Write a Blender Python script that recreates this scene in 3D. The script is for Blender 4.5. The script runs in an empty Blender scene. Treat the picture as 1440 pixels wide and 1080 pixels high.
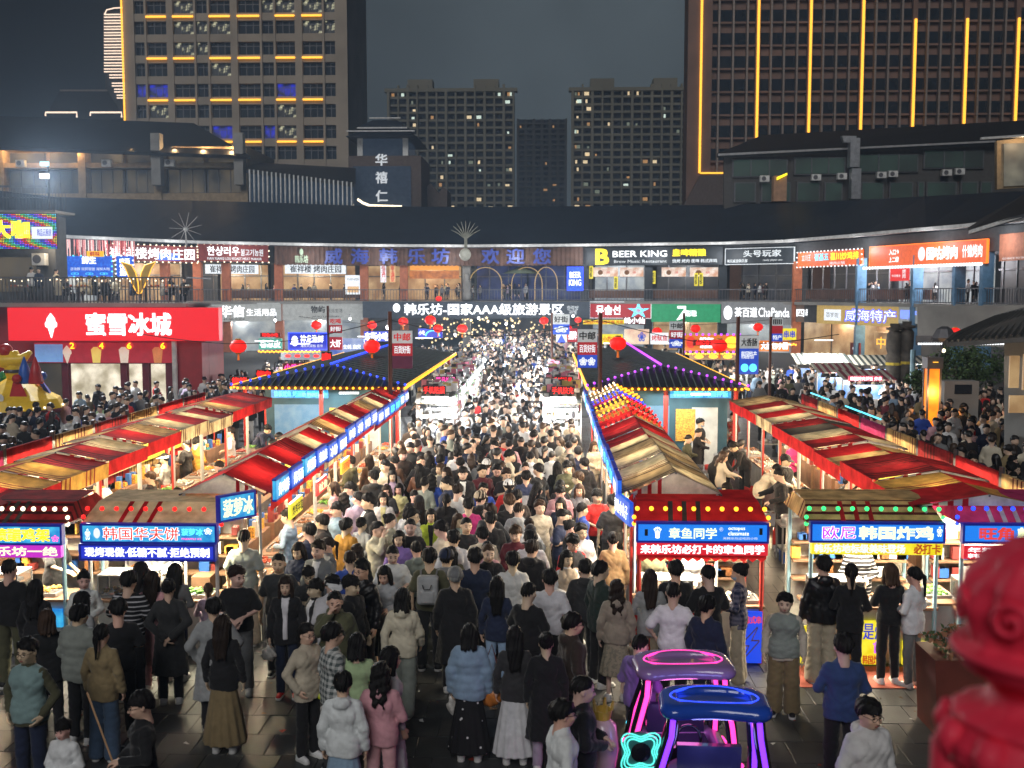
import bpy, math, random
import numpy as np
from mathutils import Vector, Matrix, Euler
R = math.radians
SC = bpy.context.scene
COL = SC.collection
rnd = random.Random(7)
# ------------------------------------------------------------------ camera
CAM_Z = 5.5
cam = bpy.data.objects.new('camera', bpy.data.cameras.new('camera'))
COL.objects.link(cam)
cam.data.sensor_width = 36
cam.data.lens = 37.5
cam.data.clip_start = 0.1
cam.data.clip_end = 3000
cam.location = (0, 0, CAM_Z)
cam.rotation_euler = Euler((math.pi/2 - math.atan(128/1500), 0, math.atan(50/1500)))
cam.data.dof.use_dof = True
cam.data.dof.focus_distance = 22
cam.data.dof.aperture_fstop = 2.3
SC.camera = cam
CR = cam.rotation_euler.to_matrix()
def ray(px, py):
 return CR @ Vector(((px-720)/1500, -(py-540)/1500, -1))
def D(px, py, Y):          # point of the place seen at a photo pixel, on the plane y = Y
 d = ray(px, py); t = Y/d.y
 return Vector((d.x*t, Y, CAM_Z + d.z*t))
def G(px, py, z=0.0):      # same, on the plane z
 d = ray(px, py); t = (z-CAM_Z)/d.z
 return Vector((d.x*t, d.y*t, z))
# ------------------------------------------------------------------ world, moonlight-weak key, exposure
SC.view_settings.view_transform = 'Standard'
SC.view_settings.look = 'None'
SC.view_settings.exposure = 0.42
SC.view_settings.gamma = 1.0
w = bpy.data.worlds.new('World'); SC.world = w; w.use_nodes = True
nt = w.node_tree; nt.nodes.clear()
wo = nt.nodes.new('ShaderNodeOutputWorld')
bg = nt.nodes.new('ShaderNodeBackground'); bg.inputs['Strength'].default_value = 1.0
tc = nt.nodes.new('ShaderNodeTexCoord')
# night sky lit by the town: brightest low over the market, fading upward and sideways
sep = nt.nodes.new('ShaderNodeSeparateXYZ'); nt.links.new(tc.outputs['Generated'], sep.inputs[0])
def wmath(op, a, b=None, clamp=False):
 n = nt.nodes.new('ShaderNodeMath'); n.operation = op; n.use_clamp = clamp
 for i, v in enumerate((a, b)):
  if v is None: continue
  if isinstance(v, (int, float)): n.inputs[i].default_value = v
  else: nt.links.new(v, n.inputs[i])
 return n.outputs[0]
ax = wmath('DIVIDE', sep.outputs['X'], 0.22)
ax2 = wmath('MULTIPLY', ax, ax)
az = wmath('DIVIDE', wmath('SUBTRACT', sep.outputs['Z'], 0.25), 0.33)
az2 = wmath('MULTIPLY', az, az)
gl = wmath('POWER', 2.718, wmath('MULTIPLY', wmath('ADD', ax2, az2), -1.0))
front = wmath('GREATER_THAN', sep.outputs['Y'], 0.0)
gl = wmath('MULTIPLY', gl, front)
ns = nt.nodes.new('ShaderNodeTexNoise'); ns.inputs['Scale'].default_value = 3.0; ns.inputs['Detail'].default_value = 4
nt.links.new(tc.outputs['Generated'], ns.inputs['Vector'])
gl = wmath('MULTIPLY', gl, wmath('ADD', wmath('MULTIPLY', ns.outputs[0], 1.7), 0.1))
mixc = nt.nodes.new('ShaderNodeMix'); mixc.data_type = 'RGBA'
nt.links.new(gl, mixc.inputs['Factor'])
mixc.inputs['A'].default_value = (0.0022, 0.0028, 0.0040, 1)
mixc.inputs['B'].default_value = (0.070, 0.088, 0.100, 1)
sky = nt.nodes.new('ShaderNodeTexSky'); sky.sky_type = 'NISHITA'; sky.sun_disc = False
sky.sun_elevation = R(-8); sky.sun_rotation = R(200)
addc = nt.nodes.new('ShaderNodeMix'); addc.data_type = 'RGBA'; addc.blend_type = 'ADD'; addc.inputs['Factor'].default_value = 0.05
nt.links.new(mixc.outputs['Result'], addc.inputs['A']); nt.links.new(sky.outputs[0], addc.inputs['B'])
nt.links.new(addc.outputs['Result'], bg.inputs['Color'])
nt.links.new(bg.outputs[0], wo.inputs[0])
sun = bpy.data.lights.new('town_glow', 'SUN'); sun.energy = 0.85; sun.angle = R(30); sun.color = (1.0, 0.98, 0.97)
so = bpy.data.objects.new('town_glow', sun); COL.objects.link(so)
so.rotation_euler = Euler((R(56), 0, R(-10)))
SC.render.engine = 'CYCLES'
cy = SC.cycles
cy.use_denoising = True
cy.max_bounces = 5; cy.diffuse_bounces = 2; cy.glossy_bounces = 3; cy.transmission_bounces = 4; cy.transparent_max_bounces = 8
cy.volume_bounces = 0
cy.sample_clamp_indirect = 3
cy.caustics_reflective = False; cy.caustics_refractive = False
cy.use_light_tree = True
# ------------------------------------------------------------------ materials
MATS = {}
def lin(c):                # sRGB 0-255 -> linear
 return tuple(((x/255)/12.92 if x/255 <= 0.04045 else ((x/255+0.055)/1.055)**2.4) for x in c)
def mat(name, col, rough=0.7, metal=0.0, emit=None, es=1.0, noise=0.12, scale=3.0, bump=0.0, bscale=20, transl=0.0, coat=0.0, spec=0.5):
 if name in MATS: return MATS[name]
 m = bpy.data.materials.new(name); m.use_nodes = True
 n = m.node_tree; b = n.nodes['Principled BSDF']
 b.inputs['Base Color'].default_value = (*col, 1)
 b.inputs['Roughness'].default_value = rough
 b.inputs['Metallic'].default_value = metal
 b.inputs['Specular IOR Level'].default_value = spec
 if coat: b.inputs['Coat Weight'].default_value = coat
 co = n.nodes.new('ShaderNodeTexCoord')
 if noise:
  t = n.nodes.new('ShaderNodeTexNoise'); t.inputs['Scale'].default_value = scale; t.inputs['Detail'].default_value = 5
  n.links.new(co.outputs['Object'], t.inputs['Vector'])
  r = n.nodes.new('ShaderNodeMapRange'); r.inputs['To Min'].default_value = 1-noise*2; r.inputs['To Max'].default_value = 1+noise*2
  r.inputs['From Min'].default_value = 0.25; r.inputs['From Max'].default_value = 0.75
  n.links.new(t.outputs[0], r.inputs['Value'])
  x = n.nodes.new('ShaderNodeVectorMath'); x.operation = 'SCALE'; x.inputs[0].default_value = col
  n.links.new(r.outputs[0], x.inputs['Scale']); n.links.new(x.outputs[0], b.inputs['Base Color'])
 if bump:
  t2 = n.nodes.new('ShaderNodeTexNoise'); t2.inputs['Scale'].default_value = bscale; t2.inputs['Detail'].default_value = 4
  n.links.new(co.outputs['Object'], t2.inputs['Vector'])
  bp = n.nodes.new('ShaderNodeBump'); bp.inputs['Strength'].default_value = bump; bp.inputs['Distance'].default_value = 0.02
  n.links.new(t2.outputs[0], bp.inputs['Height']); n.links.new(bp.outputs[0], b.inputs['Normal'])
 if emit is not None:
  b.inputs['Emission Color'].default_value = (*emit, 1)
  b.inputs['Emission Strength'].default_value = es
  m.cycles.emission_sampling = 'NONE'
 if transl:
  o = n.nodes['Material Output']; tr = n.nodes.new('ShaderNodeBsdfTranslucent'); tr.inputs['Color'].default_value = (*col, 1)
  mx = n.nodes.new('ShaderNodeMixShader'); mx.inputs[0].default_value = transl
  n.links.new(b.outputs[0], mx.inputs[1]); n.links.new(tr.outputs[0], mx.inputs[2]); n.links.new(mx.outputs[0], o.inputs[0])
 MATS[name] = m
 return m
def glow(name, rgb, es=1.0):
 c = lin(rgb)
 return mat(name, tuple(0.3*x+0.02 for x in c), 0.5, emit=c, es=es, noise=0)
def screen(name, rgb, rgb2, es=1.0, scale=6.0, lo=.36, hi=.66):   # glow varied by noise: backlit prints, lit rooms, painted reflections
 if name in MATS: return MATS[name]
 m = glow(name, rgb, es); n = m.node_tree; b = n.nodes['Principled BSDF']
 co = n.nodes.new('ShaderNodeTexCoord'); t = n.nodes.new('ShaderNodeTexNoise'); t.inputs['Scale'].default_value = scale; t.inputs['Detail'].default_value = 3
 n.links.new(co.outputs['Object'], t.inputs['Vector'])
 r = n.nodes.new('ShaderNodeValToRGB'); r.color_ramp.elements[0].position = lo; r.color_ramp.elements[1].position = hi
 r.color_ramp.elements[0].color = (*lin(rgb), 1); r.color_ramp.elements[1].color = (*lin(rgb2), 1)
 n.links.new(t.outputs[0], r.inputs[0]); n.links.new(r.outputs[0], b.inputs['Emission Color'])
 return m
# ------------------------------------------------------------------ objects
def props(o, label=None, cat=None, group=None, kind=None):
 if label: o['label'] = label
 if cat: o['category'] = cat
 if group: o['group'] = group
 if kind: o['kind'] = kind
 return o
def thing(name, label, cat, loc=(0, 0, 0), rz=0.0, group=None):
 o = bpy.data.objects.new(name, None); COL.objects.link(o)
 o.empty_display_size = 0.2
 o.location = loc; o.rotation_euler = (0, 0, rz)
 return props(o, label, cat, group)
def link(name, me, mats, parent=None, loc=None, rz=None):
 o = bpy.data.objects.new(name, me); COL.objects.link(o)
 if mats is not None and len(me.materials) == 0:
  for m in (mats if isinstance(mats, (list, tuple)) else [mats]): me.materials.append(m)
 elif mats is not None:
  ms = mats if isinstance(mats, (list, tuple)) else [mats]
  if me.materials[0] != ms[0]:
   o.material_slots[0].link = 'OBJECT'; o.material_slots[0].material = ms[0]
 if parent: o.parent = parent
 if loc is not None: o.location = loc
 if rz is not None: o.rotation_euler = (0, 0, rz)
 return o
def copy_tree(o, parent=None):
 c = o.copy(); COL.objects.link(c)
 if parent: c.parent = parent
 for ch in list(o.children): copy_tree(ch, c)
 return c
class MB:
 def __init__(s): s.v = []; s.f = []; s.mi = []; s.k = 0
 def mat(s, k): s.k = k; return s
 def add(s, vs, fs):
  n = len(s.v); s.v += [tuple(v) for v in vs]
  s.f += [tuple(i+n for i in f) for f in fs]; s.mi += [s.k]*len(fs); return s
 def box(s, x0, x1, y0, y1, z0, z1):
  return s.add([(x0,y0,z0),(x1,y0,z0),(x1,y1,z0),(x0,y1,z0),(x0,y0,z1),(x1,y0,z1),(x1,y1,z1),(x0,y1,z1)],
                     [(0,3,2,1),(4,5,6,7),(0,1,5,4),(1,2,6,5),(2,3,7,6),(3,0,4,7)])
 def bar(s, a, b, r0, r1=None, n=6, cap=True):
  a = Vector(a); b = Vector(b); r1 = r0 if r1 is None else r1
  d = (b-a).normalized(); u = d.orthogonal().normalized(); v = d.cross(u)
  vs = []
  for p, r in ((a, r0), (b, r1)):
   for i in range(n):
    t = 2*math.pi*i/n; vs.append(p + (u*math.cos(t)+v*math.sin(t))*r)
  fs = [(i, (i+1) % n, n+(i+1) % n, n+i) for i in range(n)]
  if cap: fs += [tuple(reversed(range(n))), tuple(range(n, 2*n))]
  return s.add(vs, fs)
 def tube(s, pts, r, n=6, closed=False):
  pts = [Vector(p) for p in pts]; N = len(pts); vs = []; up = None
  for i, p in enumerate(pts):
   if closed: d = (pts[(i+1) % N]-pts[i-1])
   else: d = pts[min(i+1, N-1)]-pts[max(i-1, 0)]
   d.normalize()
   u = d.orthogonal().normalized() if up is None else (up - d*up.dot(d)).normalized()
   up = u; w_ = d.cross(u); rr = r[i] if isinstance(r, (list, tuple)) else r
   for k in range(n):
    t = 2*math.pi*k/n; vs.append(p+(u*math.cos(t)+w_*math.sin(t))*rr)
  fs = []
  for i in range(N if closed else N-1):
   j = (i+1) % N
   for k in range(n): fs.append((i*n+k, i*n+(k+1) % n, j*n+(k+1) % n, j*n+k))
  if not closed: fs += [tuple(reversed(range(n))), tuple(range((N-1)*n, N*n))]
  return s.add(vs, fs)
 def lathe(s, prof, n=12, c=(0, 0, 0), fn=None):
  vs = []
  for r, z in prof:
   for k in range(n):
    t = 2*math.pi*k/n; rr = r*(fn(t, z) if fn else 1)
    vs.append((c[0]+rr*math.cos(t), c[1]+rr*math.sin(t), c[2]+z))
  fs = []
  for i in range(len(prof)-1):
   for k in range(n): fs.append((i*n+k, i*n+(k+1) % n, (i+1)*n+(k+1) % n, (i+1)*n+k))
  fs += [tuple(reversed(range(n))), tuple(range((len(prof)-1)*n, len(prof)*n))]
  return s.add(vs, fs)
 def ball(s, c, r, n=8, m=5, sz=1.0):
  pr = [(max(1e-4, r*math.sin(math.pi*i/m)), -r*sz*math.cos(math.pi*i/m)) for i in range(m+1)]
  return s.lathe(pr, n, c)
 def prism(s, pts, y0, y1):        # outline in x,z, extruded along y
  n = len(pts)
  vs = [(x, y0, z) for x, z in pts] + [(x, y1, z) for x, z in pts]
  return s.add(vs, [tuple(range(n)), tuple(reversed(range(n, 2*n)))] + [(i, n+i, n+(i+1) % n, (i+1) % n) for i in range(n)])
 def slab(s, q, th):               # quad q (4 points) thickened downwards along its normal
  q = [Vector(p) for p in q]; nn = (q[1]-q[0]).cross(q[3]-q[0]).normalized()
  return s.add(q+[p-nn*th for p in q], [(0,1,2,3),(7,6,5,4),(0,4,5,1),(1,5,6,2),(2,6,7,3),(3,7,4,0)])
 def mesh(s, name='m', smooth=False):
  me = bpy.data.meshes.new(name); me.from_pydata(s.v, [], s.f)
  if any(s.mi): me.polygons.foreach_set('material_index', s.mi)
  if smooth: me.polygons.foreach_set('use_smooth', [True]*len(s.f))
  me.update(); return me
 def build(s, name, mats, parent=None, smooth=False, loc=None, rz=None):
  return link(name, s.mesh(name, smooth), mats, parent, loc, rz)
def bx(name, m, parent, x0, x1, y0, y1, z0, z1):
 return MB().box(x0, x1, y0, y1, z0, z1).build(name, m, parent)
# lettering: mesh made from the built-in font, stretched to fill a box; faces -y
TXT = {}
def text_mesh(body, bold=0.018, depth=0.0):
 key = (body, bold, depth)
 if key in TXT: return TXT[key]
 cu = bpy.data.curves.new('lettering', 'FONT'); cu.body = body; cu.size = 1; cu.resolution_u = 2; cu.offset = bold; cu.space_line = 0.9
 cu.align_x = 'CENTER'
 o = bpy.data.objects.new('lettering', cu); COL.objects.link(o)
 dg = bpy.context.evaluated_depsgraph_get(); dg.update()
 me = bpy.data.meshes.new_from_object(o.evaluated_get(dg))
 bpy.data.objects.remove(o); bpy.data.curves.remove(cu)
 n = len(me.vertices); co = np.empty(n*3, np.float32); me.vertices.foreach_get('co', co); co = co.reshape(-1, 3)
 lo = co.min(0); hi = co.max(0)
 faces = [tuple(p.vertices) for p in me.polygons]
 bpy.data.meshes.remove(me)
 TXT[key] = ((co-lo)/np.maximum(hi-lo, 1e-6), faces)
 return TXT[key]
def letters(body, m, parent, x0, x1, z0, z1, y, bold=0.018, name='lettering', mirror=False, skew=0.0, lift=0.02):
 uv, faces = text_mesh(body, 0.0)
 nl = max(1, body.count('\n')+1); nc = max(len(q) for q in body.split('\n'))
 sx = (x1-x0)/max(1, nc); sz = (z1-z0)/nl; e = min(sx, sz)*bold*1.1
 sh = [(0, 0)] if bold <= 0 else [(-e, -e*.6), (e, -e*.6), (-e, e*.6), (e, e*.6)]
 V = []; Fs = []; n = len(uv)
 for k, (dx, dz) in enumerate(sh):
  x = x0+(x1-x0)*uv[:, 0]+dx; z = z0+(z1-z0)*uv[:, 1]+dz
  if skew: x = x + skew*(z-z0)
  V.append(np.stack([x, np.full(n, y-lift-.0006*k), z], 1)); Fs += [tuple(i+n*k for i in f) for f in faces]
 me = bpy.data.meshes.new('lettering'); me.from_pydata(np.concatenate(V).tolist(), [], Fs); me.update()
 return link(name, me, m, parent)
def sign(label, px0, py0, px1, py1, Y, board, texts, frame=None, name='shop_sign', rz=0.0, th=0.15, group=None, bulbs=None, fr=0.06, ends=None):
 a = D(px0, py1, Y); b = D(px1, py0, Y)
 W = (b.x-a.x)/max(0.3, math.cos(rz)); H = b.z-a.z; cx = (a.x+b.x)/2
 if ends: W = (ends[1]-ends[0]).length; cx = (ends[0].x+ends[1].x)/2; Y = (ends[0].y+ends[1].y)/2
 t = thing(name, label, 'sign', (cx, Y, a.z), rz, group)
 bx('board', board, t, -W/2, W/2, 0, th, 0, H)
 if frame:
  f = MB(); f.box(-W/2-fr, W/2+fr, -0.03, th+.01, H, H+fr).box(-W/2-fr, W/2+fr, -0.03, th+.01, -fr, 0).box(-W/2-fr, -W/2, -0.03, th+.01, 0, H).box(W/2, W/2+fr, -0.03, th+.01, 0, H)
  f.build('frame', frame, t)
 for tx in texts:
  body, u0, u1, v0, v1, m = tx[:6]; bold = tx[6] if len(tx) > 6 else 0.018
  if body == '#':
   bx('panel', m, t, -W/2+W*u0, -W/2+W*u1, -0.012, 0, H*v0, H*v1)
  else:
   letters(body, m, t, -W/2+W*u0, -W/2+W*u1, H*v0, H*v1, -0.003, bold)
 if bulbs:
  bm, step = bulbs; n = max(2, int(W/step)); q = MB(); nb = max(1, int(H/step))
  for i in range(n+1):
   for zz in (-fr/2, H+fr/2): q.box(-W/2+W*i/n-.05, -W/2+W*i/n+.05, -.1, -.03, zz-.05, zz+.05)
  for i in range(1, nb+1):
   for xx in (-W/2-fr/2, W/2+fr/2): q.box(xx-.05, xx+.05, -.1, -.03, H*i/(nb+1)-.05, H*i/(nb+1)+.05)
  o = q.build('bulb_string', bm, t); o['kind'] = 'stuff'
 return t
def lamp(name, kind, loc, energy, col, size=0.5, parent=None, rot=None, size_y=None, spot=None):
 l = bpy.data.lights.new(name, kind); l.energy = energy; l.color = col
 if kind == 'AREA':
  l.size = size
  if size_y: l.shape = 'RECTANGLE'; l.size_y = size_y
 elif kind == 'POINT': l.shadow_soft_size = size
 elif kind == 'SPOT': l.shadow_soft_size = size; l.spot_size = R(spot or 90); l.spot_blend = 0.6
 o = bpy.data.objects.new(name, l); COL.objects.link(o); o.location = loc
 if rot: o.rotation_euler = rot
 if parent: o.parent = parent
 return o
# ------------------------------------------------------------------ people: distance fields meshed by surface nets
F = np.float32
HS = [1.0]
def snet(fn, lo, hi, h):
 h = h*HS[0]
 ax_ = [np.arange(lo[i], hi[i]+h, h, dtype=F) for i in range(3)]
 X, Y, Z = np.meshgrid(*ax_, indexing='ij', sparse=True)
 V = np.broadcast_to(fn(X, Y, Z), tuple(len(a) for a in ax_)).astype(F)
 ins = V < 0
 c = [ins[i:ins.shape[0]-1+i, j:ins.shape[1]-1+j, k:ins.shape[2]-1+k] for i in (0, 1) for j in (0, 1) for k in (0, 1)]
 sm = sum(a.astype(np.int8) for a in c)
 act = (sm > 0) & (sm < 8)
 I, J, K = np.nonzero(act); n = len(I)
 offs = [(i, j, k) for i in (0, 1) for j in (0, 1) for k in (0, 1)]
 vals = np.stack([V[I+a, J+b, K+d] for a, b, d in offs], 1)
 acc = np.zeros((n, 3), F); cnt = np.zeros(n, F)
 for e0 in range(8):
  for bit in (1, 2, 4):
   e1 = e0 | bit
   if e1 == e0: continue
   v0 = vals[:, e0]; v1 = vals[:, e1]; m = (v0 < 0) != (v1 < 0)
   t = np.where(m, v0/np.where(m, v0-v1, 1), 0)
   o0 = np.array(offs[e0], F); o1 = np.array(offs[e1], F)
   acc += m[:, None]*(o0+(o1-o0)*t[:, None]); cnt += m
 pos = acc/np.maximum(cnt, 1)[:, None] + np.stack([I, J, K], 1)
 P = (pos*h + np.array(lo, F)).astype(F)
 idx = np.full(act.shape, -1, np.int64); idx[I, J, K] = np.arange(n)
 Q = []
 for axis in range(3):
  a = np.take(ins, range(ins.shape[axis]-1), axis); b = np.take(ins, range(1, ins.shape[axis]), axis)
  cr = a != b
  i, j, k = np.nonzero(cr); p = [i, j, k]; s = a[i, j, k]
  u, v = [(1, 2), (2, 0), (0, 1)][axis]
  ok = (p[u] > 0) & (p[v] > 0) & (p[u] < act.shape[u]) & (p[v] < act.shape[v])
  p = [q[ok] for q in p]; s = s[ok]
  def at(du, dv):
   q = [x.copy() for x in p]; q[u] = q[u]-du; q[v] = q[v]-dv
   return idx[q[0], q[1], q[2]]
  q4 = np.stack([at(0, 0), at(1, 0), at(1, 1), at(0, 1)], 1)
  q4 = np.where(s[:, None], q4, q4[:, ::-1])
  Q.append(q4[(q4 >= 0).all(1)])
 return P, np.concatenate(Q)
def sn(a, b, k=0.04):
 h = np.clip(0.5+0.5*(b-a)/k, 0, 1); return b*(1-h)+a*h-k*h*(1-h)
def cone(X, Y, Z, a, b, ra, rb):
 a = np.array(a, F); b = np.array(b, F); d = b-a; L = float(d@d)+1e-9
 t = np.clip(((X-a[0])*d[0]+(Y-a[1])*d[1]+(Z-a[2])*d[2])/L, 0, 1)
 return np.sqrt((X-a[0]-t*d[0])**2+(Y-a[1]-t*d[1])**2+(Z-a[2]-t*d[2])**2)-(ra+(rb-ra)*t)
def ell(X, Y, Z, c, r):
 return (np.sqrt(((X-c[0])/r[0])**2+((Y-c[1])/r[1])**2+((Z-c[2])/r[2])**2)-1)*min(r)
def wob(X, Y, Z, f=1.0):
 return np.sin(31*f*X+13*f*Z+2.1*np.sin(17*f*Y+5*Z))*np.sin(27*f*Z-11*f*Y+1.7*np.sin(19*f*X))
def arm(el, wr): return (el, wr)
def pose(eL=(.235, .03, 1.13), wL=(.245, -.05, .88), eR=(-.235, .03, 1.13), wR=(-.245, -.05, .88), kL=(.10, -.01, .49), aL=(.11, .02, .08),
         kR=(-.10, -.01, .49), aR=(-.11, .02, .08), ch=(0, 0, 1.28), ne=(0, .01, 1.43), he=(0, -.012, 1.585)):
 return dict(eL=eL, wL=wL, eR=eR, wR=wR, kL=kL, aL=aL, kR=kR, aR=aR, ch=ch, ne=ne, he=he)
POSES = {
 'stand': pose(),
 'phone': pose(eR=(-.23, -.03, 1.14), wR=(-.10, -.25, 1.22), eL=(.24, 0, 1.13), wL=(.10, -.22, 1.12), he=(0, -.03, 1.575)),
 'behind': pose(eL=(.28, .11, 1.15), wL=(.05, .17, .95), eR=(-.28, .11, 1.15), wR=(-.05, .18, .97)),
 'walk': pose(kL=(.09, -.15, .50), aL=(.09, -.19, .09), kR=(-.09, .02, .48), aR=(-.09, .24, .15), eL=(.24, .09, 1.14), wL=(.24, .09, .89), eR=(-.24, -.04, 1.13), wR=(-.23, -.19, .93)),
 'hold': pose(eL=(.25, .0, 1.13), wL=(.06, -.21, 1.08), eR=(-.25, 0, 1.13), wR=(-.07, -.20, 1.05)),
 'reach': pose(eR=(-.24, -.19, 1.20), wR=(-.18, -.42, 1.13), eL=(.25, -.03, 1.13), wL=(.18, -.26, 1.05), ch=(0, -.03, 1.28), ne=(0, -.04, 1.42), he=(0, -.08, 1.565)),
 'pocket': pose(eL=(.30, .05, 1.13), wL=(.20, -.07, .93), eR=(-.30, .05, 1.13), wR=(-.20, -.07, .93)),
 'raise': pose(eR=(-.26, -.17, 1.33), wR=(-.12, -.27, 1.56), he=(0, 0, 1.585)),
 'face': pose(eR=(-.20, -.20, 1.27), wR=(-.05, -.16, 1.50), he=(0, -.03, 1.575)),
 'bag': pose(eL=(.25, .03, 1.13), wL=(.27, -.02, .87), eR=(-.25, -.02, 1.12), wR=(-.16, -.18, 1.02)),
 'bend': pose(eL=(.24, -.42, 1.02), wL=(.16, -.55, .88), eR=(-.24, -.42, 1.02), wR=(-.14, -.52, .86), ch=(0, -.17, 1.22), ne=(0, -.28, 1.33), he=(0, -.38, 1.43), kL=(.1, .01, .49), kR=(-.1, .01, .49)),
 'sit': pose(kL=(.12, -.40, .88), aL=(.12, -.38, .47), kR=(-.12, -.40, .88), aR=(-.12, -.38, .47), eL=(.24, -.06, 1.14), wL=(.14, -.30, 1.08), eR=(-.24, -.06, 1.14), wR=(-.14, -.30, 1.08)),
}
def shoulders(p):
 c = np.array(p['ne'], F); return (c+np.array([.158, 0, -.068], F)), (c+np.array([-.158, 0, -.068], F))
def torso(X, Y, Z, p, e=0.0, fem=False):
 ch = p['ch']; ne = p['ne']; q = .86 if fem else 1
 d = cone(X, Y, Z, (-.065, 0, .94), (.065, 0, .94), .112+e, .112+e)
 wz = ((0+ch[0])/2, ch[1]/2, (.94+ch[2])/2)
 d = sn(d, cone(X, Y, Z, (-.05*q, wz[1], wz[2]), (.05*q, wz[1], wz[2]), .100*q+e, .100*q+e), .08)
 d = sn(d, cone(X, Y, Z, (-.08*q, ch[1], ch[2]), (.08*q, ch[1], ch[2]), .108+e, .108+e), .08)
 for sx in (-1, 1): d = sn(d, cone(X, Y, Z, (0, ne[1], ne[2]-.035), (sx*.135*(.93 if fem else 1), ne[1], ne[2]-.072), .058+e*.5, .046+e*.6), .05)
 return d
def folds(X, Y, Z, seed=0.0):   # creases of hanging cloth: narrow valleys running askew
 a = np.sin(Z*30+5.0*np.sin(X*8+seed)+4*np.sin(Y*10+2))
 b = np.sin(Z*17-X*26+4.0*np.sin(Y*9+Z*5+seed))
 m = .5+.5*np.sin(X*14+1+seed)*np.sin(Z*10+2+seed)
 return (1-np.abs(a))**3*m + (1-np.abs(b))**3*(1-m)
def arms(X, Y, Z, p, e=0.0, to=1.0, cuff=0.0):
 sL, sR = shoulders(p); d = None
 for s, el, wr in ((sL, p['eL'], p['wL']), (sR, p['eR'], p['wR'])):
  el = np.array(el, F); wr = np.array(wr, F)
  if to <= 1: q = cone(X, Y, Z, s, s+(el-s)*to, .050+e*.8, .046+e+cuff)
  else: q = sn(cone(X, Y, Z, s, el, .050+e*.8, .041+e), cone(X, Y, Z, el, el+(wr-el)*(to-1),   .041+e, .030+e*.8+cuff), .02)
  d = q if d is None else np.minimum(d, q)
 return d
def legs(X, Y, Z, p, e=0.0, flare=0.0, to=2.0, thigh=.083):
 d = None
 for s, k, a in (((.085, 0, .92), p['kL'], p['aL']), ((-.085, 0, .92), p['kR'], p['aR'])):
  s = np.array(s, F); k = np.array(k, F); a = np.array(a, F)
  if to <= 1: q = cone(X, Y, Z, s, s+(k-s)*to, thigh+e, .07+e+flare)
  else: q = sn(cone(X, Y, Z, s, k, thigh+e, .055+e+flare*.5), cone(X, Y, Z, k, k+(a-k)*(to-1), .055+e+flare*.5, .040+e+flare), .03)
  d = q if d is None else np.minimum(d, q)
 return d
BOX = ((-.48, -.62, 0), (.48, .42, 1.75))
def bbox(p, z0=0.0, z1=1.6, m=.16):
 ks = [np.array(p[k]) for k in ('eL', 'eR', 'wL', 'wR', 'ch', 'ne', 'kL', 'kR', 'aL', 'aR')]
 a = np.array(ks); lo = a.min(0)-m; hi = a.max(0)+m
 return (min(-.34, lo[0]), min(-.30, lo[1]), z0), (max(.34, hi[0]), max(.30, hi[1]), z1)
MESH = {}
ARR = {}
def set_lod(v):
 global MESH, HEAD, HAND
 HS[0] = v; MESH = {}; HEAD = None; HAND = None
def nmesh(key, parts):     # parts: list of (P, Q, material index)
 vs = []; fs = []; mi = []; n = 0
 for P, Q, k in parts:
  vs.append(P); fs.append(np.asarray(Q)+n); mi += [k]*len(Q); n += len(P)
 V = np.concatenate(vs).astype(F)
 me = bpy.data.meshes.new(key if isinstance(key, str) else 'person_mesh')
 Qs = np.concatenate(fs)
 me.vertices.add(len(V)); me.vertices.foreach_set('co', V.ravel())
 me.loops.add(Qs.size); me.loops.foreach_set('vertex_index', Qs.ravel().astype(np.int32))
 me.polygons.add(len(Qs)); me.polygons.foreach_set('loop_start', (np.arange(len(Qs))*4).astype(np.int32))
 me.polygons.foreach_set('loop_total', np.full(len(Qs), 4, np.int32))
 me.polygons.foreach_set('use_smooth', np.ones(len(Qs), bool))
 me.polygons.foreach_set('material_index', np.array(mi, np.int32))
 me.update(calc_edges=True)
 if HS[0] > 1: ARR[me.name] = (V, Qs, np.array(mi, np.int32))
 return me
def mb_np(mb):             # quads only
 return np.array(mb.v, F), np.array([f if len(f) == 4 else (f[0], f[1], f[2], f[2]) for f in mb.f])
def face_marks(yaw=0):
 m = []
 for s in (-1, 1):
  P, Q = snet(lambda X, Y, Z: ell(X, Y, Z, (s*.030, -.0845, .003), (.0125, .008, .0050)), (s*.03-.02, -.10, -.01), (s*.03+.02, -.07, .02), .003); m.append((P, Q, 1))
  P, Q = snet(lambda X, Y, Z: ell(X, Y, Z, (s*.031, -.086, .026), (.018, .010, .0042)), (s*.031-.026, -.10, .015), (s*.031+.026, -.07, .036), .0035); m.append((P, Q, 1))
 P, Q = snet(lambda X, Y, Z: ell(X, Y, Z, (0, -.0885, -.062), (.021, .010, .006)), (-.03, -.105, -.075), (.03, -.07, -.05), .0035); m.append((P, Q, 2))
 return m
def head_f(X, Y, Z):
 d = ell(X, Y, Z, (0, .014, .022), (.078, .097, .094))
 d = sn(d, ell(X, Y, Z, (0, -.022, -.048), (.058, .069, .068)), .035)
 d = sn(d, cone(X, Y, Z, (0, -.086, .002), (0, -.103, -.030), .006, .0125), .012)
 for s in (-1, 1):
  d = -sn(-d, ell(X, Y, Z, (s*.031, -.104, .004), (.020, .018, .013)), .012)
  d = sn(d, ell(X, Y, Z, (s*.080, .012, -.008), (.010, .018, .030)), .008)
  d = sn(d, ell(X, Y, Z, (s*.036, -.066, -.028), (.022, .022, .02)), .02)
 d = sn(d, cone(X, Y, Z, (0, .02, -.06), (0, .03, -.17), .052, .056), .03)
 return d
HEAD = None; HSC = 1.10
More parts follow.
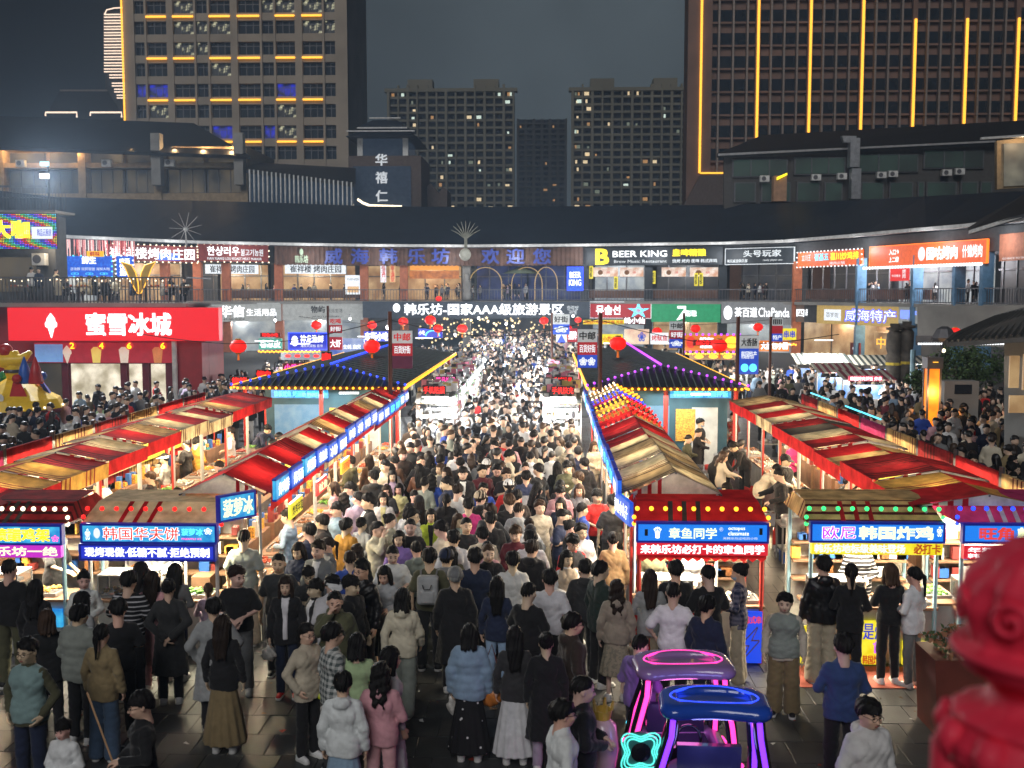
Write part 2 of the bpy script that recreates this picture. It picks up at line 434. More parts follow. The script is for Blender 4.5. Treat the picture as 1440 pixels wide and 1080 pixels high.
def hand_f(X, Y, Z):       # wrist at origin, fingers along +z, palm faces +y, thumb towards +x
 d = ell(X, Y, Z, (0, 0, .048), (.040, .016, .050))
 d = sn(d, cone(X, Y, Z, (0, 0, -.03), (0, 0, .03), .026, .026), .015)
 for i, (x, L) in enumerate(((.028, .062), (.010, .072), (-.009, .066), (-.027, .050))):
  a = (x, .002, .088); b = (x*1.08, .014, .088+L*.5); c = (x*1.05, .036, .088+L*.85)
  d = sn(d, np.minimum(cone(X, Y, Z, a, b, .0095, .0088), cone(X, Y, Z, b, c, .0088, .0078)), .004)
 d = sn(d, np.minimum(cone(X, Y, Z, (.028, .004, .02), (.054, .018, .058), .013, .0105), cone(X, Y, Z, (.054, .018, .058), (.052, .030, .086), .0105, .009)), .006)
 return d
HAND = None
def hands(p, open_=False):
 global HAND
 if HAND is None: HAND = snet(hand_f, (-.06, -.04, -.05), (.09, .07, .17), .0072)
 out = []
 for side, el, wr in ((1, 'eL', 'wL'), (-1, 'eR', 'wR')):
  e = Vector(p[el]); w_ = Vector(p[wr]); z = (w_-e).normalized()
  palm = Vector((-side, 0, 0)) if abs(z.z) > .6 else Vector((-side*.4, 0, -.9))     # palm towards the thigh, or down
  y = (palm - z*palm.dot(z)).normalized(); x = y.cross(z)
  M = np.array([[x.x, y.x, z.x], [x.y, y.y, z.y], [x.z, y.z, z.z]], F)
  P = HAND[0].copy()
  front = Vector((0, -1, .3))
  if x.dot(front) < 0: P[:, 0] *= -1; Q = HAND[1][:, ::-1]
  else: Q = HAND[1]
  out.append((P@M.T+np.array(w_, F), Q, 0))
 return out
def body_mesh(ps, yaw):
 key = ('body', ps, yaw)
 if key in MESH: return MESH[key]
 global HEAD
 if HEAD is None: HEAD = (snet(head_f, (-.11, -.13, -.19), (.11, .13, .14), .0095), face_marks() if HS[0] == 1 else [])
 p = POSES[ps]
 def f(X, Y, Z):
  d = torso(X, Y, Z, p, -.012); d = sn(d, arms(X, Y, Z, p, -.006, 2.0), .03); d = sn(d, legs(X, Y, Z, p, -.006), .03)
  n = p['ne']; h = p['he']
  d = sn(d, cone(X, Y, Z, (n[0], n[1], n[2]-.05), (n[0]*.5+h[0]*.5, n[1]*.6+h[1]*.4+.015, h[2]-.07), .062, .050), .03)
  for a in (p['aL'], p['aR']): d = sn(d, cone(X, Y, Z, (a[0], a[1]+.02, a[2]-.03), (a[0]*1.1, a[1]-.13, a[2]-.045), .032, .026), .02)
  return d
 lo, hi = bbox(p, -.02, 1.62)
 P, Q = snet(f, lo, hi, .030)
 c, s = math.cos(R(yaw)), math.sin(R(yaw)); M = np.array([[c, -s, 0], [s, c, 0], [0, 0, 1]], F)
 tilt = R({'phone': 16, 'reach': 22, 'bend': 35, 'hold': 8, 'sit': 8}.get(ps, 4)); T = np.array([[1, 0, 0], [0, math.cos(tilt), -math.sin(tilt)], [0, math.sin(tilt), math.cos(tilt)]], F)
 M = M@T
 parts = [(P, Q, 0)]
 (HP, HQ), marks = HEAD
 hc = np.array(p['he'], F)
 parts.append((HP@M.T*HSC+hc, HQ, 0))
 for mp, mq, k in marks: parts.append((mp@M.T*HSC+hc, mq, k))
 if HS[0] < 3: parts += hands(p)
 MESH[key] = nmesh('person_body', parts); return MESH[key]
def head_rot(ps, yaw):
 tilt = R({'phone': 16, 'reach': 22, 'bend': 35, 'hold': 8, 'sit': 8}.get(ps, 4))
 return Euler((tilt, 0, R(yaw)), 'XYZ')
def top_mesh(kind, ps, fem):
 key = ('top', kind, ps, fem)
 if key in MESH: return MESH[key]
 p = POSES[ps]; ne = p['ne']
 if kind == 'tee': e, to, cf, hem, nk = .014, .80, .016, .86, -.005
 elif kind == 'shirt': e, to, cf, hem, nk = .015, 1.93, .008, .80, .02
 elif kind == 'jacket': e, to, cf, hem, nk = .024, 1.97, .008, .78, .03
 elif kind == 'hoodie': e, to, cf, hem, nk = .027, 1.95, .006, .83, .03
 elif kind == 'puffer': e, to, cf, hem, nk = .042, 1.95, .006, .80, .045
 elif kind == 'coat': e, to, cf, hem, nk = .026, 1.95, .010, .42, .03
 elif kind == 'dress': e, to, cf, hem, nk = .016, 1.9, .006, .25, .0
 elif kind == 'vest': e, to, cf, hem, nk = .024, .05, .0, .84, .0
 def f(X, Y, Z):
  d = torso(X, Y, Z, p, e, fem)
  if True:
   r = .114+e+(0.012 if kind not in ('dress', 'tee') else .006); fl = .065 if kind in ('coat', 'dress') else 0.0
   d = sn(d, cone(X, Y*1.12, Z, (-.05, .0, 1.0), (-.05, .0, hem), r, r+fl), .03); d = np.minimum(d, sn(d, cone(X, Y*1.12, Z, (.05, .0, 1.0), (.05, .0, hem), r, r+fl), .03))
  if kind != 'vest': d = sn(d, arms(X, Y, Z, p, e*.8, to, cf), .03)
  if nk > -.02:
   d = sn(d, cone(X, Y, Z, (0, ne[1]+.0, ne[2]-.06), (0, ne[1]-.005, ne[2]+.015+nk*.5), .080+e*.3, .062+e*.25), .03)
  if kind in ('hoodie',):
   d = sn(d, ell(X, Y, Z, (0, ne[1]+.095, ne[2]-.01), (.105, .060, .075)), .025)
  w1 = wob(X, Y, Z)
  if kind == 'puffer': d = d - .010*np.abs(np.sin(Z*31)) - .003*w1
  else: d = d - .0022*w1 + (.017 if kind != 'tee' else .013)*folds(X, Y, Z, e*90)
  if kind in ('coat', 'dress'): d = d - .010*np.clip((.95-Z)*2, 0, 1)*np.sin(np.arctan2(Y, X)*9+Z*3)
  zc = hem+.01*np.sin(X*14)
  # open below the hem: torso only, sleeves hang on
  if hem > .5:
   inside_sleeve = arms(X, Y, Z, p, e*.8+.012, to, cf) if kind != 'vest' else 1
   cut = zc-Z
   if kind != 'vest': cut = np.minimum(cut, inside_sleeve)
   d = np.maximum(d, cut)
  else: d = np.maximum(d, zc-Z)
  # neckline
  d = np.maximum(d, Z-(ne[2]+.018+nk))
  return d
 lo, hi = bbox(p, hem-.05 if hem > .5 else hem-.03, ne[2]+.10)
 if hem > .5: lo = (lo[0], lo[1], min(lo[2], p['wL'][2]-.08, p['wR'][2]-.08))
 P, Q = snet(f, lo, hi, .017)
 MESH[key] = nmesh('top', [(P, Q, 0)]); return MESH[key]
def bottom_mesh(kind, ps):
 if kind in ('skirt', 'long_skirt', 'mini') and ps in ('sit',): kind = 'trousers'
 key = ('bottom', kind, ps)
 if key in MESH: return MESH[key]
 p = POSES[ps]
 def f(X, Y, Z):
  if kind in ('long_skirt', 'skirt', 'mini'):
   z0 = {'long_skirt': .13, 'skirt': .38, 'mini': .58}[kind]; fl = {'long_skirt': .15, 'skirt': .11, 'mini': .06}[kind]
   d = cone(X, Y*1.15, Z, (-.04, 0, .97), (-.04, .01, z0), .10, .10+fl); d = np.minimum(d, cone(X, Y*1.15, Z, (.04, 0, .97), (.04, .01, z0), .10, .10+fl))
   d = d - .014*np.clip((1.0-Z)*1.6, 0, 1)*np.sin(np.arctan2(Y, X)*13+Z*2)
   return np.maximum(np.maximum(d, z0-Z), Z-1.03)
  e, fl, to = {'trousers': (.014, .016, 1.95), 'wide': (.022, .048, 1.97), 'jeans': (.012, .014, 1.95), 'shorts': (.03, .03, .85), 'joggers': (.018, .008, 1.93)}[kind]
  d = legs(X, Y, Z, p, e, fl, to)
  d = sn(d, cone(X, Y, Z, (-.062, 0, .94), (.062, 0, .94), .112, .112), .04)
  d = d - .002*wob(X, Y, Z) + .015*folds(X, Y, Z*1.1, 3.0)*np.clip(1.5-Z, .5, 1)
  d = np.maximum(d, Z-1.03)
  if ps != 'sit': d = np.maximum(d, (.03 if to > 1 else .45)-Z)
  return d
 lo, hi = bbox(p, .0, 1.06)
 P, Q = snet(f, (-.36, lo[1] if ps in ('sit', 'walk', 'bend') else -.30, .0), (.36, max(.3, hi[1]), 1.08), .020)
 MESH[key] = nmesh('bottom', [(P, Q, 0)]); return MESH[key]
def shoe_mesh(ps):
 key = ('shoe', ps)
 if key in MESH: return MESH[key]
 p = POSES[ps]; parts = []
 for a in (p['aL'], p['aR']):
  def up(X, Y, Z):
   d = cone(X, Y, Z, (a[0], a[1]+.035, a[2]-.028), (a[0]*1.12, a[1]-.135, a[2]-.044), .046, .038)
   d = sn(d, cone(X, Y, Z, (a[0], a[1]+.02, a[2]+.01), (a[0], a[1]+.01, a[2]-.02), .044, .05), .03)
   return np.maximum(np.maximum(d, a[2]-.055-Z), Z-a[2]-.025)
  def sole(X, Y, Z):
   d = cone(X, Y, Z*0+a[2]-.06, (a[0], a[1]+.035, a[2]-.06), (a[0]*1.12, a[1]-.14, a[2]-.06), .052, .045)
   return np.maximum(d, np.abs(Z-a[2]+.062)-.018)
  lo = (a[0]-.09, a[1]-.22, a[2]-.10); hi = (a[0]+.09, a[1]+.12, a[2]+.06)
  P, Q = snet(up, lo, hi, .013); parts.append((P, Q, 0)); P, Q = snet(sole, lo, hi, .013); parts.append((P, Q, 1))
 MESH[key] = nmesh('shoes', parts); return MESH[key]
def hair_mesh(kind):
 key = ('hair', kind)
 if key in MESH: return MESH[key]
 def strands(X, Y, Z): return .0042*np.sin(np.arctan2(X, Y+.02)*21+Z*24)+.0028*np.sin(X*170+Y*60+Z*35)
 def shell(X, Y, Z, t=0.0): return ell(X, Y, Z, (0, .018, .030), (.089+t, .110+t, .104+t))
 def f(X, Y, Z):
  d = shell(X, Y, Z)
  cut = (.004-.62*Y)-Z+.007*np.sin(X*88+Y*30)+.005*np.sin(X*47+Y*61)
  if kind == 'short': d = d - .004 - .011*np.sin(X*50+Y*38)*np.sin(Y*44+Z*31); d = np.maximum(d, cut)
  elif kind == 'crop': d = shell(X, Y, Z, -.007); d = np.maximum(d, cut+.012)
  elif kind == 'fringe': d = shell(X, Y, Z, .004)-.009*np.sin(X*52+Y*40)*np.sin(Y*52+Z*31); d = np.maximum(d, np.minimum(cut, np.maximum(.034-Z, Y+.05)))
  elif kind in ('long', 'bob', 'wavy'):
   zb = {'long': -.36, 'bob': -.15, 'wavy': -.30}[kind]
   d = shell(X, Y, Z, .003)
   b = None
   for x in (-.055, -.02, .02, .055):
    c1 = cone(X, Y, Z, (x*.8, .05, .03), (x*1.1, .100, -.13), .052, .040); c2 = cone(X, Y, Z, (x*1.15, .100, -.13), (x*.8+(.02*math.sin(x*60) if kind == 'wavy' else 0), .108, min(zb, -.14)), .038, .016)
    q = np.minimum(c1, c2); b = q if b is None else sn(b, q, .02)
   for s in (-1, 1): b = sn(b, cone(X, Y, Z, (s*.078, -.01, .02), (s*.088, .01 if kind != 'bob' else -.02, max(zb, -.17)), .026, .022), .02)
   d = sn(d, b, .02); d = np.maximum(d, zb+.025*np.sin(X*95+1)*np.sin(X*41)-Z)
   facecut = np.maximum(np.maximum(Y+.042, np.abs(X)-.066), Z-.052)
   d = np.maximum(d, -facecut)
   if kind == 'wavy': d = d - .007*np.sin(Z*70+X*25)
  elif kind == 'pony':
   d = np.maximum(d, cut+.006)
   t = np.minimum(cone(X, Y, Z, (0, .11, .04), (0, .165, .0), .024, .030), cone(X, Y, Z, (0, .165, 0), (0, .145, -.24), .030, .012))
   d = sn(d, t, .008)
  elif kind == 'bun':
   d = np.maximum(d, cut+.006); d = sn(d, ell(X, Y, Z, (0, .115, .085), (.043, .040, .040)), .006)
  return d - strands(X, Y, Z)
 zb = {'long': -.38, 'wavy': -.33, 'bob': -.17, 'pony': -.28}.get(kind, -.10)
 P, Q = snet(f, (-.14, -.13, zb), (.14, .22, .16), .0112)
 MESH[key] = nmesh('hair', [(P, Q, 0)]); return MESH[key]
def hat_mesh(kind):
 key = ('hat', kind)
 if key in MESH: return MESH[key]
 def f(X, Y, Z):
  d = np.maximum(ell(X, Y, Z, (0, .018, .036), (.097, .117, .108)), .030-.15*Y-Z)
  if kind == 'cap':
   b = np.maximum(cone(X, Y, Z*0, (0, -.08, 0), (0, -.125, 0), .078, .062), np.abs(Z-.036+(Y+.09)*-.25)-.008); b = np.maximum(b, Y+.06); d = np.minimum(d, b)
  elif kind == 'bucket': d = np.minimum(d, np.maximum(np.sqrt(X*X+(Y-.018)**2)-(.115+(.07-Z)*.75), np.abs(Z-.045)-.028))
  elif kind == 'visor': d = np.maximum(d, Z-.075); b = np.maximum(cone(X, Y, Z*0, (0, -.08, 0), (0, -.13, 0), .085, .07), np.abs(Z-.040)-.008); d = np.minimum(d, b)
  return d
 P, Q = snet(f, (-.19, -.22, -.02), (.19, .20, .16), .010)
 MESH[key] = nmesh('hat', [(P, Q, 0)]); return MESH[key]
def objcol(name, rough, bump=0.3, bs=60, var=0.18, coat=0.0, spec=0.4, pattern=None, c2=None, sheen=0.0):
 if name in MATS: return MATS[name]
 m = bpy.data.materials.new(name); m.use_nodes = True; n = m.node_tree; b = n.nodes['Principled BSDF']
 b.inputs['Roughness'].default_value = rough; b.inputs['Specular IOR Level'].default_value = spec; b.inputs['Coat Weight'].default_value = coat
 b.inputs['Sheen Weight'].default_value = sheen
 oi = n.nodes.new('ShaderNodeObjectInfo'); co = n.nodes.new('ShaderNodeTexCoord')
 t = n.nodes.new('ShaderNodeTexNoise'); t.inputs['Scale'].default_value = 9; t.inputs['Detail'].default_value = 4
 n.links.new(co.outputs['Object'], t.inputs['Vector'])
 r = n.nodes.new('ShaderNodeMapRange'); r.inputs['From Min'].default_value = .3; r.inputs['From Max'].default_value = .7; r.inputs['To Min'].default_value = 1-var; r.inputs['To Max'].default_value = 1+var
 n.links.new(t.outputs[0], r.inputs['Value'])
 x = n.nodes.new('ShaderNodeVectorMath'); x.operation = 'SCALE'; n.links.new(r.outputs[0], x.inputs['Scale'])
 src = oi.outputs['Color']
 if pattern:
  s = n.nodes.new('ShaderNodeSeparateXYZ'); n.links.new(co.outputs['Object'], s.inputs[0])
  def band(sock, freq, th, ph=0.0):
   a = n.nodes.new('ShaderNodeMath'); a.operation = 'MULTIPLY_ADD'; a.inputs[1].default_value = freq; a.inputs[2].default_value = ph; n.links.new(sock, a.inputs[0])
   f = n.nodes.new('ShaderNodeMath'); f.operation = 'FRACT'; n.links.new(a.outputs[0], f.inputs[0])
   g = n.nodes.new('ShaderNodeMath'); g.operation = 'GREATER_THAN'; g.inputs[1].default_value = th; n.links.new(f.outputs[0], g.inputs[0]); return g.outputs[0]
  def mth(op, a_, b_):
   g = n.nodes.new('ShaderNodeMath'); g.operation = op
   for i, v in enumerate((a_, b_)):
    if isinstance(v, float): g.inputs[i].default_value = v
    else: n.links.new(v, g.inputs[i])
   return g.outputs[0]
  if pattern == 'stripes': fac = band(s.outputs['Z'], 17, .72)
  elif pattern == 'plaid': fac = mth('MULTIPLY', mth('ADD', band(s.outputs['Z'], 15, .5), band(s.outputs['X'], 15, .5)), .5)
  elif pattern == 'dots':
   v = n.nodes.new('ShaderNodeTexVoronoi'); v.inputs['Scale'].default_value = 11; n.links.new(co.outputs['Object'], v.inputs['Vector'])
   g = n.nodes.new('ShaderNodeMath'); g.operation = 'LESS_THAN'; g.inputs[1].default_value = .16; n.links.new(v.outputs['Distance'], g.inputs[0]); fac = g.outputs[0]
  elif pattern == 'block': fac = mth('MULTIPLY', band(s.outputs['Z'], 1.0, .22), 1.0)
  elif pattern == 'floral':
   v = n.nodes.new('ShaderNodeTexNoise'); v.inputs['Scale'].default_value = 26; n.links.new(co.outputs['Object'], v.inputs['Vector'])
   g = n.nodes.new('ShaderNodeMath'); g.operation = 'GREATER_THAN'; g.inputs[1].default_value = .55; n.links.new(v.outputs[0], g.inputs[0]); fac = g.outputs[0]
  mm = n.nodes.new('ShaderNodeMix'); mm.data_type = 'RGBA'; n.links.new(fac, mm.inputs['Factor']); n.links.new(oi.outputs['Color'], mm.inputs['A']); mm.inputs['B'].default_value = (*c2, 1)
  src = mm.outputs['Result']
 n.links.new(src, x.inputs[0]); n.links.new(x.outputs[0], b.inputs['Base Color'])
 if bump:
  t2 = n.nodes.new('ShaderNodeTexNoise'); t2.inputs['Scale'].default_value = bs; n.links.new(co.outputs['Object'], t2.inputs['Vector'])
  bp = n.nodes.new('ShaderNodeBump'); bp.inputs['Strength'].default_value = bump; bp.inputs['Distance'].default_value = 0.014
  n.links.new(t2.outputs[0], bp.inputs['Height']); n.links.new(bp.outputs[0], b.inputs['Normal'])
 MATS[name] = m; return m
CLOTH = objcol('cloth', .88, .6, 16, .14, sheen=.15)
LEATHER = objcol('leather', .38, .3, 30, .15)
SKIN = objcol('skin', .52, .1, 80, .06)
HAIR = objcol('hair', .62, .5, 70, .3, spec=.22)
SHOE = objcol('shoe_fabric', .6, .2, 60, .1)
STRIPED = objcol('striped_knit', .9, .2, 60, .1, pattern='stripes', c2=(.42, .42, .45))
PLAID = objcol('plaid_cotton', .9, .2, 60, .1, pattern='plaid', c2=(.08, .10, .10))
NAVYCHECK = objcol('navy_check', .9, .2, 60, .1, pattern='plaid', c2=(.14, .13, .18))
DOTS = objcol('dotted_cotton', .9, .2, 60, .1, pattern='dots', c2=(.6, .6, .62))
BLOCK = objcol('colour_block_knit', .9, .2, 60, .1, pattern='block', c2=(.05, .06, .12))
FLORAL = objcol('floral_cotton', .9, .2, 60, .1, pattern='floral', c2=(.22, .20, .15))
EYE = mat('eye_dark', (.012, .010, .009), .3, noise=0)
LIP = mat('lips', (.28, .08, .07), .5, noise=0)
SOLE = mat('shoe_sole', (.55, .55, .53), .7)
GLASSES = mat('glasses_frame', (.02, .02, .02), .3, metal=.5, noise=0)
CN = {  # colour names for clothing
 'black': (.010, .010, .012), 'charcoal': (.030, .031, .034), 'grey': (.16, .165, .17), 'light grey': (.36, .37, .38), 'white': (.68, .68, .68), 'cream': (.58, .52, .40),
 'beige': (.40, .34, .25), 'khaki': (.24, .18, .09), 'tan': (.36, .22, .11), 'brown': (.10, .055, .032), 'dark brown': (.035, .024, .019), 'navy': (.014, .022, .055), 'blue': (.03, .08, .42),
 'light blue': (.26, .38, .52), 'denim blue': (.07, .12, .20), 'teal': (.03, .22, .24), 'dark green': (.018, .035, .030), 'olive': (.085, .085, .045), 'lime': (.42, .56, .04), 'pale green': (.40, .55, .30),
 'red': (.55, .02, .02), 'pink': (.62, .33, .36), 'hot pink': (.75, .05, .25), 'purple': (.22, .14, .40), 'lavender': (.48, .38, .52), 'mustard': (.48, .24, .03), 'yellow': (.7, .5, .05), 'burgundy': (.12, .015, .025), 'grey green': (.22, .25, .22), 'pale yellow': (.62, .60, .30)}
HC = {'black': (.008, .007, .007), 'dark brown': (.022, .013, .009), 'brown': (.05, .028, .016), 'grey': (.22, .22, .22)}
HEADZ = 1.585
def child(parent, me, name, mats, color, loc=None, rot=None):
 o = bpy.data.objects.new(name, me); COL.objects.link(o)
 if not me.materials:
  for m in mats: me.materials.append(m)
 for i, m in enumerate(mats):
  if me.materials[i] != m: o.material_slots[i].link = 'OBJECT'; o.material_slots[i].material = m
 o.color = (*color, 1); o.parent = parent
 if loc is not None: o.location = loc
 if rot is not None: o.rotation_euler = rot; o.scale = (HSC,)*3
 return o
def glasses_mesh():
 if 'glasses' in MESH: return MESH['glasses']
 m = MB()
 for s in (-1, 1):
  m.tube([(s*.031+.023*math.cos(t*.7854), -.100, .002+.018*math.sin(t*.7854)) for t in range(8)], .0022, 4, True)
  m.bar((s*.054, -.098, .006), (s*.082, .01, .004), .002, n=4)
 m.bar((-.009, -.102, .004), (.009, -.102, .004), .002, n=4)
 MESH['glasses'] = m.mesh('glasses'); return MESH['glasses']
def mask_mesh():
 if 'mask' in MESH: return MESH['mask']
 P, Q = snet(lambda X, Y, Z: np.maximum(ell(X, Y, Z, (0, -.025, -.050), (.066, .082, .052)), Y+.03), (-.09, -.13, -.12), (.09, 0, .02), .009)
 MESH['mask'] = nmesh('mask', [(P, Q, 0)]); return MESH['mask']
def backpack_mesh():
 if 'backpack' in MESH: return MESH['backpack']
 def f(X, Y, Z):
  q = np.sqrt(np.maximum(np.abs(X)-.10, 0)**2+np.maximum(np.abs(Y-.215)-.035, 0)**2+np.maximum(np.abs(Z-1.20)-.16, 0)**2)-.04
  return sn(q, np.sqrt(np.maximum(np.abs(X)-.07, 0)**2+np.maximum(np.abs(Y-.285)-.01, 0)**2+np.maximum(np.abs(Z-1.12)-.07, 0)**2)-.02, .01)
 P, Q = snet(f, (-.18, .12, .96), (.18, .34, 1.44), .014)
 MESH['backpack'] = nmesh('backpack', [(P, Q, 0)]); return MESH['backpack']
USED = {}
NP = [0]
PLIST = []
def person(x, y, facing, ps='stand', top=('jacket', 'black'), bot=('trousers', 'black'), hair=('short', 'black'), fem=False, h=None, yaw=0, label=None,
           glasses=False, mask=False, hat=None, shoes='white', skin=None, group=None, z=0.0, parts=True, tm=None, bm=None):
 h = h or (rnd.uniform(1.57, 1.67) if fem else rnd.uniform(1.68, 1.80))
 s = h/1.70; wx = s*(.93 if fem else 1.03)
 yaw = int(round(yaw/35.0))*35
 sk = skin or (.70+rnd.uniform(-.08, .05), .47+rnd.uniform(-.05, .04), .35+rnd.uniform(-.03, .02))
 me = body_mesh(ps, yaw)
 o = child(None, me, 'person', [SKIN, EYE, LIP], sk)
 o.location = (x, y, z); o.rotation_euler = (0, 0, R(facing)); o.scale = (wx, wx, s)
 props(o, label, 'person', group)
 p = POSES[ps]; he = p['he']; hr = head_rot(ps, yaw)
 def jit(c):
  k = rnd.uniform(.78, 1.12); return tuple(max(0.004, v*k*rnd.uniform(.97, 1.03)) for v in c)
 tk, tcn = top[0], top[1]; tc_ = CN[tcn] if isinstance(tcn, str) else tcn
 if tk in ('coat', 'dress') and bot[0] in ('long_skirt', 'skirt', 'wide'): bot = ('jeans', bot[1])
 child(o, bottom_mesh(bot[0], ps), 'skirt' if 'skirt' in bot[0] or bot[0] == 'mini' else 'trousers', [bm or CLOTH], jit(CN[bot[1]]))
 if tk == 'vest':
  child(o, top_mesh('tee' if bot[0] == 'x' else 'shirt', ps, fem), 'shirt', [CLOTH], jit(CN[top[2]])).scale = (.97, .97, .998)
  child(o, top_mesh('vest', ps, fem), 'vest', [tm or CLOTH], jit(tc_))
 else:
  child(o, top_mesh(tk, ps, fem), {'tee': 'shirt', 'shirt': 'shirt', 'jacket': 'jacket', 'hoodie': 'hoodie', 'puffer': 'jacket', 'coat': 'coat', 'dress': 'dress'}[tk], [tm or CLOTH], jit(tc_))
  if len(top) > 2:       # shirt front showing in an open jacket
   child(o, open_front(ps, tk), 'inner_shirt', [CLOTH], jit(CN[top[2]]))
 if hat and hat[0] in ('cap', 'bucket', 'visor'):
  child(o, hat_mesh(hat[0]), 'hat', [CLOTH], CN[hat[1]], he, hr)
 child(o, hair_mesh(hair[0]), 'hair', [HAIR], jit(HC[hair[1]]), he, hr)
 child(o, shoe_mesh(ps), 'shoes', [SHOE, SOLE], CN[shoes])
 if glasses: child(o, glasses_mesh(), 'glasses', [GLASSES], (0, 0, 0), he, hr)
 if mask: child(o, mask_mesh(), 'face_mask', [CLOTH], CN['light blue'], he, hr)
 PLIST.append((x, y)); NP[0] += 1
 return o
def open_front(ps, tk):
 key = ('front', ps, tk)
 if key in MESH: return MESH[key]
 p = POSES[ps]; e = {'jacket': .028, 'coat': .040, 'hoodie': .038, 'shirt': .026, 'puffer': .055}.get(tk, .03)
 def f(X, Y, Z):
  d = torso(X, Y, Z, p, e+.002)
  d = sn(d, cone(X, Y, Z, (-.05, 0, 1.0), (-.05, 0, .84), .143+e, .143+e), .03)
  wd = .035+.035*np.clip((Z-1.15)*3, 0, 1)
  return np.maximum(np.maximum(np.maximum(d, np.abs(X)-wd), Y+.03), np.maximum(.86-Z, Z-1.44))
 P, Q = snet(f, (-.1, -.42, .84), (.1, .0, 1.47), .016)
 MESH[key] = nmesh('inner_shirt', [(P, Q, 0)]); return MESH[key]
HAZE = .0009
M_ASPH = mat('dark_paving', (.02, .021, .022), .55, noise=.25, scale=1.2, bump=.25, bscale=30)
M_SLAB = mat('stone_slab', (.040, .042, .042), .44, noise=.22, scale=2.2, bump=.15, bscale=40)
M_SLAB2 = mat('stone_slab_worn', (.030, .033, .034), .42, noise=.25, scale=2.2, bump=.15, bscale=40)
M_SLAB3 = mat('stone_slab_pale', (.052, .054, .053), .48, noise=.2, scale=2.2, bump=.15, bscale=40)
M_JOINT = mat('joint_dirt', (.02, .02, .02), .9)
g = MB(); g.box(-400, 400, -20, 750, -.6, -.03)
ground = g.build('ground', M_ASPH); ground['kind'] = 'structure'
pz = MB(); pz.box(-40, 40, 4, 112, -.028, -.012)
plaza = pz.build('market_pavement', M_JOINT); plaza['kind'] = 'structure'
slab_me = []
for k in range(3):
 b = MB(); W2, D2 = .222, .297
 b.add([(-W2,-D2,-.02),(W2,-D2,-.02),(W2,D2,-.02),(-W2,D2,-.02),(-W2,-D2,0),(W2,-D2,0),(W2,D2,0),(-W2,D2,0),(-W2+.006,-D2+.006,.004),(W2-.006,-D2+.006,.004),(W2-.006,D2-.006,.004),(-W2+.006,D2-.006,.004)],
          [(8,9,10,11),(4,5,9,8),(5,6,10,9),(6,7,11,10),(7,4,8,11),(0,1,5,4),(1,2,6,5),(2,3,7,6),(3,0,4,7)])
 slab_me.append(b.mesh('paving_slab'))
rs = random.Random(3)
cnt = 0
rest = MB()
for j in range(60):
 y = 11.3+.6*j
 off = .225 if j % 2 else 0
 for i in range(-24, 26):
  x = i*.45+off
  near = j < 9 and abs(x+.2) < 7.4
  if near and cnt < 297:
   o = link('paving_slab', slab_me[rs.randrange(3)], None, plaza, (x, y, rs.uniform(-.003, .003)))
   if not o.data.materials: o.data.materials.append(M_SLAB)
   o.material_slots[0].link = 'OBJECT'; o.material_slots[0].material = rs.choice([M_SLAB, M_SLAB, M_SLAB2, M_SLAB3])
   o.rotation_euler = (rs.uniform(-.003, .003), rs.uniform(-.003, .003), 0)
   cnt += 1
  elif not near or True:
   dz = rs.uniform(-.003, .003)
   rest.mat(rs.choice([0, 0, 1, 2])).add([(x-.22, y-.296, dz), (x+.22, y-.296, dz), (x+.22, y+.296, dz), (x-.22, y+.296, dz)], [(0, 1, 2, 3)])
o = rest.build('distant_paving_slabs', [M_SLAB, M_SLAB2, M_SLAB3], plaza); o['kind'] = 'stuff'
# ------------------------------------------------------------------ shared materials of the buildings
M_ROOF = mat('slate_roof', (.014, .022, .034), .5, noise=.15, scale=.6, bump=.5, bscale=6)
M_ROOFD = mat('slate_roof_dark', (.008, .009, .011), .6, noise=.15, scale=.6, bump=.4, bscale=6)
M_GUT = mat('white_gutter', (.62, .62, .60), .5)
M_WALLG = mat('grey_render', (.07, .073, .078), .8, bump=.1)
M_ORANGE = mat('terracotta_column', (.42, .13, .06), .6)
M_STEEL = mat('painted_steel', (.12, .12, .13), .45, metal=.4)
M_GLASSD = mat('dark_glass', (.015, .022, .032), .12, noise=.1, scale=.3, spec=.8)
M_SLATS = mat('brown_cladding', (.13, .065, .045), .6, noise=.2, scale=1.5)
M_SALMON = mat('salmon_canvas', (.45, .17, .10), .8)
M_BLUEPAINT = mat('blue_painted_wall', (.10, .22, .36), .7)
M_CONC = mat('concrete', (.28, .27, .25), .85, noise=.12, scale=.8, bump=.2, bscale=8)
GW = glow('white_neon', (250, 252, 255), 1.5)
GWD = glow('white_backlit', (225, 232, 236), .85)
GWARM = glow('warm_white_bulb', (255, 236, 200), 2.2)
GY = glow('yellow_neon', (255, 226, 30), 1.5)
GG = glow('gold_strip_light', (255, 180, 55), 1.5)
GR = glow('red_neon', (255, 28, 24), 1.6)
GB = glow('blue_neon', (40, 70, 255), 1.7)
GC = glow('cyan_neon', (90, 220, 255), 1.4)
GGRN = glow('green_neon', (60, 240, 130), 1.3)
GP = glow('purple_neon', (190, 70, 255), 1.6)
GO = glow('orange_bulb', (255, 165, 40), 2.4)
GPK = glow('pink_neon', (255, 60, 160), 1.8)
B_RED = glow('red_lightbox', (238, 18, 32), .75)
B_REDD = mat('red_board', (.22, .03, .025), .6)
B_BLUE = screen('blue_lightbox', (14, 70, 200), (40, 120, 235), .75)
B_CYAN = screen('cyan_lightbox', (20, 120, 200), (70, 190, 230), .8)
B_DARK = mat('dark_board', (.022, .030, .038), .5)
B_SLATE = mat('slate_board', (.045, .060, .085), .5)
B_GREEN = mat('green_board', (.02, .26, .12), .5, emit=lin((20, 130, 80)), es=.5)
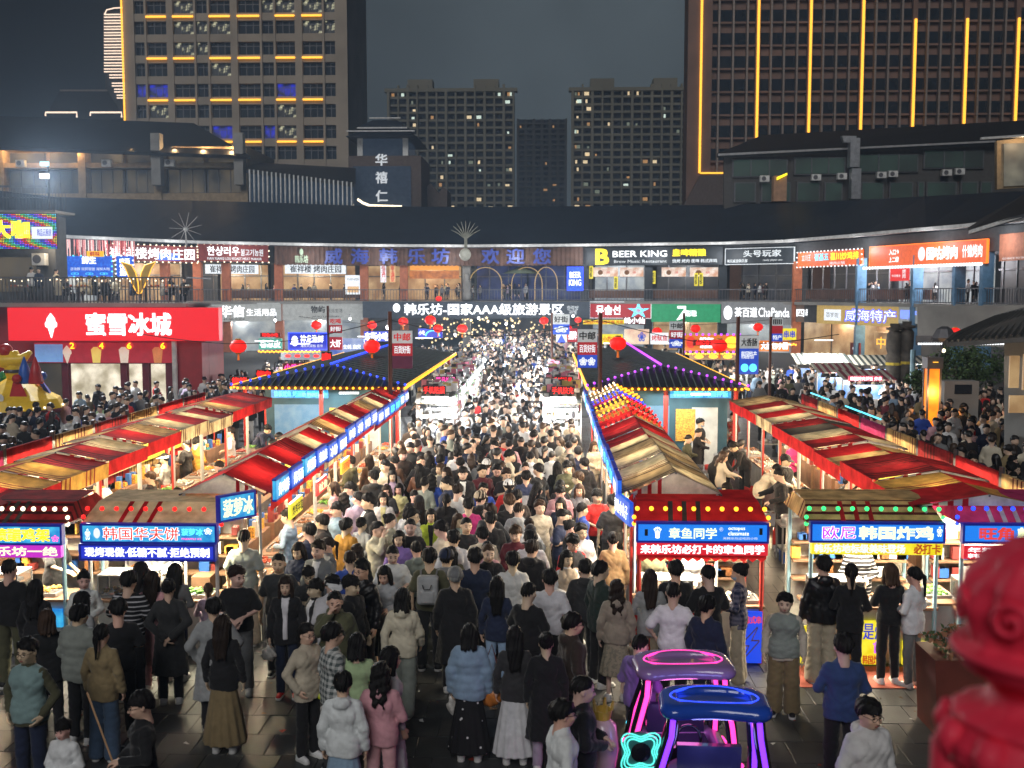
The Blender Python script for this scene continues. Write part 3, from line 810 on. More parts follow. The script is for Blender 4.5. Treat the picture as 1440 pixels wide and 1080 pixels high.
B_GREY = mat('grey_board', (.20, .205, .21), .6, emit=lin((110, 112, 114)), es=.35)
B_LGREY = mat('pale_board', (.38, .38, .37), .6, emit=lin((150, 155, 150)), es=.3)
B_ORANGE = mat('orange_board', (.5, .10, .02), .5, emit=lin((215, 80, 30)), es=.7)
B_WHITE = screen('white_lightbox', (215, 225, 235), (245, 248, 250), .85)
B_YEL = screen('yellow_lightbox', (225, 205, 20), (250, 235, 60), .8)
B_GOLD = mat('gold_board', (.42, .32, .12), .5, emit=lin((185, 150, 80)), es=.5)
B_CREAM = screen('cream_poster', (235, 205, 150), (190, 120, 70), .8, 14)
B_BLK = mat('black_ink', (.01, .01, .01), .6, noise=0)
B_BRED = mat('red_ink', (.6, .02, .02), .6, noise=0, emit=lin((200, 20, 20)), es=.4)
GOODS = screen('lit_goods', (250, 250, 245), (90, 96, 90), .9, 9)
def quadpx(name, m, parent, pts, th=.3):
 q = [D(*p) for p in pts]
 return MB().slab(q, th).build(name, m, parent)
# ------------------------------------------------------------------ market hall: curved two storey building across the end of the square
hall = thing('market_hall', 'long curved two storey market hall with dark slate roof and white gutter', 'building')
ARC = [(-120, 70), (0, 79), (80, 87), (180, 92), (270, 97), (390, 101), (520, 104.5), (660, 106), (820, 104.5), (1020, 101), (1115, 97), (1210, 88), (1300, 80), (1375, 75), (1450, 69), (1560, 60)]
def arcY(px):
 for (a, ya), (b, yb) in zip(ARC, ARC[1:]):
  if a <= px <= b: return ya+(yb-ya)*(px-a)/(b-a)
 return ARC[-1][1]
def arcP(px, dy=0.0, z=0.0):
 Y = arcY(px)+dy; d = ray(px, 412); t = Y/d.y
 return Vector((d.x*t, Y, z))
def bay(pa, pb, m, name, y0, y1, z0, z1, parent=hall, e0=0.0, e1=0.0):    # box along the arc between two photo columns; y0..y1 = depth behind the facade line
 a = arcP(pa); b = arcP(pb); d = (b-a); L = d.length; d.normalize(); n = Vector((-d.y, d.x, 0))
 mb = MB().box(e0, L-e1, y0, y1, z0, z1)
 mb.v = [tuple(a + d*v[0] + n*v[1] + Vector((0, 0, v[2]))) for v in mb.v]
 return mb.build(name, m, parent)
knots = [-120, 0, 80, 180, 270, 390, 520, 660, 820, 1020, 1115, 1210, 1300, 1375, 1450, 1560]
ridge_py = {-120: 262, 0: 268, 80: 277, 180: 280, 270: 282, 390: 285, 520: 290, 660: 291, 820: 290, 1020: 288, 1115: 285, 1210: 281, 1300: 276, 1375: 272, 1450: 267, 1560: 258}
for a, b in zip(knots, knots[1:]):
 ea, eb = arcP(a, -1.1, 10.15), arcP(b, -1.1, 10.15)
 ra, rb = D(a, ridge_py[a], arcY(a)+8), D(b, ridge_py[b], arcY(b)+8)
 MB().slab([ea, eb, rb, ra], .25).build('roof', M_ROOF, hall)
 # back slope so the roof is whole from the side
 MB().slab([ra, rb, rb+Vector((0, 8, -4.3)), ra+Vector((0, 8, -4.3))], .25).build('roof', M_ROOF, hall)
 bay(a, b, M_GUT, 'gutter', -1.42, -1.12, 9.95, 10.20)
 bay(a, b, M_WALLG, 'upper_fascia', 0, .35, 8.30, 9.93)
 bay(a, b, M_CONC, 'balcony_slab', -.25, 4.0, 4.45, 4.72)
 bay(a, b, M_WALLG, 'lower_fascia', -.05, .35, 2.95, 4.44)
 bay(a, b, M_WALLG, 'upper_back_wall', 3.9, 4.2, 4.72, 9.9)
 if not (500 < a < 800): bay(a, b, M_WALLG, 'lower_back_wall', 3.9, 4.2, 0, 4.4)
# roof seams of the near right wing
wing = thing('side_wing_roof', 'dark sloping roof edge with white gutter rising at the right edge above the salmon awning', 'roof')
quadpx('roof', M_ROOFD, wing, [(1362, 325, 70), (1450, 297, 62), (1450, 268, 66), (1360, 318, 76)], .25)
quadpx('gutter', M_GUT, wing, [(1362, 329, 69.8), (1455, 300, 61.8), (1455, 295, 61.8), (1362, 324, 69.8)], .15)
# columns between bays
for px, m in ((278, M_ORANGE), (318, M_ORANGE), (392, M_ORANGE), (512, M_ORANGE), (568, M_ORANGE), (656, M_CONC), (822, B_DARK), (912, B_DARK), (1016, B_DARK), (1121, M_ORANGE), (1211, M_BLUEPAINT), (1290, M_BLUEPAINT), (1349, M_BLUEPAINT), (1388, M_BLUEPAINT), (232, M_ORANGE), (160, M_WALLG)):
 a = arcP(px); mb = MB().box(a.x-.38, a.x+.38, a.y-.1, a.y+.45, 0, 8.3); mb.build('column', m, hall)
# railings
for a, b in zip(knots, knots[1:]):
 bay(a, b, M_STEEL, 'railing', -.22, -.16, 5.78, 5.86); bay(a, b, M_STEEL, 'railing', -.21, -.17, 4.80, 4.86)
 A = arcP(a, -.19); B = arcP(b, -.19); n = int((B-A).length/.28); q = MB()
 for i in range(n):
  p = A.lerp(B, i/n); q.box(p.x-.022, p.x+.022, p.y-.02, p.y+.02, 4.74, 5.8)
 o = q.build('railing_bars', M_STEEL, hall); o['kind'] = 'stuff'
# shop fronts: glass panes, lit back walls and mullions, upper floor
rk = random.Random(5)
WARMI = screen('warm_room', (150, 110, 70), (215, 180, 130), .55, .9)
COOLI = screen('cool_room', (130, 140, 150), (200, 205, 200), .5, .9)
DARKI = screen('dim_room', (38, 42, 50), (70, 66, 62), .5, .9)
BLUEI = screen('blue_room', (18, 26, 60), (40, 60, 120), .5, .9)
for a, b, m in ((-60, 80, DARKI), (80, 165, COOLI), (165, 232, WARMI), (232, 278, WARMI), (283, 318, DARKI), (322, 390, WARMI), (396, 510, WARMI), (516, 566, WARMI), (571, 652, WARMI), (662, 742, BLUEI), (742, 820, BLUEI), (827, 908, COOLI), (916, 1013, DARKI), (1020, 1115, DARKI), (1126, 1207, DARKI), (1215, 1288, COOLI), (1293, 1346, COOLI), (1352, 1386, DARKI), (1392, 1450, B_LGREY)):
 bay(a, b, m, 'shopfront', 3.2, 3.3, 4.75, 8.2)
 A = arcP(a, 3.1); B = arcP(b, 3.1); n = max(2, int((B-A).length/1.5))
 for i in range(n+1):
  p = A.lerp(B, i/n); MB().box(p.x-.06, p.x+.06, p.y-.05, p.y+.02, 4.75, 8.2).build('mullion', M_STEEL, hall)
 bay(a, b, M_STEEL, 'transom', 3.0, 3.15, 7.1, 7.2)
# furniture rows on the balcony: counter edge
for a, b in ((322, 510), (827, 908), (916, 1013), (1126, 1207), (1215, 1300)):
 bay(a, b, M_SLATS, 'bar_counter', .5, 1.0, 5.0, 5.75)
# ground floor shop fronts
for a, b, m in ((-60, 160, COOLI), (290, 395, COOLI), (398, 512, COOLI), (830, 915, COOLI), (916, 1013, WARMI), (1014, 1112, COOLI), (1114, 1150, WARMI), (1152, 1215, WARMI), (1215, 1262, WARMI), (1262, 1300, DARKI), (1310, 1450, DARKI)):
 bay(a, b, m, 'shopfront', 1.4, 1.5, 0, 2.9)
# way through under the hall, dark with star lights
bay(520, 660, mat('underpass_soffit', (.05, .05, .055), .9), 'soffit', .4, 12, 4.2, 4.4); bay(660, 820, MATS['underpass_soffit'], 'soffit', .4, 12, 4.2, 4.4)
bay(520, 660, DARKI, 'underpass_wall', 24, 24.3, 0, 4.2); bay(660, 820, DARKI, 'underpass_wall', 24, 24.3, 0, 4.2)
def asign(label, px0, py0, px1, py1, board, texts, dy=-.25, **kw):
 mid = (px0+px1)/2; a = arcP(px0); b = arcP(px1)
 rz = math.atan2(b.y-a.y, b.x-a.x)
 sag = max(0, (arcY(mid)-(a.y+b.y)/2))
 e = Vector((0, dy-sag*.6, 0))
 return sign(label, px0, py0, px1, py1, arcY(mid)+dy, board, texts, rz=rz, ends=(a+e, b+e), **kw)
asign('red brown sign with white barbecue restaurant characters and dotted bulb border', 158, 345, 283, 368, B_REDD, [('崔祥楼烤肉庄园', .03, .97, .15, .85, GW), ('#', .55, .80, .10, .55, B_BLUE)], bulbs=(GWARM, .55), dy=-.9)
asign('red brown sign with white Korean letters and a dotted bulb border', 284, 344, 382, 368, B_REDD, [('한샹러우', .13, .58, .35, .88, GW), ('불고기농원', .60, .92, .35, .75, GWD), ('HAN XIANG LOU ROAST MEAT MANOR', .13, .90, .10, .25, GWD)], bulbs=(GWARM, .55), dy=-.9)
slat = thing('slatted_fascia', 'long brown slatted fascia with large blue welcome characters above the balcony', 'fascia')
for a, b in ((386, 520), (520, 660), (660, 820)):
 A, B = arcP(a, -.5), arcP(b, -.5); n = int((B-A).length/.42)
 bay(a, b, M_SLATS, 'backing', -.45, -.3, 8.2, 9.9, parent=slat)
 for i in range(n):
  p = A.lerp(B, (i+.5)/n); MB().box(p.x-.13, p.x+.13, p.y-.02, p.y+.10, 8.15, 9.92).build('slat', M_SLATS, slat)
bl = mat('blue_letter', (.04, .06, .25), .4, emit=lin((50, 70, 170)), es=.28)  # unlit letters, with a faint glow put into their colour
for ch, px in zip('威海韩乐坊欢迎您', (470, 507, 547, 586, 620, 690, 725, 762)):
 Y = arcY(px)-.62; a = D(px-12, 371, Y); b = D(px+12, 350, Y)
 letters(ch, bl, slat, a.x, b.x, a.z, b.z, Y-.35, .03)
a = D(416, 370, arcY(425)-.6); b = D(434, 350, arcY(425)-.6)
letters('●\n韩乐坊', mat('pale_green_letter', (.4, .5, .38), .5, emit=lin((150, 170, 140)), es=.6), slat, a.x, b.x, a.z, b.z, arcY(425)-.9, .03)
asign('dark sign with glowing letters BEER KING and a yellow rounded logo', 824, 347, 1014, 373, B_DARK, [('BEER KING', .20, .60, .46, .80, GW, .02), ('Brew Music Restaurant', .21, .60, .14, .30, GWD, 0), ('B', .075, .165, .08, .90, GY, .07), ('皇啤精酿', .64, .88, .48, .86, GY, .04), ('烧烤 烤肉 夜啤 韩式炸鸡', .64, .96, .12, .32, GWD)], dy=-.6, name='restaurant_sign')
asign('black sign with white game bar characters and thin white border', 1018, 349, 1113, 371, B_DARK, [('头号玩家', .27, .82, .45, .88, GWD, .02), ('ready player one', .56, .84, .14, .30, GWD, 0), ('电玩桌游俱乐部', .03, .33, .10, .32, GWD)], frame=GWD, fr=.05, dy=-.6)
asign('orange sign with yellow fried chicken characters and white bulb border', 1118, 353, 1207, 374, B_ORANGE, [('立川王', .07, .22, .40, .85, GWD), ('崔基五', .28, .50, .38, .88, GC, .02), ('喜川炒鸡排', .53, .95, .38, .88, GY, .02), ('烤肉火锅', .52, .75, .08, .28, GWD)], bulbs=(GW, .5), dy=-.8)
asign('large orange red grill restaurant sign with round white logo on the curved wing', 1213, 342, 1371, 372, B_ORANGE, [('入口↑', .19, .28, .55, .82, GW), ('上二楼', .19, .28, .18, .45, GW), ('●', .455, .515, .2, .85, GWD), ('国咕烤肉', .53, .78, .22, .82, GW, .03), ('什锦烤肉', .82, .97, .25, .82, GW, .01)], frame=glow('orange_strip', (255, 120, 30), 1.4), dy=-1.7)
o = thing('bulb_row', 'row of bright white bulbs under the large orange grill sign', 'string light'); q = MB()
for i in range(42):
 p = arcP(1214+i*4.0, -1.7, 7.45); q.ball(p, .12, 6, 4)
q.build('bulb_string', GW, o)['kind'] = 'stuff'
asign('salmon canvas awning above the cafe at the right edge', 1395, 327, 1450, 366, M_SALMON, [('GO BACK TO THE COAST', .1, .95, .05, .12, GWD, 0)], name='awning', dy=-.9)
for (p0, p1) in ((285, 360), (398, 484)):
 asign('white sign with black brush characters over the %s dining room' % ('narrower left' if p0 < 300 else 'wider right'), p0, 372, p1, 385, B_WHITE, [('崔祥楼 烤肉庄园', .08, .92, .12, .9, B_BLK, .02)], dy=1.0)
asign('white lit menu board beside the column on the balcony', 485, 387, 506, 414, B_WHITE, [('今日特惠 烤肉套餐', .1, .9, .72, .85, B_BLK, 0), ('#', .12, .88, .10, .42, B_CREAM)], dy=.4)
for px, m, tx in ((551, B_CREAM, '金玉满堂'), (568, B_CREAM, '招财进宝'), (538, B_WHITE, '福满门')):
 asign('vertical lit shop sign reading %s on the balcony' % {'金玉满堂': 'gold characters, middle of three', '招财进宝': 'orange characters, rightmost of three', '福满门': 'white characters, leftmost of three'}[tx], px-4, 371, px+4, 397 if px != 568 else 404, m, [('\n'.join(tx), .15, .85, .04, .96, B_BRED)], dy=.6, name='vertical_sign')
asign('amber lit restaurant front with red and blue lamps on the balcony', 576, 373, 645, 380, glow('amber_light', (230, 150, 60), .9), [('# ', .1, .2, .2, .3, GR)], dy=.5)
asign('amber slatted curtain over the balcony bar', 575, 381, 645, 392, screen('amber_curtain', (190, 110, 40), (120, 60, 20), .8, 2), [('■', .10, .22, 1.2, 1.9, GR), ('●', .34, .44, 1.2, 1.9, GB), ('■', .62, .74, 1.2, 1.9, GR)], dy=.6)
asign('blue lit beer poster with white letters on the balcony', 798, 376, 819, 408, B_BLUE, [('BEER\nKING', .1, .9, .2, .8, GW, .04)], frame=GB, dy=-.4)
for p0, p1 in ((834, 869), (872, 905), (931, 965), (971, 1012)):
 asign('wide food photo panel over the bar window, %s of four' % {834: 'first from the left', 872: 'second', 931: 'third', 971: 'last'}[p0], p0, 376, p1, 389, screen('food_print_%d' % p0, (235, 225, 215), (190, 120, 70), .85, 1.6), [('●', .2, .4, .2, .7, mat('food_brown', (.25, .1, .03), .5)), ('大啤', .55, .68, .3, .6, B_BRED, 0)], dy=.6, name='menu_panel')
for px, py in ((831, 384), (866, 399), (919, 391), (979, 394), (986, 394)):
 asign('small vertical yellow sign on the bar front, %s' % {831: 'far left', 866: 'low one under the food panels', 919: 'beside the dark pillar', 979: 'left of the last pair', 986: 'right of the last pair'}[px], px-2.5, py-10, px+2.5, py+8, B_YEL, [('精\n酿', .15, .85, .1, .9, B_BLK)], dy=.2, name='vertical_sign')
asign('red poster with white characters on the balcony under the orange sign', 1254, 377, 1279, 395, glow('red_poster', (215, 30, 28), .8), [('今日营业', .1, .6, .3, .5, GWD), ('烤\n肉', .7, .9, .2, .9, GWD)], dy=.5)
# lower fascia signs
asign('grey green shop sign with white household goods characters', 290, 426, 396, 452, B_LGREY, [('华信', .18, .50, .25, .85, GW, .03), ('生活用品', .53, .93, .30, .68, GW, .01), ('HUAXIN', .2, .5, .08, .18, B_BLK, 0)])
asign('pale grey shop sign with small dark characters', 397, 425, 511, 450, B_LGREY, [('物屿', .35, .52, .40, .80, B_BLK, .02), ('百元生活', .55, .74, .42, .62, B_BLK, 0), ('WUYU LIFE STORE', .36, .70, .14, .24, B_BLK, 0)])
asign('long slate blue sign naming the scenic area in white characters over the way through', 513, 424, 829, 446, B_SLATE, [('●', .135, .165, .35, .88, GW), ('韩乐坊-国家AAA级旅游景区', .185, .885, .18, .88, GW, .025), ('한락방\n위해', .90, .95, .2, .75, GWD, 0)], name='gate_sign', dy=-.4)
asign('red sign with white Korean letters and a blue white seafood picture', 830, 425, 915, 447, glow('deep_red_lightbox', (175, 24, 34), .7), [('뮤솔선', .10, .50, .2, .8, GW, .03), ('★', .62, .98, .02, 1.02, GC, .0), ('❀', .70, .90, .2, .8, B_RED, 0)], frame=GWD, fr=.05)
asign('green shop sign with a white running figure and small characters', 916, 425, 1013, 453, B_GREEN, [('↗', .36, .50, .1, .8, GW, .03), ('聪聪', .50, .66, .28, .60, GW, .01)])
asign('grey tea shop sign with round white face logo', 1014, 425, 1113, 456, B_GREY, [('●', .04, .16, .2, .82, GW), ('茶百道', .20, .52, .32, .76, GW, .02), ('ChaPanda', .54, .97, .34, .76, GW, .01)])
asign('brown grey sign with white characters left of the gold specialty shop', 1114, 428, 1146, 453, mat('brown_board', (.16, .12, .10), .6, emit=lin((100, 80, 65)), es=.3), [('四季', .2, .95, .3, .75, GW, .03)])
asign('gold sign with large blue edged white characters for local specialties', 1147, 430, 1261, 457, B_GOLD, [('#', .10, .32, .18, .78, B_WHITE), ('百岁坊', .13, .29, .35, .62, B_BLK, 0), ('威海特产', .375, .975, .17, .83, GB, .055), ('威海特产', .38, .97, .20, .80, GW, .012)], dy=-.6)
asign('slim pale sign with blue gift shop characters at the corner', 1261, 431, 1289, 455, B_LGREY, [('韩国特产', .1, .9, .25, .8, glow('blue_white', (120, 150, 255), 1.2), .04)], dy=-.6)
asign('lit doorway display with gold shelves under the specialty sign', 1232, 467, 1253, 500, WARMI, [('中', .2, .8, .3, .8, GG, 0)], dy=.2, name='shop_display')
asign('dark red drink cabinet at the shop front', 1195, 482, 1208, 502, B_REDD, [('●', .3, .7, .5, .7, GWD)], dy=-.5, name='drink_cabinet')
# lamps inside the hall
for px, z, e, c in ((120, 7.6, 260, (1, .85, .65)), (230, 7.8, 260, (1, .8, .55)), (340, 7.8, 260, (1, .85, .6)), (450, 7.8, 300, (1, .85, .6)), (610, 7.8, 200, (1, .7, .4)), (865, 7.8, 150, (.9, .95, 1)), (960, 7.8, 120, (.9, .95, 1)), (1250, 7.8, 350, (.95, .95, 1)), (1330, 7.8, 350, (.95, .95, 1)), (1160, 7.8, 60, (1, .9, .7)),
     (340, 2.9, 250, (1, .97, .9)), (450, 2.9, 250, (1, .97, .9)), (960, 2.9, 250, (.9, 1, .95)), (1060, 2.9, 250, (1, .97, .9)), (1180, 2.9, 200, (1, .8, .55)), (1245, 2.9, 200, (1, .75, .45)), (670, 4.0, 400, (1, .92, .8)), (750, 4.0, 300, (1, .92, .8))):
 p = arcP(px, 1.2, z); lamp('ceiling_lamp', 'POINT', p, e*1.8, c, .3, parent=None)
for i, px in enumerate(range(60, 1400, 95)):
 lamp('eave_light', 'POINT', arcP(px, -2.6, 8.9), 130, (.95, .97, 1), .3)  # added lights, standing in for the glow of the signs on the gutter
# ------------------------------------------------------------------ hotel tower, left
M_STONE = mat('tower_stone', (.36, .30, .23), .8, noise=.1, scale=.2, bump=.2, bscale=2)
tower = thing('hotel_tower', 'tall beige stone tower with rows of dark windows and gold light strips under alternate floors', 'building')
YT = 183
cols = [(193, 207), (210, 238), (247, 276), (279, 295), (298, 327), (337, 368), (371, 387), (390, 417), (427, 455), (458, 473)]
def TX(px): return D(px, 200, YT).x
def TZ(py): return D(340, py, YT).z
zt = TZ(-60)
rows = list(range(-3, 8))
wy = lambda k: (TZ(28.5+29.5*k), TZ(47+29.5*k))
xs = [TX(178)]+[v for c in cols for v in (TX(c[0]), TX(c[1]))]+[TX(490)]
for i in range(0, len(xs), 2):
 bx('pier', M_STONE, tower, xs[i], xs[i+1], YT, YT+2, 0, zt)
zs = sorted([wy(k) for k in rows])
prev = 0
for k, (zt1, zb1) in enumerate(sorted([(a, b) for a, b in (wy(k) for k in rows)])):
 bx('spandrel', M_STONE, tower, TX(178)+.01, TX(490)-.01, YT+.25, YT+2, prev, zb1); prev = zt1
bx('core', M_STONE, tower, TX(178)+.02, TX(490)-.7, YT+2.2, YT+19, 0, zt)
MB().slab([(TX(490), YT+.3, zt), (TX(490), YT+.3, 0), (TX(490), YT+19.5, 0), (TX(490), YT+19.5, zt)], .5).build('side_wall', M_STONE, tower)
winm = {}
LW = screen('lit_curtain', (16, 18, 20), (240, 235, 190), .9, .8, .50, .68)
BT = screen('blue_reflection', (8, 14, 34), (30, 40, 200), .9, .7)  # reflected blue lettering painted into the panes as glow
lit = {(-1, 2), (-1, 6), (-1, 7), (-1, 8), (0, 2), (0, 3), (0, 4), (0, 8), (0, 9), (1, 2), (1, 3), (2, 4), (4, 1), (4, 7), (5, 7), (-1, 9), (-2, 2), (-2, 5)}
blue = {(3, 0), (3, 1), (3, 7), (5, 6), (5, 4)}
wcache = {}
for k in rows:
 za, zb = wy(k)
 for ci, c in enumerate(cols):
  w_ = TX(c[1])-TX(c[0]); key = round(w_, 1)
  if key not in wcache:
   f = MB(); nn = 3 if w_ > 2.6 else 2
   for i in range(nn+1): xx = -w_/2+w_*i/nn; f.box(xx-.05, xx+.05, -.12, .0, 0, za-zb)
   f.box(-w_/2, w_/2, -.11, .0, (za-zb)*.68, (za-zb)*.68+.1)
   g_ = MB().box(-w_/2, w_/2, 0, .1, 0, za-zb)
   wcache[key] = (f.mesh('window'), g_.mesh('pane'))
  fm, gm = wcache[key]
  wo_ = link('window', fm, M_STEEL, tower, ((TX(c[0])+TX(c[1]))/2, YT+.9, zb))
  if not gm.materials: gm.materials.append(M_GLASSD)
  p = bpy.data.objects.new('pane', gm); COL.objects.link(p); p.parent = wo_
  m = LW if (k, ci) in lit else BT if (k, ci) in blue else M_GLASSD
  p.material_slots[0].link = 'OBJECT'; p.material_slots[0].material = m
  if ci in (1, 2, 4, 5, 7, 8) and k % 2 and k < 6:
   bx('light_strip', GG, tower, TX(c[0]), TX(c[1]), YT-.25, YT-.02, zb-.75, zb-.45)
bx('edge_light', GG, tower, TX(176.3), TX(178), YT-.4, YT-.1, TZ(170), zt)
# curved striped building behind
strip = thing('striped_tower', 'dark round tower outlined with stacked white light rings behind the hotel', 'building')
YS = 230
xa, xb = D(146, 60, YS).x, D(182, 60, YS).x
MB().box(xa, xb+8, YS, YS+20, 0, D(160, 15, YS).z).build('tower_body', M_ROOFD, strip)
for i in range(14):
 py = 21+i*8.5 if i < 11 else 24+i*8.5; x0 = 146 if i < 10 else 150+(i-9)*3.5
 a = D(x0, py, YS-.5)
 for dy in (0, 3.8): bx('light_ring', glow('pale_strip', (255, 225, 200), 1.1), strip, a.x, xb, YS-.5, YS-.2, D(150, py+dy, YS).z-.10, D(150, py+dy, YS).z+.10)
q = [D(147, 20, YS-.5), D(150, 14, YS-.5), D(160, 11.5, YS-.5), D(176, 10.5, YS-.5)]
MB().tube(q, .14, 5).build('roof_light', glow('pale_strip', (255, 225, 200), 1.1), strip)
low = thing('outlined_pavilion', 'dark low roofed building outlined with two white light frames beyond the left wing', 'building')
YL = 200
quadpx('roof', M_ROOFD, low, [(60, 170, YL), (176, 168, YL), (150, 126, YL+10), (85, 126, YL+10)], 1)
quadpx('roof_edge', mat('dim_trim', (.18, .15, .13), .7), low, [(84, 128, YL), (150, 128, YL), (150, 126, YL), (84, 126, YL)], .3)
for x0, x1 in ((64, 108), (127, 171)):
 MB().tube([D(x0, 163, YL-1), D(x0, 158, YL-1), D(x1, 158, YL-1), D(x1, 165, YL-1)], .16, 4).build('light_frame', glow('pale_strip', (255, 225, 200), 1.1), low)
# ------------------------------------------------------------------ office tower, right
M_BROWN = mat('brown_panel', (.19, .105, .075), .6, noise=.12, scale=.3)
M_FIN = mat('aluminium_fin', (.27, .22, .19), .45, metal=.3)
office = thing('office_tower', 'wide dark brown office tower with thin vertical fins and glowing gold vertical light strips', 'building')
YO = 165
def OX(px): return D(px, 150, YO).x
def OZ(py): return D(1200, py, YO).z
zt = OZ(-80)
bx('tower_body', M_BROWN, office, OX(968), OX(1600), YO+.8, YO+6, OZ(290)-20, zt)
bx('corner_pier', M_BROWN, office, OX(966), OX(1000), YO-.3, YO+.75, OZ(290), zt)
for k in range(-4, 7):
 z1 = OZ(11.5+32.7*k); z0 = OZ(28+32.7*k)
 bx('window_band', M_GLASSD, office, OX(1001), OX(1600), YO+.4, YO+.78, z0, z1)
 bx('sill', M_BROWN, office, OX(1001), OX(1600), YO+.2, YO+.78, z0-.35, z0-.05)
led = [984.5, 1064, 1137, 1210, 1283, 1355, 1427, 1499, 1571]
fin = MB().box(-.14, .14, -.5, .38, 0, zt-OZ(290)).mesh('fin'); fin.materials.append(M_FIN)
fx = []
for a, b in zip(led, led[1:]):
 for i in range(1, 4) if a > 1000 else (1, 2, 3): fx.append(a+(b-a)*(i+.25*(a < 1000))/(4.0))
for px in fx:
 link('fin', fin, None, office, (OX(px), YO+.1, OZ(290)))
for i, px in enumerate(led):
 zt2 = OZ(28) if i >= 4 else zt
 bx('fin', M_BROWN, office, OX(px)-.35, OX(px)+.35, YO-.2, YO+.7, OZ(285), zt)
 bx('light_strip', GG, office, OX(px)-.16, OX(px)+.16, YO-.55, YO-.25, OZ(243) if i == 0 else OZ(196), zt2)
bx('light_strip', GG, office, OX(986), OX(1022), YO-.55, YO-.25, OZ(244), OZ(242))
quadpx('base_wall', mat('base_stone', (.12, .09, .08), .8), office, [(960, 292, 158), (1030, 292, 158), (1030, 246, 158), (985, 246, 158)], 1)
# ------------------------------------------------------------------ apartment blocks far behind
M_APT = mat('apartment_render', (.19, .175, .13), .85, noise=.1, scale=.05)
M_APTD = mat('apartment_recess', (.035, .035, .03), .9)
litm = [glow('lit_home_warm', (255, 228, 180), .7), glow('lit_home_white', (220, 240, 225), .8), glow('lit_home_dim', (140, 150, 130), .4), glow('lit_home_orange', (215, 160, 100), .5)]
def block(label, px0, px1, ptop, Y, fl, ncol, seed, dim=False, nlit=40, crown=True):
 t = thing('apartment_block', label, 'building'); r = random.Random(seed)
 X0, X1 = D(px0, 200, Y).x, D(px1, 200, Y).x; zt = D(600, ptop, Y).z
 W = X1-X0; fh = fl*Y/1500
 m1 = mat('haze_dimmed_render', (.05, .05, .045), .85) if dim else M_APT  # far block: its fading in haze is put into a darker render
 bx('wall', M_APTD, t, X0, X1, Y+2, Y+18, 0, zt)
 nf = int(zt/fh)
 cw = W/ncol
 for i in range(ncol+1):
  x = X0+cw*i; wdt = cw*(.17 if i % 2 else .26)
  up = 2.2 if (crown and i in (1, 2, 3, 4, ncol-4, ncol-3, ncol-2, ncol-1)) else 0
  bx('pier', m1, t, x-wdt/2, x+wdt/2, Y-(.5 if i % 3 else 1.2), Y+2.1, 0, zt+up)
 wb = MB()
 for k in range(nf):
  z = zt-fh*(k+1)
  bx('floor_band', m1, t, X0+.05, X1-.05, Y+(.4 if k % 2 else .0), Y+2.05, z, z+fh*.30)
  for i in range(ncol):
   x = X0+cw*(i+.5); wb.box(x-cw*.30, x+cw*.30, Y+1.6, Y+1.95, z+fh*.36, z+fh*.92)
 o = wb.build('windows', M_GLASSD, t); o['kind'] = 'stuff'
 if crown:
  for c in (.25, .78):
   bx('roof_house', m1, t, X0+W*(c-.10), X0+W*(c+.10), Y+1, Y+8, zt, zt+4.6)
  bx('parapet', m1, t, X0-1.5, X1+1.5, Y-.9, Y+3, zt-.4, zt+.9)
 wl = MB().box(-cw*.24, cw*.24, -.12, .12, 0, fh*.45).mesh('lit_window'); wl.materials.append(litm[0])
 favc = [r.randrange(ncol) for _ in range(3)]
 for i in range(nlit):
  c = r.choice(favc) if r.random() < .4 else r.randrange(ncol); k = r.randrange(min(nf, 17))
  z = zt-fh*(k+1)+fh*.38
  q = link('lit_window', wl, None, t, (X0+cw*(c+.5)+r.uniform(-.2, .2)*cw, Y+1.3, z)); q.scale = (r.choice((.4, .6, 1)), 1, r.choice((.6, .9, 1)))
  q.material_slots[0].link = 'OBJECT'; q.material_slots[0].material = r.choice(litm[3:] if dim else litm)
 return t
block('pale apartment block with many lit windows, left one of the pair in haze', 547, 722, 128, 420, 10.3, 13, 1, nlit=56)
block('apartment block with scattered lit windows, right of the dark gap beside the office tower', 805, 972, 128, 425, 10.3, 12, 2, nlit=48)
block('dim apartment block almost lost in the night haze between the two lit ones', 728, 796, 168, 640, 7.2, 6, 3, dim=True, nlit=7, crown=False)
# ------------------------------------------------------------------ buildings of the middle distance
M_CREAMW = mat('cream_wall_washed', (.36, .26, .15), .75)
M_GREYW = mat('grey_wall', (.07, .066, .062), .8)
lw = thing('dining_wing', 'long cream upper building with dark roof and windows washed by warm eave light', 'building')
YD = 116
quadpx('roof', M_ROOFD, lw, [(-80, 203, YD-2), (352, 219, YD-2), (272, 173, YD+8), (-80, 160, YD+8)], .4)
def DX(px): return D(px, 240, YD).x
def DZ(py): return D(200, py, YD).z
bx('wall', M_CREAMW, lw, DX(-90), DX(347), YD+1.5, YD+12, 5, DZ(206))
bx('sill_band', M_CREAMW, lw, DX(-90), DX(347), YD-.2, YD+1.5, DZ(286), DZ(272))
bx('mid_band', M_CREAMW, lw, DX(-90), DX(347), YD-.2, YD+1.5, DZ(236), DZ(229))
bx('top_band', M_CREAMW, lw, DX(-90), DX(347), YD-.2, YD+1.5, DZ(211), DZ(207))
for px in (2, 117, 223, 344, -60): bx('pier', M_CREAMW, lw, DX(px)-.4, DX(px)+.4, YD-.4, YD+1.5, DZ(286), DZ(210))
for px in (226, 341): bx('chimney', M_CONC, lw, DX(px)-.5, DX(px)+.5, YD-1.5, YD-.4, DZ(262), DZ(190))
DWIN = screen('curtained_window', (30, 32, 34), (95, 82, 60), .6, .35)
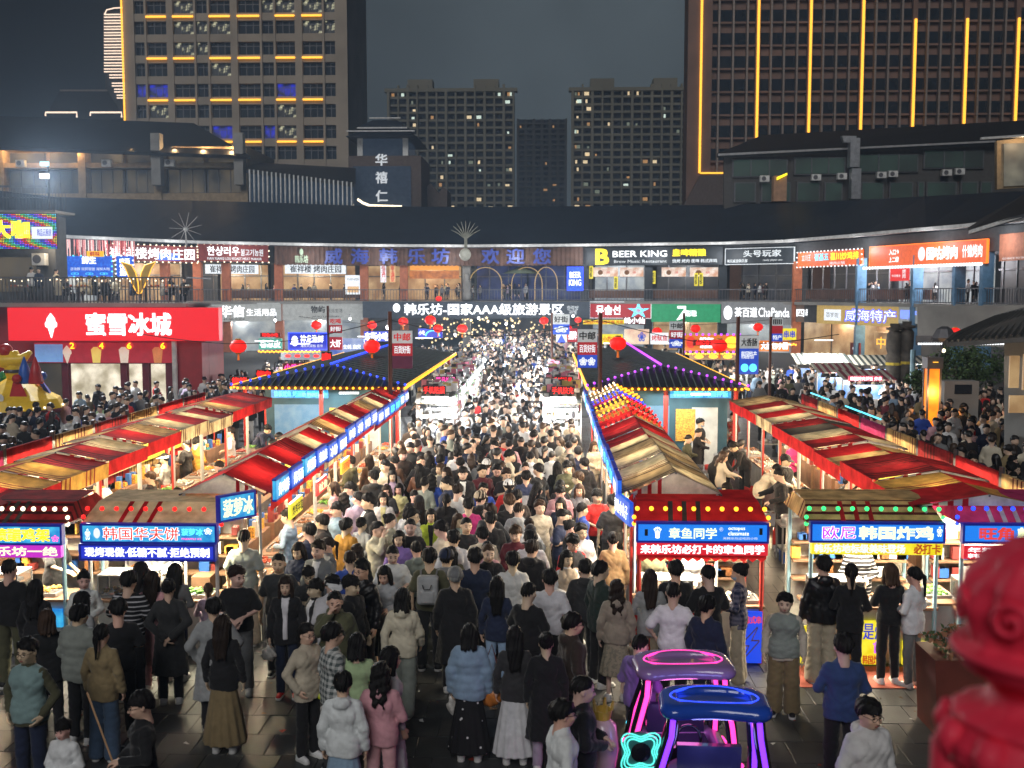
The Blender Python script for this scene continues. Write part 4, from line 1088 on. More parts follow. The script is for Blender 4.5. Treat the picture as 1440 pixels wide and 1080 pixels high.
for a, b in ((-60, 0), (6, 60), (62, 112), (121, 170), (172, 218), (231, 285), (287, 338)):
 f = bx('window', M_STEEL, lw, DX(a), DX(b), YD+1.0, YD+1.2, DZ(271), DZ(237)); bx('pane', DWIN, f, DX(a)+.2, DX(b)-.2, YD+.9, YD+.98, DZ(270), DZ(238))
 q = MB();
 for i in (1, 2): xx = DX(a)+(DX(b)-DX(a))*i/3; q.box(xx-.05, xx+.05, YD+.8, YD+.88, DZ(270), DZ(238))
 q.build('mullion', M_STEEL, f)
 f = bx('window', DWIN, lw, DX(a)+.2, DX(b)-.2, YD+1.0, YD+1.2, DZ(228), DZ(213))
for px in (34, 154, 242):
 a = thing('air_conditioner', 'white air conditioner unit on the cream wall, %s of three' % {34: 'left', 154: 'middle', 242: 'right'}[px], 'air conditioner', (DX(px), YD-.7, DZ(230)))
 bx('casing', M_GUT, a, -.5, .5, -.2, .3, -.4, .35); q = MB().lathe([(.26, 0), (.26, .03)], 12).build('fan_grille', M_STEEL, a); q.rotation_euler = (R(90), 0, 0); q.location = (-.12, -.21, 0)
for px in (-30, 20, 60, 110, 150, 190, 250, 290, 330): lamp('eave_light', 'POINT', (DX(px), YD-.9, DZ(212)), 260, (1, .62, .28), .3)
gh = thing('glass_hall', 'low hall with pale vertical glazing bars under a sloping dark roof', 'building')
quadpx('roof', M_ROOFD, gh, [(346, 238, 112), (500, 258, 112), (500, 236, 122), (350, 228, 122)], .4)
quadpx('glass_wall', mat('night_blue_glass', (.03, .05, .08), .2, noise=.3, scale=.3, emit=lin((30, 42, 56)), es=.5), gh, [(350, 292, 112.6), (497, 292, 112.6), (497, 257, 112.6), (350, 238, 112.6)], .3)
for i in range(24):
 px = 352+i*6.2; a = D(px, 292, 112); b = D(px, 238+19*i/24, 112)
 bx('glazing_bar', M_GUT, gh, a.x-.06, a.x+.06, 111.9, 112.2, a.z, b.z)
ct = thing('corner_turret', 'tall glazed turret with layered tiled roof and white vertical characters', 'building')
YC = 122
def CX(px): return D(px, 240, YC).x
def CZ(py): return D(540, py, YC).z
M_TUR = mat('turret_wall', (.10, .075, .065), .8)
bx('base', M_TUR, ct, CX(490), CX(592), YC, YC+9, 8, CZ(219))
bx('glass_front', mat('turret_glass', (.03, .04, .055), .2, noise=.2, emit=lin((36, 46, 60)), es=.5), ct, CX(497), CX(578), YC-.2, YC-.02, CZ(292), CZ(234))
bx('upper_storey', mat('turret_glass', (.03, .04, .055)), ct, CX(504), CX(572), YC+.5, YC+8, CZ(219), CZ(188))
for px in (506, 570): bx('corner_post', M_GUT, ct, CX(px)-.3, CX(px)+.3, YC+.2, YC+.5, CZ(219), CZ(187))
def hip(parent, x0, x1, y0, y1, z0, z1, inx, iny, m, name='roof'):
 q = MB(); vs = [(x0,y0,z0),(x1,y0,z0),(x1,y1,z0),(x0,y1,z0),(x0+inx,y0+iny,z1),(x1-inx,y0+iny,z1),(x1-inx,y1-iny,z1),(x0+inx,y1-iny,z1)]
 q.add(vs, [(0,3,2,1),(4,5,6,7),(0,1,5,4),(1,2,6,5),(2,3,7,6),(3,0,4,7)]); return q.build(name, m, parent)
hip(ct, CX(490), CX(588), YC-1.5, YC+10, CZ(194), CZ(185), 1.5, 1.5, M_ROOF)
bx('roof_trim', M_GUT, ct, CX(492), CX(586), YC-1.7, YC-1.5, CZ(188), CZ(186.5))
hip(ct, CX(502), CX(576), YC-.5, YC+9, CZ(181), CZ(166), 1.6, 2, M_ROOF)
bx('roof_trim', M_GUT, ct, CX(518), CX(562), YC+1.0, YC+1.2, CZ(164.5), CZ(163)); bx('roof_trim', M_GUT, ct, CX(504), CX(574), YC-.7, YC-.5, CZ(182), CZ(180))
for ch, py in zip('华禧仁', (225, 250, 276)):
 letters(ch, glow('pale_letter', (200, 205, 210), .7), ct, CX(529), CX(545), CZ(py+8), CZ(py-8), YC-.25, .03)
o = thing('light_garland', 'bright white string light on the ledge left of the turret base', 'string light')
MB().tube([D(503, 280, YC-1), D(510, 285, YC-1), D(520, 289, YC-1), D(565, 290.5, YC-1)], .14, 5).build('bulb_string', GWARM, o)
gb = thing('gable_house', 'small dim house with a notched gable beside the turret', 'building')
MB().prism([(CX(595), 8), (CX(624), 8), (CX(624), CZ(262)), (CX(617), CZ(258)), (CX(612), CZ(268)), (CX(600), CZ(253)), (CX(595), CZ(257))], YC+4, YC+9).build('wall', M_TUR, gb)
rw = thing('office_wing', 'grey upper building with dark green windows, air units and a long dark roof', 'building')
YR = 108
def RX(px): return D(px, 240, YR).x
def RZ(py): return D(1230, py, YR).z
quadpx('roof', M_ROOFD, rw, [(1008, 216, YR-1), (1460, 196, YR-1), (1460, 168, YR+9), (1072, 190, YR+9)], .4)
quadpx('eave_trim', mat('dim_gutter', (.3, .3, .3), .6), rw, [(1010, 219, YR-1.1), (1400, 200, YR-1.1), (1400, 197.5, YR-1.1), (1010, 216, YR-1.1)], .2)
quadpx('wall', M_GREYW, rw, [(1018, 296, YR), (1460, 285, YR), (1460, 196, YR), (1018, 218, YR)], .4)
GWIN = screen('green_dark_glass', (14, 26, 24), (34, 56, 48), .5, .3)
def fwin(a, b, t0, t1, m=GWIN):
 f = bx('window', M_STEEL, rw, RX(a), RX(b), YR-.25, YR-.02, RZ(t1), RZ(t0)); bx('pane', m, f, RX(a)+.15, RX(b)-.15, YR-.32, YR-.26, RZ(t1)+.12, RZ(t0)-.12)
 q = MB(); n = max(1, int((b-a)/22))
 for i in range(1, n): xx = RX(a)+(RX(b)-RX(a))*i/n; q.box(xx-.06, xx+.06, YR-.40, YR-.33, RZ(t1), RZ(t0))
 if q.v: q.build('mullion', M_STEEL, f)
for a, b, t0, t1 in ((1029, 1107, 223, 249), (1116, 1188, 221, 246), (1206, 1290, 217, 243), (1297, 1382, 212, 238)): fwin(a, b, t0, t1)
for a, b in ((1032, 1063), (1070, 1112), (1120, 1153), (1159, 1185), (1210, 1243), (1250, 1284), (1290, 1300), (1302, 1345), (1350, 1375), (1378, 1395)): fwin(a, b, 256, 284)
for i, px in enumerate((1073, 1145, 1181, 1236, 1252, 1327, 1345)):
 a = thing('air_conditioner', 'white air conditioner unit on the grey office wing, number %s from the left' % ('one two three four five six seven'.split()[i]), 'air conditioner', (RX(px), YR-.8, RZ(252-i*1.5)))
 bx('casing', M_GUT, a, -.45, .45, -.2, .3, -.3, .3); q = MB().lathe([(.22, 0), (.22, .03)], 10).build('fan_grille', M_STEEL, a); q.rotation_euler = (R(90), 0, 0); q.location = (-.1, -.21, 0)
duct = thing('exhaust_duct', 'wrapped silver exhaust duct rising over the roof of the office wing', 'duct')
M_DUCT = mat('foil_duct', (.45, .46, .48), .35, metal=.7, bump=.8, bscale=3)
MB().box(RX(1190), RX(1203), YR-2, YR-1, RZ(282), RZ(240)).build('lower_pipe', M_DUCT, duct)
MB().box(RX(1187), RX(1200), YR-2.1, YR-1.05, RZ(238), RZ(198)).build('upper_pipe', M_DUCT, duct)
quadpx('vent_cowl', M_DUCT, duct, [(1187, 200, YR-2), (1202, 200, YR-2), (1205, 191, YR-2), (1184, 191, YR-2)], .6)
vc = thing('vent_cabinet', 'wooden boxed vent cabinet standing on the roof before the office wing', 'cabinet'); bx('box', mat('plywood', (.35, .20, .12), .8), vc, RX(1082), RX(1100), YR-2.2, YR-1.2, RZ(285), RZ(250)); quadpx('flue', GY, vc, [(1093, 253, YR-2.4), (1107, 246, YR-2.4), (1107, 243, YR-2.4), (1093, 249, YR-2.4)], .2)
rc = thing('corner_house', 'cream pillared corner with a large lit window at the right edge behind the roof', 'building')
quadpx('wall', M_CREAMW, rc, [(1402, 266, 96), (1470, 262, 96), (1470, 190, 96), (1402, 198, 96)], .5)
quadpx('window', screen('pale_curtain', (90, 88, 80), (150, 145, 125), .5, .4), rc, [(1412, 262, 95.8), (1470, 259, 95.8), (1470, 200, 95.8), (1412, 202, 95.8)], .1)
quadpx('eave', M_GUT, rc, [(1380, 196, 94), (1470, 190, 94), (1470, 187, 94), (1380, 193, 94)], .3)
for px in (1440,): lamp('eave_light', 'POINT', D(px, 200, 94.5), 120, (1, .7, .4), .3)
# ------------------------------------------------------------------ night haze over the town
hz = bpy.data.materials.new('night_haze'); hz.use_nodes = True; hn = hz.node_tree; hn.nodes.clear()
ho = hn.nodes.new('ShaderNodeOutputMaterial'); hv = hn.nodes.new('ShaderNodeVolumePrincipled'); hv.inputs['Color'].default_value = (.55, .72, .95, 1); hv.inputs['Density'].default_value = HAZE; hv.inputs['Anisotropy'].default_value = .35
hn.links.new(hv.outputs[0], ho.inputs['Volume'])
o = MB().box(-420, 420, -30, 760, -1.7, max(TZ(-60), OZ(-80))+3).build('haze', hz); o['kind'] = 'stuff'
q = MB()
for _ in range(90):
 x = rs.uniform(-7, 7); y = rs.uniform(11.5, 16); a_ = rs.uniform(0, 3); s_ = rs.uniform(.012, .05); u = Vector((math.cos(a_), math.sin(a_), 0)); v = Vector((-u.y, u.x, 0))*rs.uniform(.3, .9); c_ = Vector((x, y, .012))
 q.mat(rs.randrange(3)).add([c_-u*s_-v*s_, c_+u*s_-v*s_+Vector((0, 0, .01)), c_+u*s_+v*s_, c_-u*s_+v*s_+Vector((0, 0, .012))], [(0, 1, 2, 3)])
o = q.build('litter', [M_GUT, mat('brown_litter', (.2, .12, .06), .8), mat('red_litter', (.4, .05, .03), .7)]); props(o, 'small scraps of paper and skewer litter on the dark paving', 'litter', kind='stuff')
# ------------------------------------------------------------------ market stalls
def canvas(name, col, stripes=None, tr=.13):
 if name in MATS: return MATS[name]
 m = mat(name, col, .95, spec=.15, noise=.26, scale=4.5, bump=.25, bscale=14, transl=tr)
 n = m.node_tree; b = n.nodes['Principled BSDF']
 if stripes:
  co = n.nodes.new('ShaderNodeTexCoord'); s = n.nodes.new('ShaderNodeSeparateXYZ'); n.links.new(co.outputs['Object'], s.inputs[0])
  def mt(op, a, v):
   g = n.nodes.new('ShaderNodeMath'); g.operation = op; n.links.new(a, g.inputs[0])
   if v is not None:
    if isinstance(v, float): g.inputs[1].default_value = v
    else: n.links.new(v, g.inputs[1])
   return g.outputs[0]
  line = mt('LESS_THAN', mt('FRACT', mt('MULTIPLY', s.outputs['Y'], stripes[1]), None), .34)
  win = mt('LESS_THAN', mt('FRACT', mt('MULTIPLY', s.outputs['Y'], stripes[2]), None), .48)
  f = mt('MULTIPLY', line, win)
  mx = n.nodes.new('ShaderNodeMix'); mx.data_type = 'RGBA'; n.links.new(f, mx.inputs['Factor'])
  old = b.inputs['Base Color'].links[0].from_socket
  n.links.new(old, mx.inputs['A']); mx.inputs['B'].default_value = (*stripes[0], 1); n.links.new(mx.outputs['Result'], b.inputs['Base Color'])
  for q in n.nodes:
   if q.type == 'BSDF_TRANSLUCENT': n.links.new(mx.outputs['Result'], q.inputs['Color'])
 return m
C_RED = canvas('red_canvas', (.46, .018, .022)); C_DRED = canvas('dark_red_canvas', (.27, .018, .022), ((.05, .01, .01), 6.0, .8))
C_TAN = canvas('tan_canvas', (.52, .35, .15), ((.10, .02, .02), 6.5, .9)); C_CREAM = canvas('cream_canvas', (.58, .50, .32), ((.10, .02, .02), 7.0, 1.1))
C_GOLD = canvas('gold_canvas', (.56, .33, .08), ((.20, .03, .02), 6.0, 1.0)); C_GREYC = canvas('worn_black_canvas', (.06, .055, .05)); C_OLIVE = canvas('worn_plaid_canvas', (.32, .24, .13), ((.05, .03, .02), 7.0, 1.3))
C_WHITE = canvas('white_canvas', (.62, .58, .50)); C_SAND = canvas('sand_canvas', (.60, .46, .28)); C_PURP = canvas('magenta_canvas', (.35, .03, .12))
CANV = [C_RED, C_DRED, C_TAN, C_CREAM, C_GOLD, C_OLIVE]
M_POST = mat('white_stall_post', (.45, .45, .44), .5); M_REDPOST = mat('red_post', (.45, .03, .02), .5); M_BLUEPOST = mat('pale_blue_post', (.25, .42, .50), .5)
M_COUNTER = mat('steel_counter', (.42, .42, .42), .35, metal=.6, noise=.15); M_WOOD = mat('brown_wood', (.20, .11, .06), .7, noise=.2)
M_FRAMEB = mat('blue_sign_frame', (.01, .02, .12), .4, emit=lin((10, 20, 120)), es=.6)
FOODS = [mat('fried_golden_food', (.62, .32, .05), .5, noise=.4, scale=30), mat('red_sauced_food', (.45, .06, .02), .4, noise=.4, scale=30), mat('green_food', (.12, .30, .05), .6, noise=.4, scale=30), mat('white_food', (.65, .60, .5), .6, noise=.2, scale=30), mat('brown_skewer', (.22, .09, .03), .5, noise=.4, scale=30)]
rs = random.Random(11)
def sagsheet(a, b, c, d, sag=.03, n=4, wv=.0):    # quad a b c d as hanging cloth, origin at a
 a, b, c, d = map(Vector, (a, b, c, d)); q = MB(); vs = []
 for i in range(n+1):
  for j in range(n+1):
   u, v = i/n, j/n
   p = a.lerp(b, u).lerp(d.lerp(c, u), v)
   p.z -= sag*16*u*(1-u)*v*(1-v) + (wv*math.sin(u*9)*v if wv else 0)
   vs.append(p-a)
 q.add(vs, [(i*(n+1)+j, (i+1)*(n+1)+j, (i+1)*(n+1)+j+1, i*(n+1)+j+1) for i in range(n) for j in range(n)])
 return q.mesh('sheet', True), a
TRAY = []
for k in range(3):
 r = random.Random(k); f = MB()
 for i in range(26): f.ball((r.uniform(-.22, .22), r.uniform(-.14, .14), .05+r.uniform(0, .03)), r.uniform(.025, .045), 5, 3, .7)
 TRAY.append(f.mesh('food_pile', True))
tray_me = MB().box(-.28, .28, -.20, .20, 0, .012).box(-.28, -.265, -.2, .2, .012, .05).box(.265, .28, -.2, .2, .012, .05).box(-.265, .265, -.2, -.185, .012, .05).box(-.265, .265, .185, .2, .012, .05).mesh('tray')
tray_me.materials.append(M_COUNTER)
FOODN = ['golden fried snacks', 'red sauced rice cakes', 'green vegetable rolls', 'white steamed dumplings', 'brown grilled skewers']
def tray(x, y, z, where, k=None, rz=0):
 k = rs.randrange(5) if k is None else k
 t = thing('food_tray', 'tray of %s, %s' % (FOODN[k], where), 'food tray', (x, y, z), rz, 'trays of food set out on the stall counters')
 link('tray', tray_me, None, t); me = TRAY[k % 3]
 o = link('food', me, None, t)
 if not me.materials: me.materials.append(FOODS[k])
 o.material_slots[0].link = 'OBJECT'; o.material_slots[0].material = FOODS[k]
WORDS = ['烤冷面', '炸鸡排', '鱿鱼串', '韩国年糕', '海鲜饼', '手抓饼', '烤生蚝', '酸奶', '烤肠', '章鱼烧', '臭豆腐', '冰粉']
ORD = ['nearest', 'second', 'third', 'fourth', 'fifth', 'sixth', 'seventh', 'eighth', 'farthest']
CNAME = {}
def row_stall(i, rowname, xe, xr, xb, y0, y1, ze, zr, cols, side, signs=True, lampcol=(1, .78, .5), energy=30, bulbs=None, boardx=None):
 # xe = open eave (signs), xr = ridge, xb = back eave; side=+1 when the open side looks towards +x
 dz = rs.uniform(-.06, .06)
 t = thing('market_stall', '%s stall of the %s' % (ORD[min(i, 8)], rowname), 'stall', ((xe+xb)/2, (y0+y1)/2, 0), 0, 'gabled stalls of the '+rowname)
 O = Vector(t.location)
 def sh(name, a, b, c, d, m, sag=.03, wv=0):
  me, o = sagsheet(a, b, c, d, sag, 4, wv); ob = link(name, me, m, t, o-O); return ob
 ym = (y0+y1)/2; g = .02
 ze += dz; zr += dz
 for k, (ya, yb) in enumerate(((y0+g, ym), (ym, y1-g))):
  sh('roof_panel', (xe-.12*(-side), ya, ze), (xe-.12*(-side), yb, ze), (xr, yb, zr), (xr, ya, zr), cols[k], .035)
  sh('roof_panel', (xr, ya, zr), (xr, yb, zr), (xb, yb, ze), (xb, ya, ze), cols[(k+1) % 2], .035)
 fr = MB()
 for yy in (y0+.05, y1-.05):
  fr.bar((xe-O.x, yy-O.y, ze-.02), (xr-O.x, yy-O.y, zr-.02), .018, n=4); fr.bar((xr-O.x, yy-O.y, zr-.02), (xb-O.x, yy-O.y, ze-.02), .018, n=4)
 for xx, zz in ((xe, ze), (xb, ze), (xr, zr)): fr.bar((xx-O.x, y0-O.y, zz-.02), (xx-O.x, y1-O.y, zz-.02), .018, n=4)
 fr.build('roof_frame', M_STEEL, t)
 for xx in (xe-side*.08, xb+side*.05):
  for yy in (y0+.06, y1-.06): MB().bar((xx-O.x, yy-O.y, 0), (xx-O.x, yy-O.y, ze), .025, n=5).build('post', M_POST if rs.random() < .6 else M_REDPOST, t)
 # gable infill, striped cloth, facing the camera
 gm = MB(); w = xb-xe
 gm.add([(xe-O.x, y0-O.y+.01, ze), (xb-O.x, y0-O.y+.01, ze), (xr-O.x, y0-O.y+.01, zr)], [(0, 1, 2)]); gm.build('gable_cloth', C_WHITE, t)
 for j in range(3):
  u0 = .16+.22*j; u1 = u0+.09; L = [(xe+(xr-xe)*u, ze+(zr-ze)*u) for u in (u0, u1)]
  MB().add([(L[0][0]-O.x, y0-O.y, ze), (L[1][0]-O.x, y0-O.y, ze), (L[1][0]-O.x, y0-O.y, L[1][1]), (L[0][0]-O.x, y0-O.y, L[0][1])], [(0, 1, 2, 3)]).build('red_stripe', C_RED, t)
 # hanging valance on the open side
 sh('valance', (xe-.12*(-side), y0, ze), (xe-.12*(-side), y1, ze), (xe-.10*(-side), y1, ze-.28), (xe-.10*(-side), y0, ze-.28), cols[0] if rs.random() < .6 else C_RED, 0, .0)
 xc0, xc1 = sorted((xe-side*.15, xe-side*.65))
 bx('counter', M_COUNTER, t, xc0-O.x, xc1-O.x, y0-O.y+.05, y1-O.y-.05, 0.02, .86)
 bx('counter_top', M_WOOD, t, xc0-O.x-.04, xc1-O.x+.04, y0-O.y+.03, y1-O.y-.03, .862, .90)
 xs0, xs1 = sorted((xb+side*.1, xb+side*.4))
 bx('back_shelf', M_WOOD, t, xs0-O.x, xs1-O.x, y0-O.y+.15, y1-O.y-.15, .02, 1.0)
 q = MB()
 for _ in range(14):
  a = rs.uniform(xs0+.03, xs1-.03)-O.x; b_ = rs.uniform(y0+.2, y1-.2)-O.y; hh = rs.uniform(.08, .3); q.mat(rs.randrange(4)).box(a-.05, a+.05, b_-.06, b_+.06, 1.001, 1.0+hh)
 q.build('stored_goods', [M_GUT, FOODS[0], B_REDD, mat('plastic_crate_blue', (.03, .12, .4), .5)], t)
 k0 = rs.randrange(5)
 for kk, yy in enumerate((y0+.55, y1-.55)): tray((xc0+xc1)/2, yy, .90, '%s stall of %s' % (ORD[min(i, 8)], rowname.split(' beside')[0].split(' along')[0]), (k0+kk) % 5, math.pi/2)
 bx('menu_backdrop', rs.choice([B_CREAM, B_YEL, WARMI]), t, xb-O.x-.02+side*.02, xb-O.x+.02+side*.02, y0-O.y+.2, y1-O.y-.2, 1.3, 1.75)
 if signs:
  for k in range(2):
   ya = y0+.04+k*(y1-y0)/2; yb = ya+(y1-y0)/2-.20
   xx = xe+side*.16
   s_ = bx('sign_panel', B_BLUE if rs.random() < .75 else B_CYAN, t, *( [xx-.03-O.x, xx+.03-O.x, ya-O.y, yb-O.y, ze-.10, ze+.20]))
   fm = MB(); fm.box(xx-.035-O.x, xx+.035-O.x, ya-O.y-.02, yb-O.y+.02, ze+.20, ze+.225).box(xx-.035-O.x, xx+.035-O.x, ya-O.y-.02, yb-O.y+.02, ze-.125, ze-.10); fm.build('sign_frame', M_FRAMEB, t)
   word = rs.choice(WORDS)
   L = yb-ya
   lt = letters(word, GW if rs.random() < .7 else GC, s_, -L*.42, L*.42, 0, .20, 0, .03)
   lt.rotation_euler = (0, 0, R(90)*side); lt.location = (xx+side*.035-O.x, (ya+yb)/2-O.y, ze-.05)
 MB().bar((0, 0, zr-.05), (0, 0, zr-.22), .01, n=4).bar((0, 0, zr-.22), (0, 0, zr-.32), .09, .10, 8).build('lamp_shade', GWARM, t, loc=None)
 lamp('stall_lamp', 'POINT', (side*.12, 0, zr-.55), energy, lampcol, .10, t)
 if signs: lamp('sign_light', 'AREA', (xe+side*.22-O.x, 0, ze-.16), 24, (1, .92, .8), .08, t, (0, -side*R(50), 0), size_y=1.7)
 if bulbs:
  for face, (xa, za, xq, zq) in enumerate(((xe, ze, xr, zr), (xr, zr, xb, ze))):
   q = MB()
   for e_ in (y0+.06, ym, y1-.3):
    for j in range(7): u = j/6.0; q.ball((xa+(xq-xa)*u-O.x, e_-O.y, za+(zq-za)*u+.05), .036, 5, 3)
   q.build('bulb_string', bulbs[face % len(bulbs)], t)['kind'] = 'stuff'
 return t
pal = {'LC': [(C_RED, C_RED), (C_RED, C_DRED), (C_CREAM, C_RED), (C_TAN, C_RED), (C_CREAM, C_DRED), (C_DRED, C_TAN), (C_CREAM, C_DRED), (C_DRED, C_DRED)],
       'RC': [(C_OLIVE, C_CREAM), (C_CREAM, C_OLIVE), (C_CREAM, C_DRED), (C_DRED, C_RED), (C_RED, C_GOLD), (C_GOLD, C_GREYC), (C_PURP, C_GOLD), (C_OLIVE, C_GOLD)],
       'LL': [(C_RED, C_GOLD), (C_GOLD, C_DRED), (C_DRED, C_CREAM), (C_RED, C_TAN), (C_CREAM, C_RED), (C_CREAM, C_DRED), (C_TAN, C_RED), (C_DRED, C_DRED)],
       'RR': [(C_RED, C_GOLD), (C_DRED, C_DRED), (C_TAN, C_RED), (C_DRED, C_CREAM), (C_GREYC, C_DRED), (C_CREAM, C_RED), (C_CREAM, C_DRED), (C_OLIVE, C_OLIVE)]}
for i in range(8):
 y0 = 16.3+2*i; y1 = y0+2
 row_stall(i, 'left row beside the crowded aisle', -4.42, -5.05, -5.75, y0, y1, 2.38, 2.70, pal['LC'][i], 1, lampcol=(1, .80, .52), energy=130)
 bl_ = None if i < 4 else [[GR, GR], [GO, GR], [GB, GB], [GWARM, GO]][i-4]
 row_stall(i, 'right row beside the crowded aisle', 1.28, 1.98, 2.68, y0, y1, 2.38, 2.72, pal['RC'][i], -1, energy=110, bulbs=bl_)
 if i < 8:
  row_stall(i, 'far left row along the service lane', -8.40, -9.30, -10.1, y0-.6, y1-.6, 2.34, 2.52, pal['LL'][i], 1, signs=False, energy=120)
  row_stall(i, 'far right row along the service lane', 5.52, 6.50, 7.3, y0-.6, y1-.6, 2.36, 2.53, pal['RR'][i], -1, signs=False, energy=120)
# boards standing behind the two outer rows
for side, X in (('left', -10.35), ('right', 7.55)):
 for i in range(8):
  y0 = 15.8+2*i; m = [C_TAN, C_RED, C_DRED, C_TAN, C_PURP, C_RED, C_TAN, C_DRED][(i+(side == 'left')*3) % 8]
  t = thing('back_board', '%s canvas back board behind the %s stall of the far %s row' % ({'tan_canvas': 'tan', 'red_canvas': 'bright red', 'dark_red_canvas': 'dark red', 'magenta_canvas': 'purple red'}[m.name], ORD[i], side), 'board', (X, y0+1, 0))
  bx('panel', m, t, -.03, .03, -.93, .93, 1.0, 2.52);
  for yy in (-.97, .97): MB().bar((0, yy, 0), (0, yy, 2.62), .035, n=5).build('post', M_STEEL, t)
o = thing('cyan_strip_light', 'thin cyan light strip along the top of the right back boards', 'string light')
MB().tube([(7.62, 24.5, 2.62), (7.62, 27.4, 2.62)], .022, 4).tube([(7.62, 29, 2.62), (7.62, 31, 2.62)], .022, 4).build('light_strip', GC, o)
# ------------------------------------------------------------------ booths facing the camera
YB = 15.55
def booth(label, px0, px1, top, signs_, canopy, stripe, bulbcol, posts, valance=None, lampc=(1, .85, .62), energy=70, fronts=(), depth=1.5, food=0, scallop=None):
 a = D(px0, 783, YB); b = D(px1, 735, YB); W = b.x-a.x; cx = (a.x+b.x)/2
 t = thing('food_booth', label, 'stall', (cx, YB, 0), 0)
 def zz(py): return D(px0, py, YB).z
 zt = zz(718); zs = zz(735)
 # mansard canopy
 MB().add([(-W/2-.06, -.02, zs), (W/2+.06, -.02, zs), (W/2-.02, .42, zt+.06), (-W/2+.02, .42, zt+.06)], [(0, 1, 2, 3)]).build('canopy_front', canopy, t)
 MB().add([(W/2+.06, -.02, zs), (W/2+.06, depth, zs), (W/2-.02, depth-.3, zt+.06), (W/2-.02, .42, zt+.06)], [(0, 1, 2, 3)]).build('canopy_side', canopy, t)
 MB().add([(-W/2-.06, -.02, zs), (-W/2-.06, depth, zs), (-W/2+.02, depth-.3, zt+.06), (-W/2+.02, .42, zt+.06)], [(3, 2, 1, 0)]).build('canopy_side', canopy, t)
 MB().add([(-W/2+.02, .42, zt+.06), (W/2-.02, .42, zt+.06), (W/2-.02, depth-.3, zt+.10), (-W/2+.02, depth-.3, zt+.10)], [(0, 1, 2, 3)]).build('canopy_top', canopy, t)
 for k in range(3):
  u = -W/2+W*(.24+.11*k); sk = .02
  MB().add([(u, -.03, zs), (u+.07, -.03, zs), (u+.07+sk*2, .41, zt+.065), (u+sk*2, .41, zt+.065)], [(0, 1, 2, 3)]).build('stripe', stripe, t)
 q = MB(); nb = 9
 for k in range(nb+1): q.ball((-W/2+W*k/nb, .06, zt+.02), .036, 7, 5)
 for k in range(1, 3):
  for sx in (-1, 1): q.ball((sx*(W/2+.05), .02, zt-.10*k), .034, 7, 5)
 for k, o_ in enumerate([q]): o_.build('bulb_string', bulbcol, t)['kind'] = 'stuff'
 for (u0, u1, p0, p1, bm, tx, frm) in signs_:
  z0, z1 = zz(p1), zz(p0); x0 = -W/2+W*u0; x1 = -W/2+W*u1
  s_ = bx('sign_panel', bm, t, x0, x1, -.14, -.05, z0, z1)
  if frm:
   f = MB().box(x0-.03, x1+.03, -.155, -.045, z1, z1+.03).box(x0-.03, x1+.03, -.155, -.045, z0-.03, z0).box(x0-.03, x0, -.155, -.045, z0, z1).box(x1, x1+.03, -.155, -.045, z0, z1); f.build('sign_frame', frm, s_)
  for (body, a0, a1, c0, c1, m, bold) in tx:
   if body == '#': bx('inset', m, s_, x0+(x1-x0)*a0, x0+(x1-x0)*a1, -.146, -.1405, z0+(z1-z0)*c0, z0+(z1-z0)*c1)
   else: letters(body, m, s_, x0+(x1-x0)*a0, x0+(x1-x0)*a1, z0+(z1-z0)*c0, z0+(z1-z0)*c1, -.142-.004*(m in (GLR, GLP)), bold, lift=.008)
 for sx in (-1, 1):
  MB().bar((sx*(W/2-.03), .02, 0), (sx*(W/2-.03), .02, zs), .032, n=6).build('post', posts, t)
  MB().bar((sx*(W/2-.03), depth-.1, 0), (sx*(W/2-.03), depth-.1, zs), .03, n=6).build('post', posts, t)
 if scallop:
  q = MB(); n = 14; z0 = zz(776)
  for k in range(n):
   x0 = -W/2+W*k/n; x1 = x0+W/n
   q.add([(x0, -.13, z0), (x1, -.13, z0), (x1, -.13, z0-.06), ((x0+x1)/2, -.135, z0-.11), (x0, -.13, z0-.06)], [(0, 4, 3, 2, 1)])
  q.build('scalloped_valance', scallop, t)
 bx('counter', M_COUNTER, t, -W/2+.02, W/2-.02, .05, .60, .02, .84); bx('counter_top', M_WOOD, t, -W/2-.02, W/2+.02, .0, .64, .842, .88)
 gl_ = mat('clear_glass', (.8, .85, .85), .05, noise=0); gl_.node_tree.nodes['Principled BSDF'].inputs['Transmission Weight'].default_value = .95
 gl_.node_tree.nodes['Principled BSDF'].inputs['IOR'].default_value = 1.1
 bx('display_case', gl_, t, -W/2+.10, -W/2+W*.45, .10, .55, .885, 1.22)
 fr = MB()
 for x in (-W/2+.10, -W/2+W*.45):
  for y in (.10, .55): fr.box(x-.01, x+.01, y-.01, y+.01, .885, 1.235)
 fr.box(-W/2+.09, -W/2+W*.46, .09, .56, 1.222, 1.24); fr.build('case_frame', M_COUNTER, t)
 for k in range(int(W/.6)): tray(cx-W/2+.35+k*.6, YB+.32, .886, 'on the ' + label.split(' with ')[0] + ' counter', (food+k) % 5)
 bx('back_wall', C_WHITE, t, -W/2, W/2, depth+.02, depth+.05, .0, zs-.25)
 q = MB()
 for _ in range(26):
  x = rs.uniform(-W/2+.1, W/2-.1); z = rs.choice((1.0, 1.3, 1.6)); hh = rs.uniform(.08, .22); wv = rs.uniform(.04, .10)
  q.mat(rs.randrange(5)).box(x-wv, x+wv, depth-.25, depth-.1, z, z+hh)
 for z in (.98, 1.28, 1.58): q.mat(5).box(-W/2+.05, W/2-.05, depth-.3, depth-.02, z-.03, z-.002)
 q.build('shelf_goods', [M_GUT, FOODS[0], B_REDD, mat('plastic_crate_blue', (.03, .12, .4)), FOODS[4], M_WOOD], t)['kind'] = 'stuff'
 q = MB()
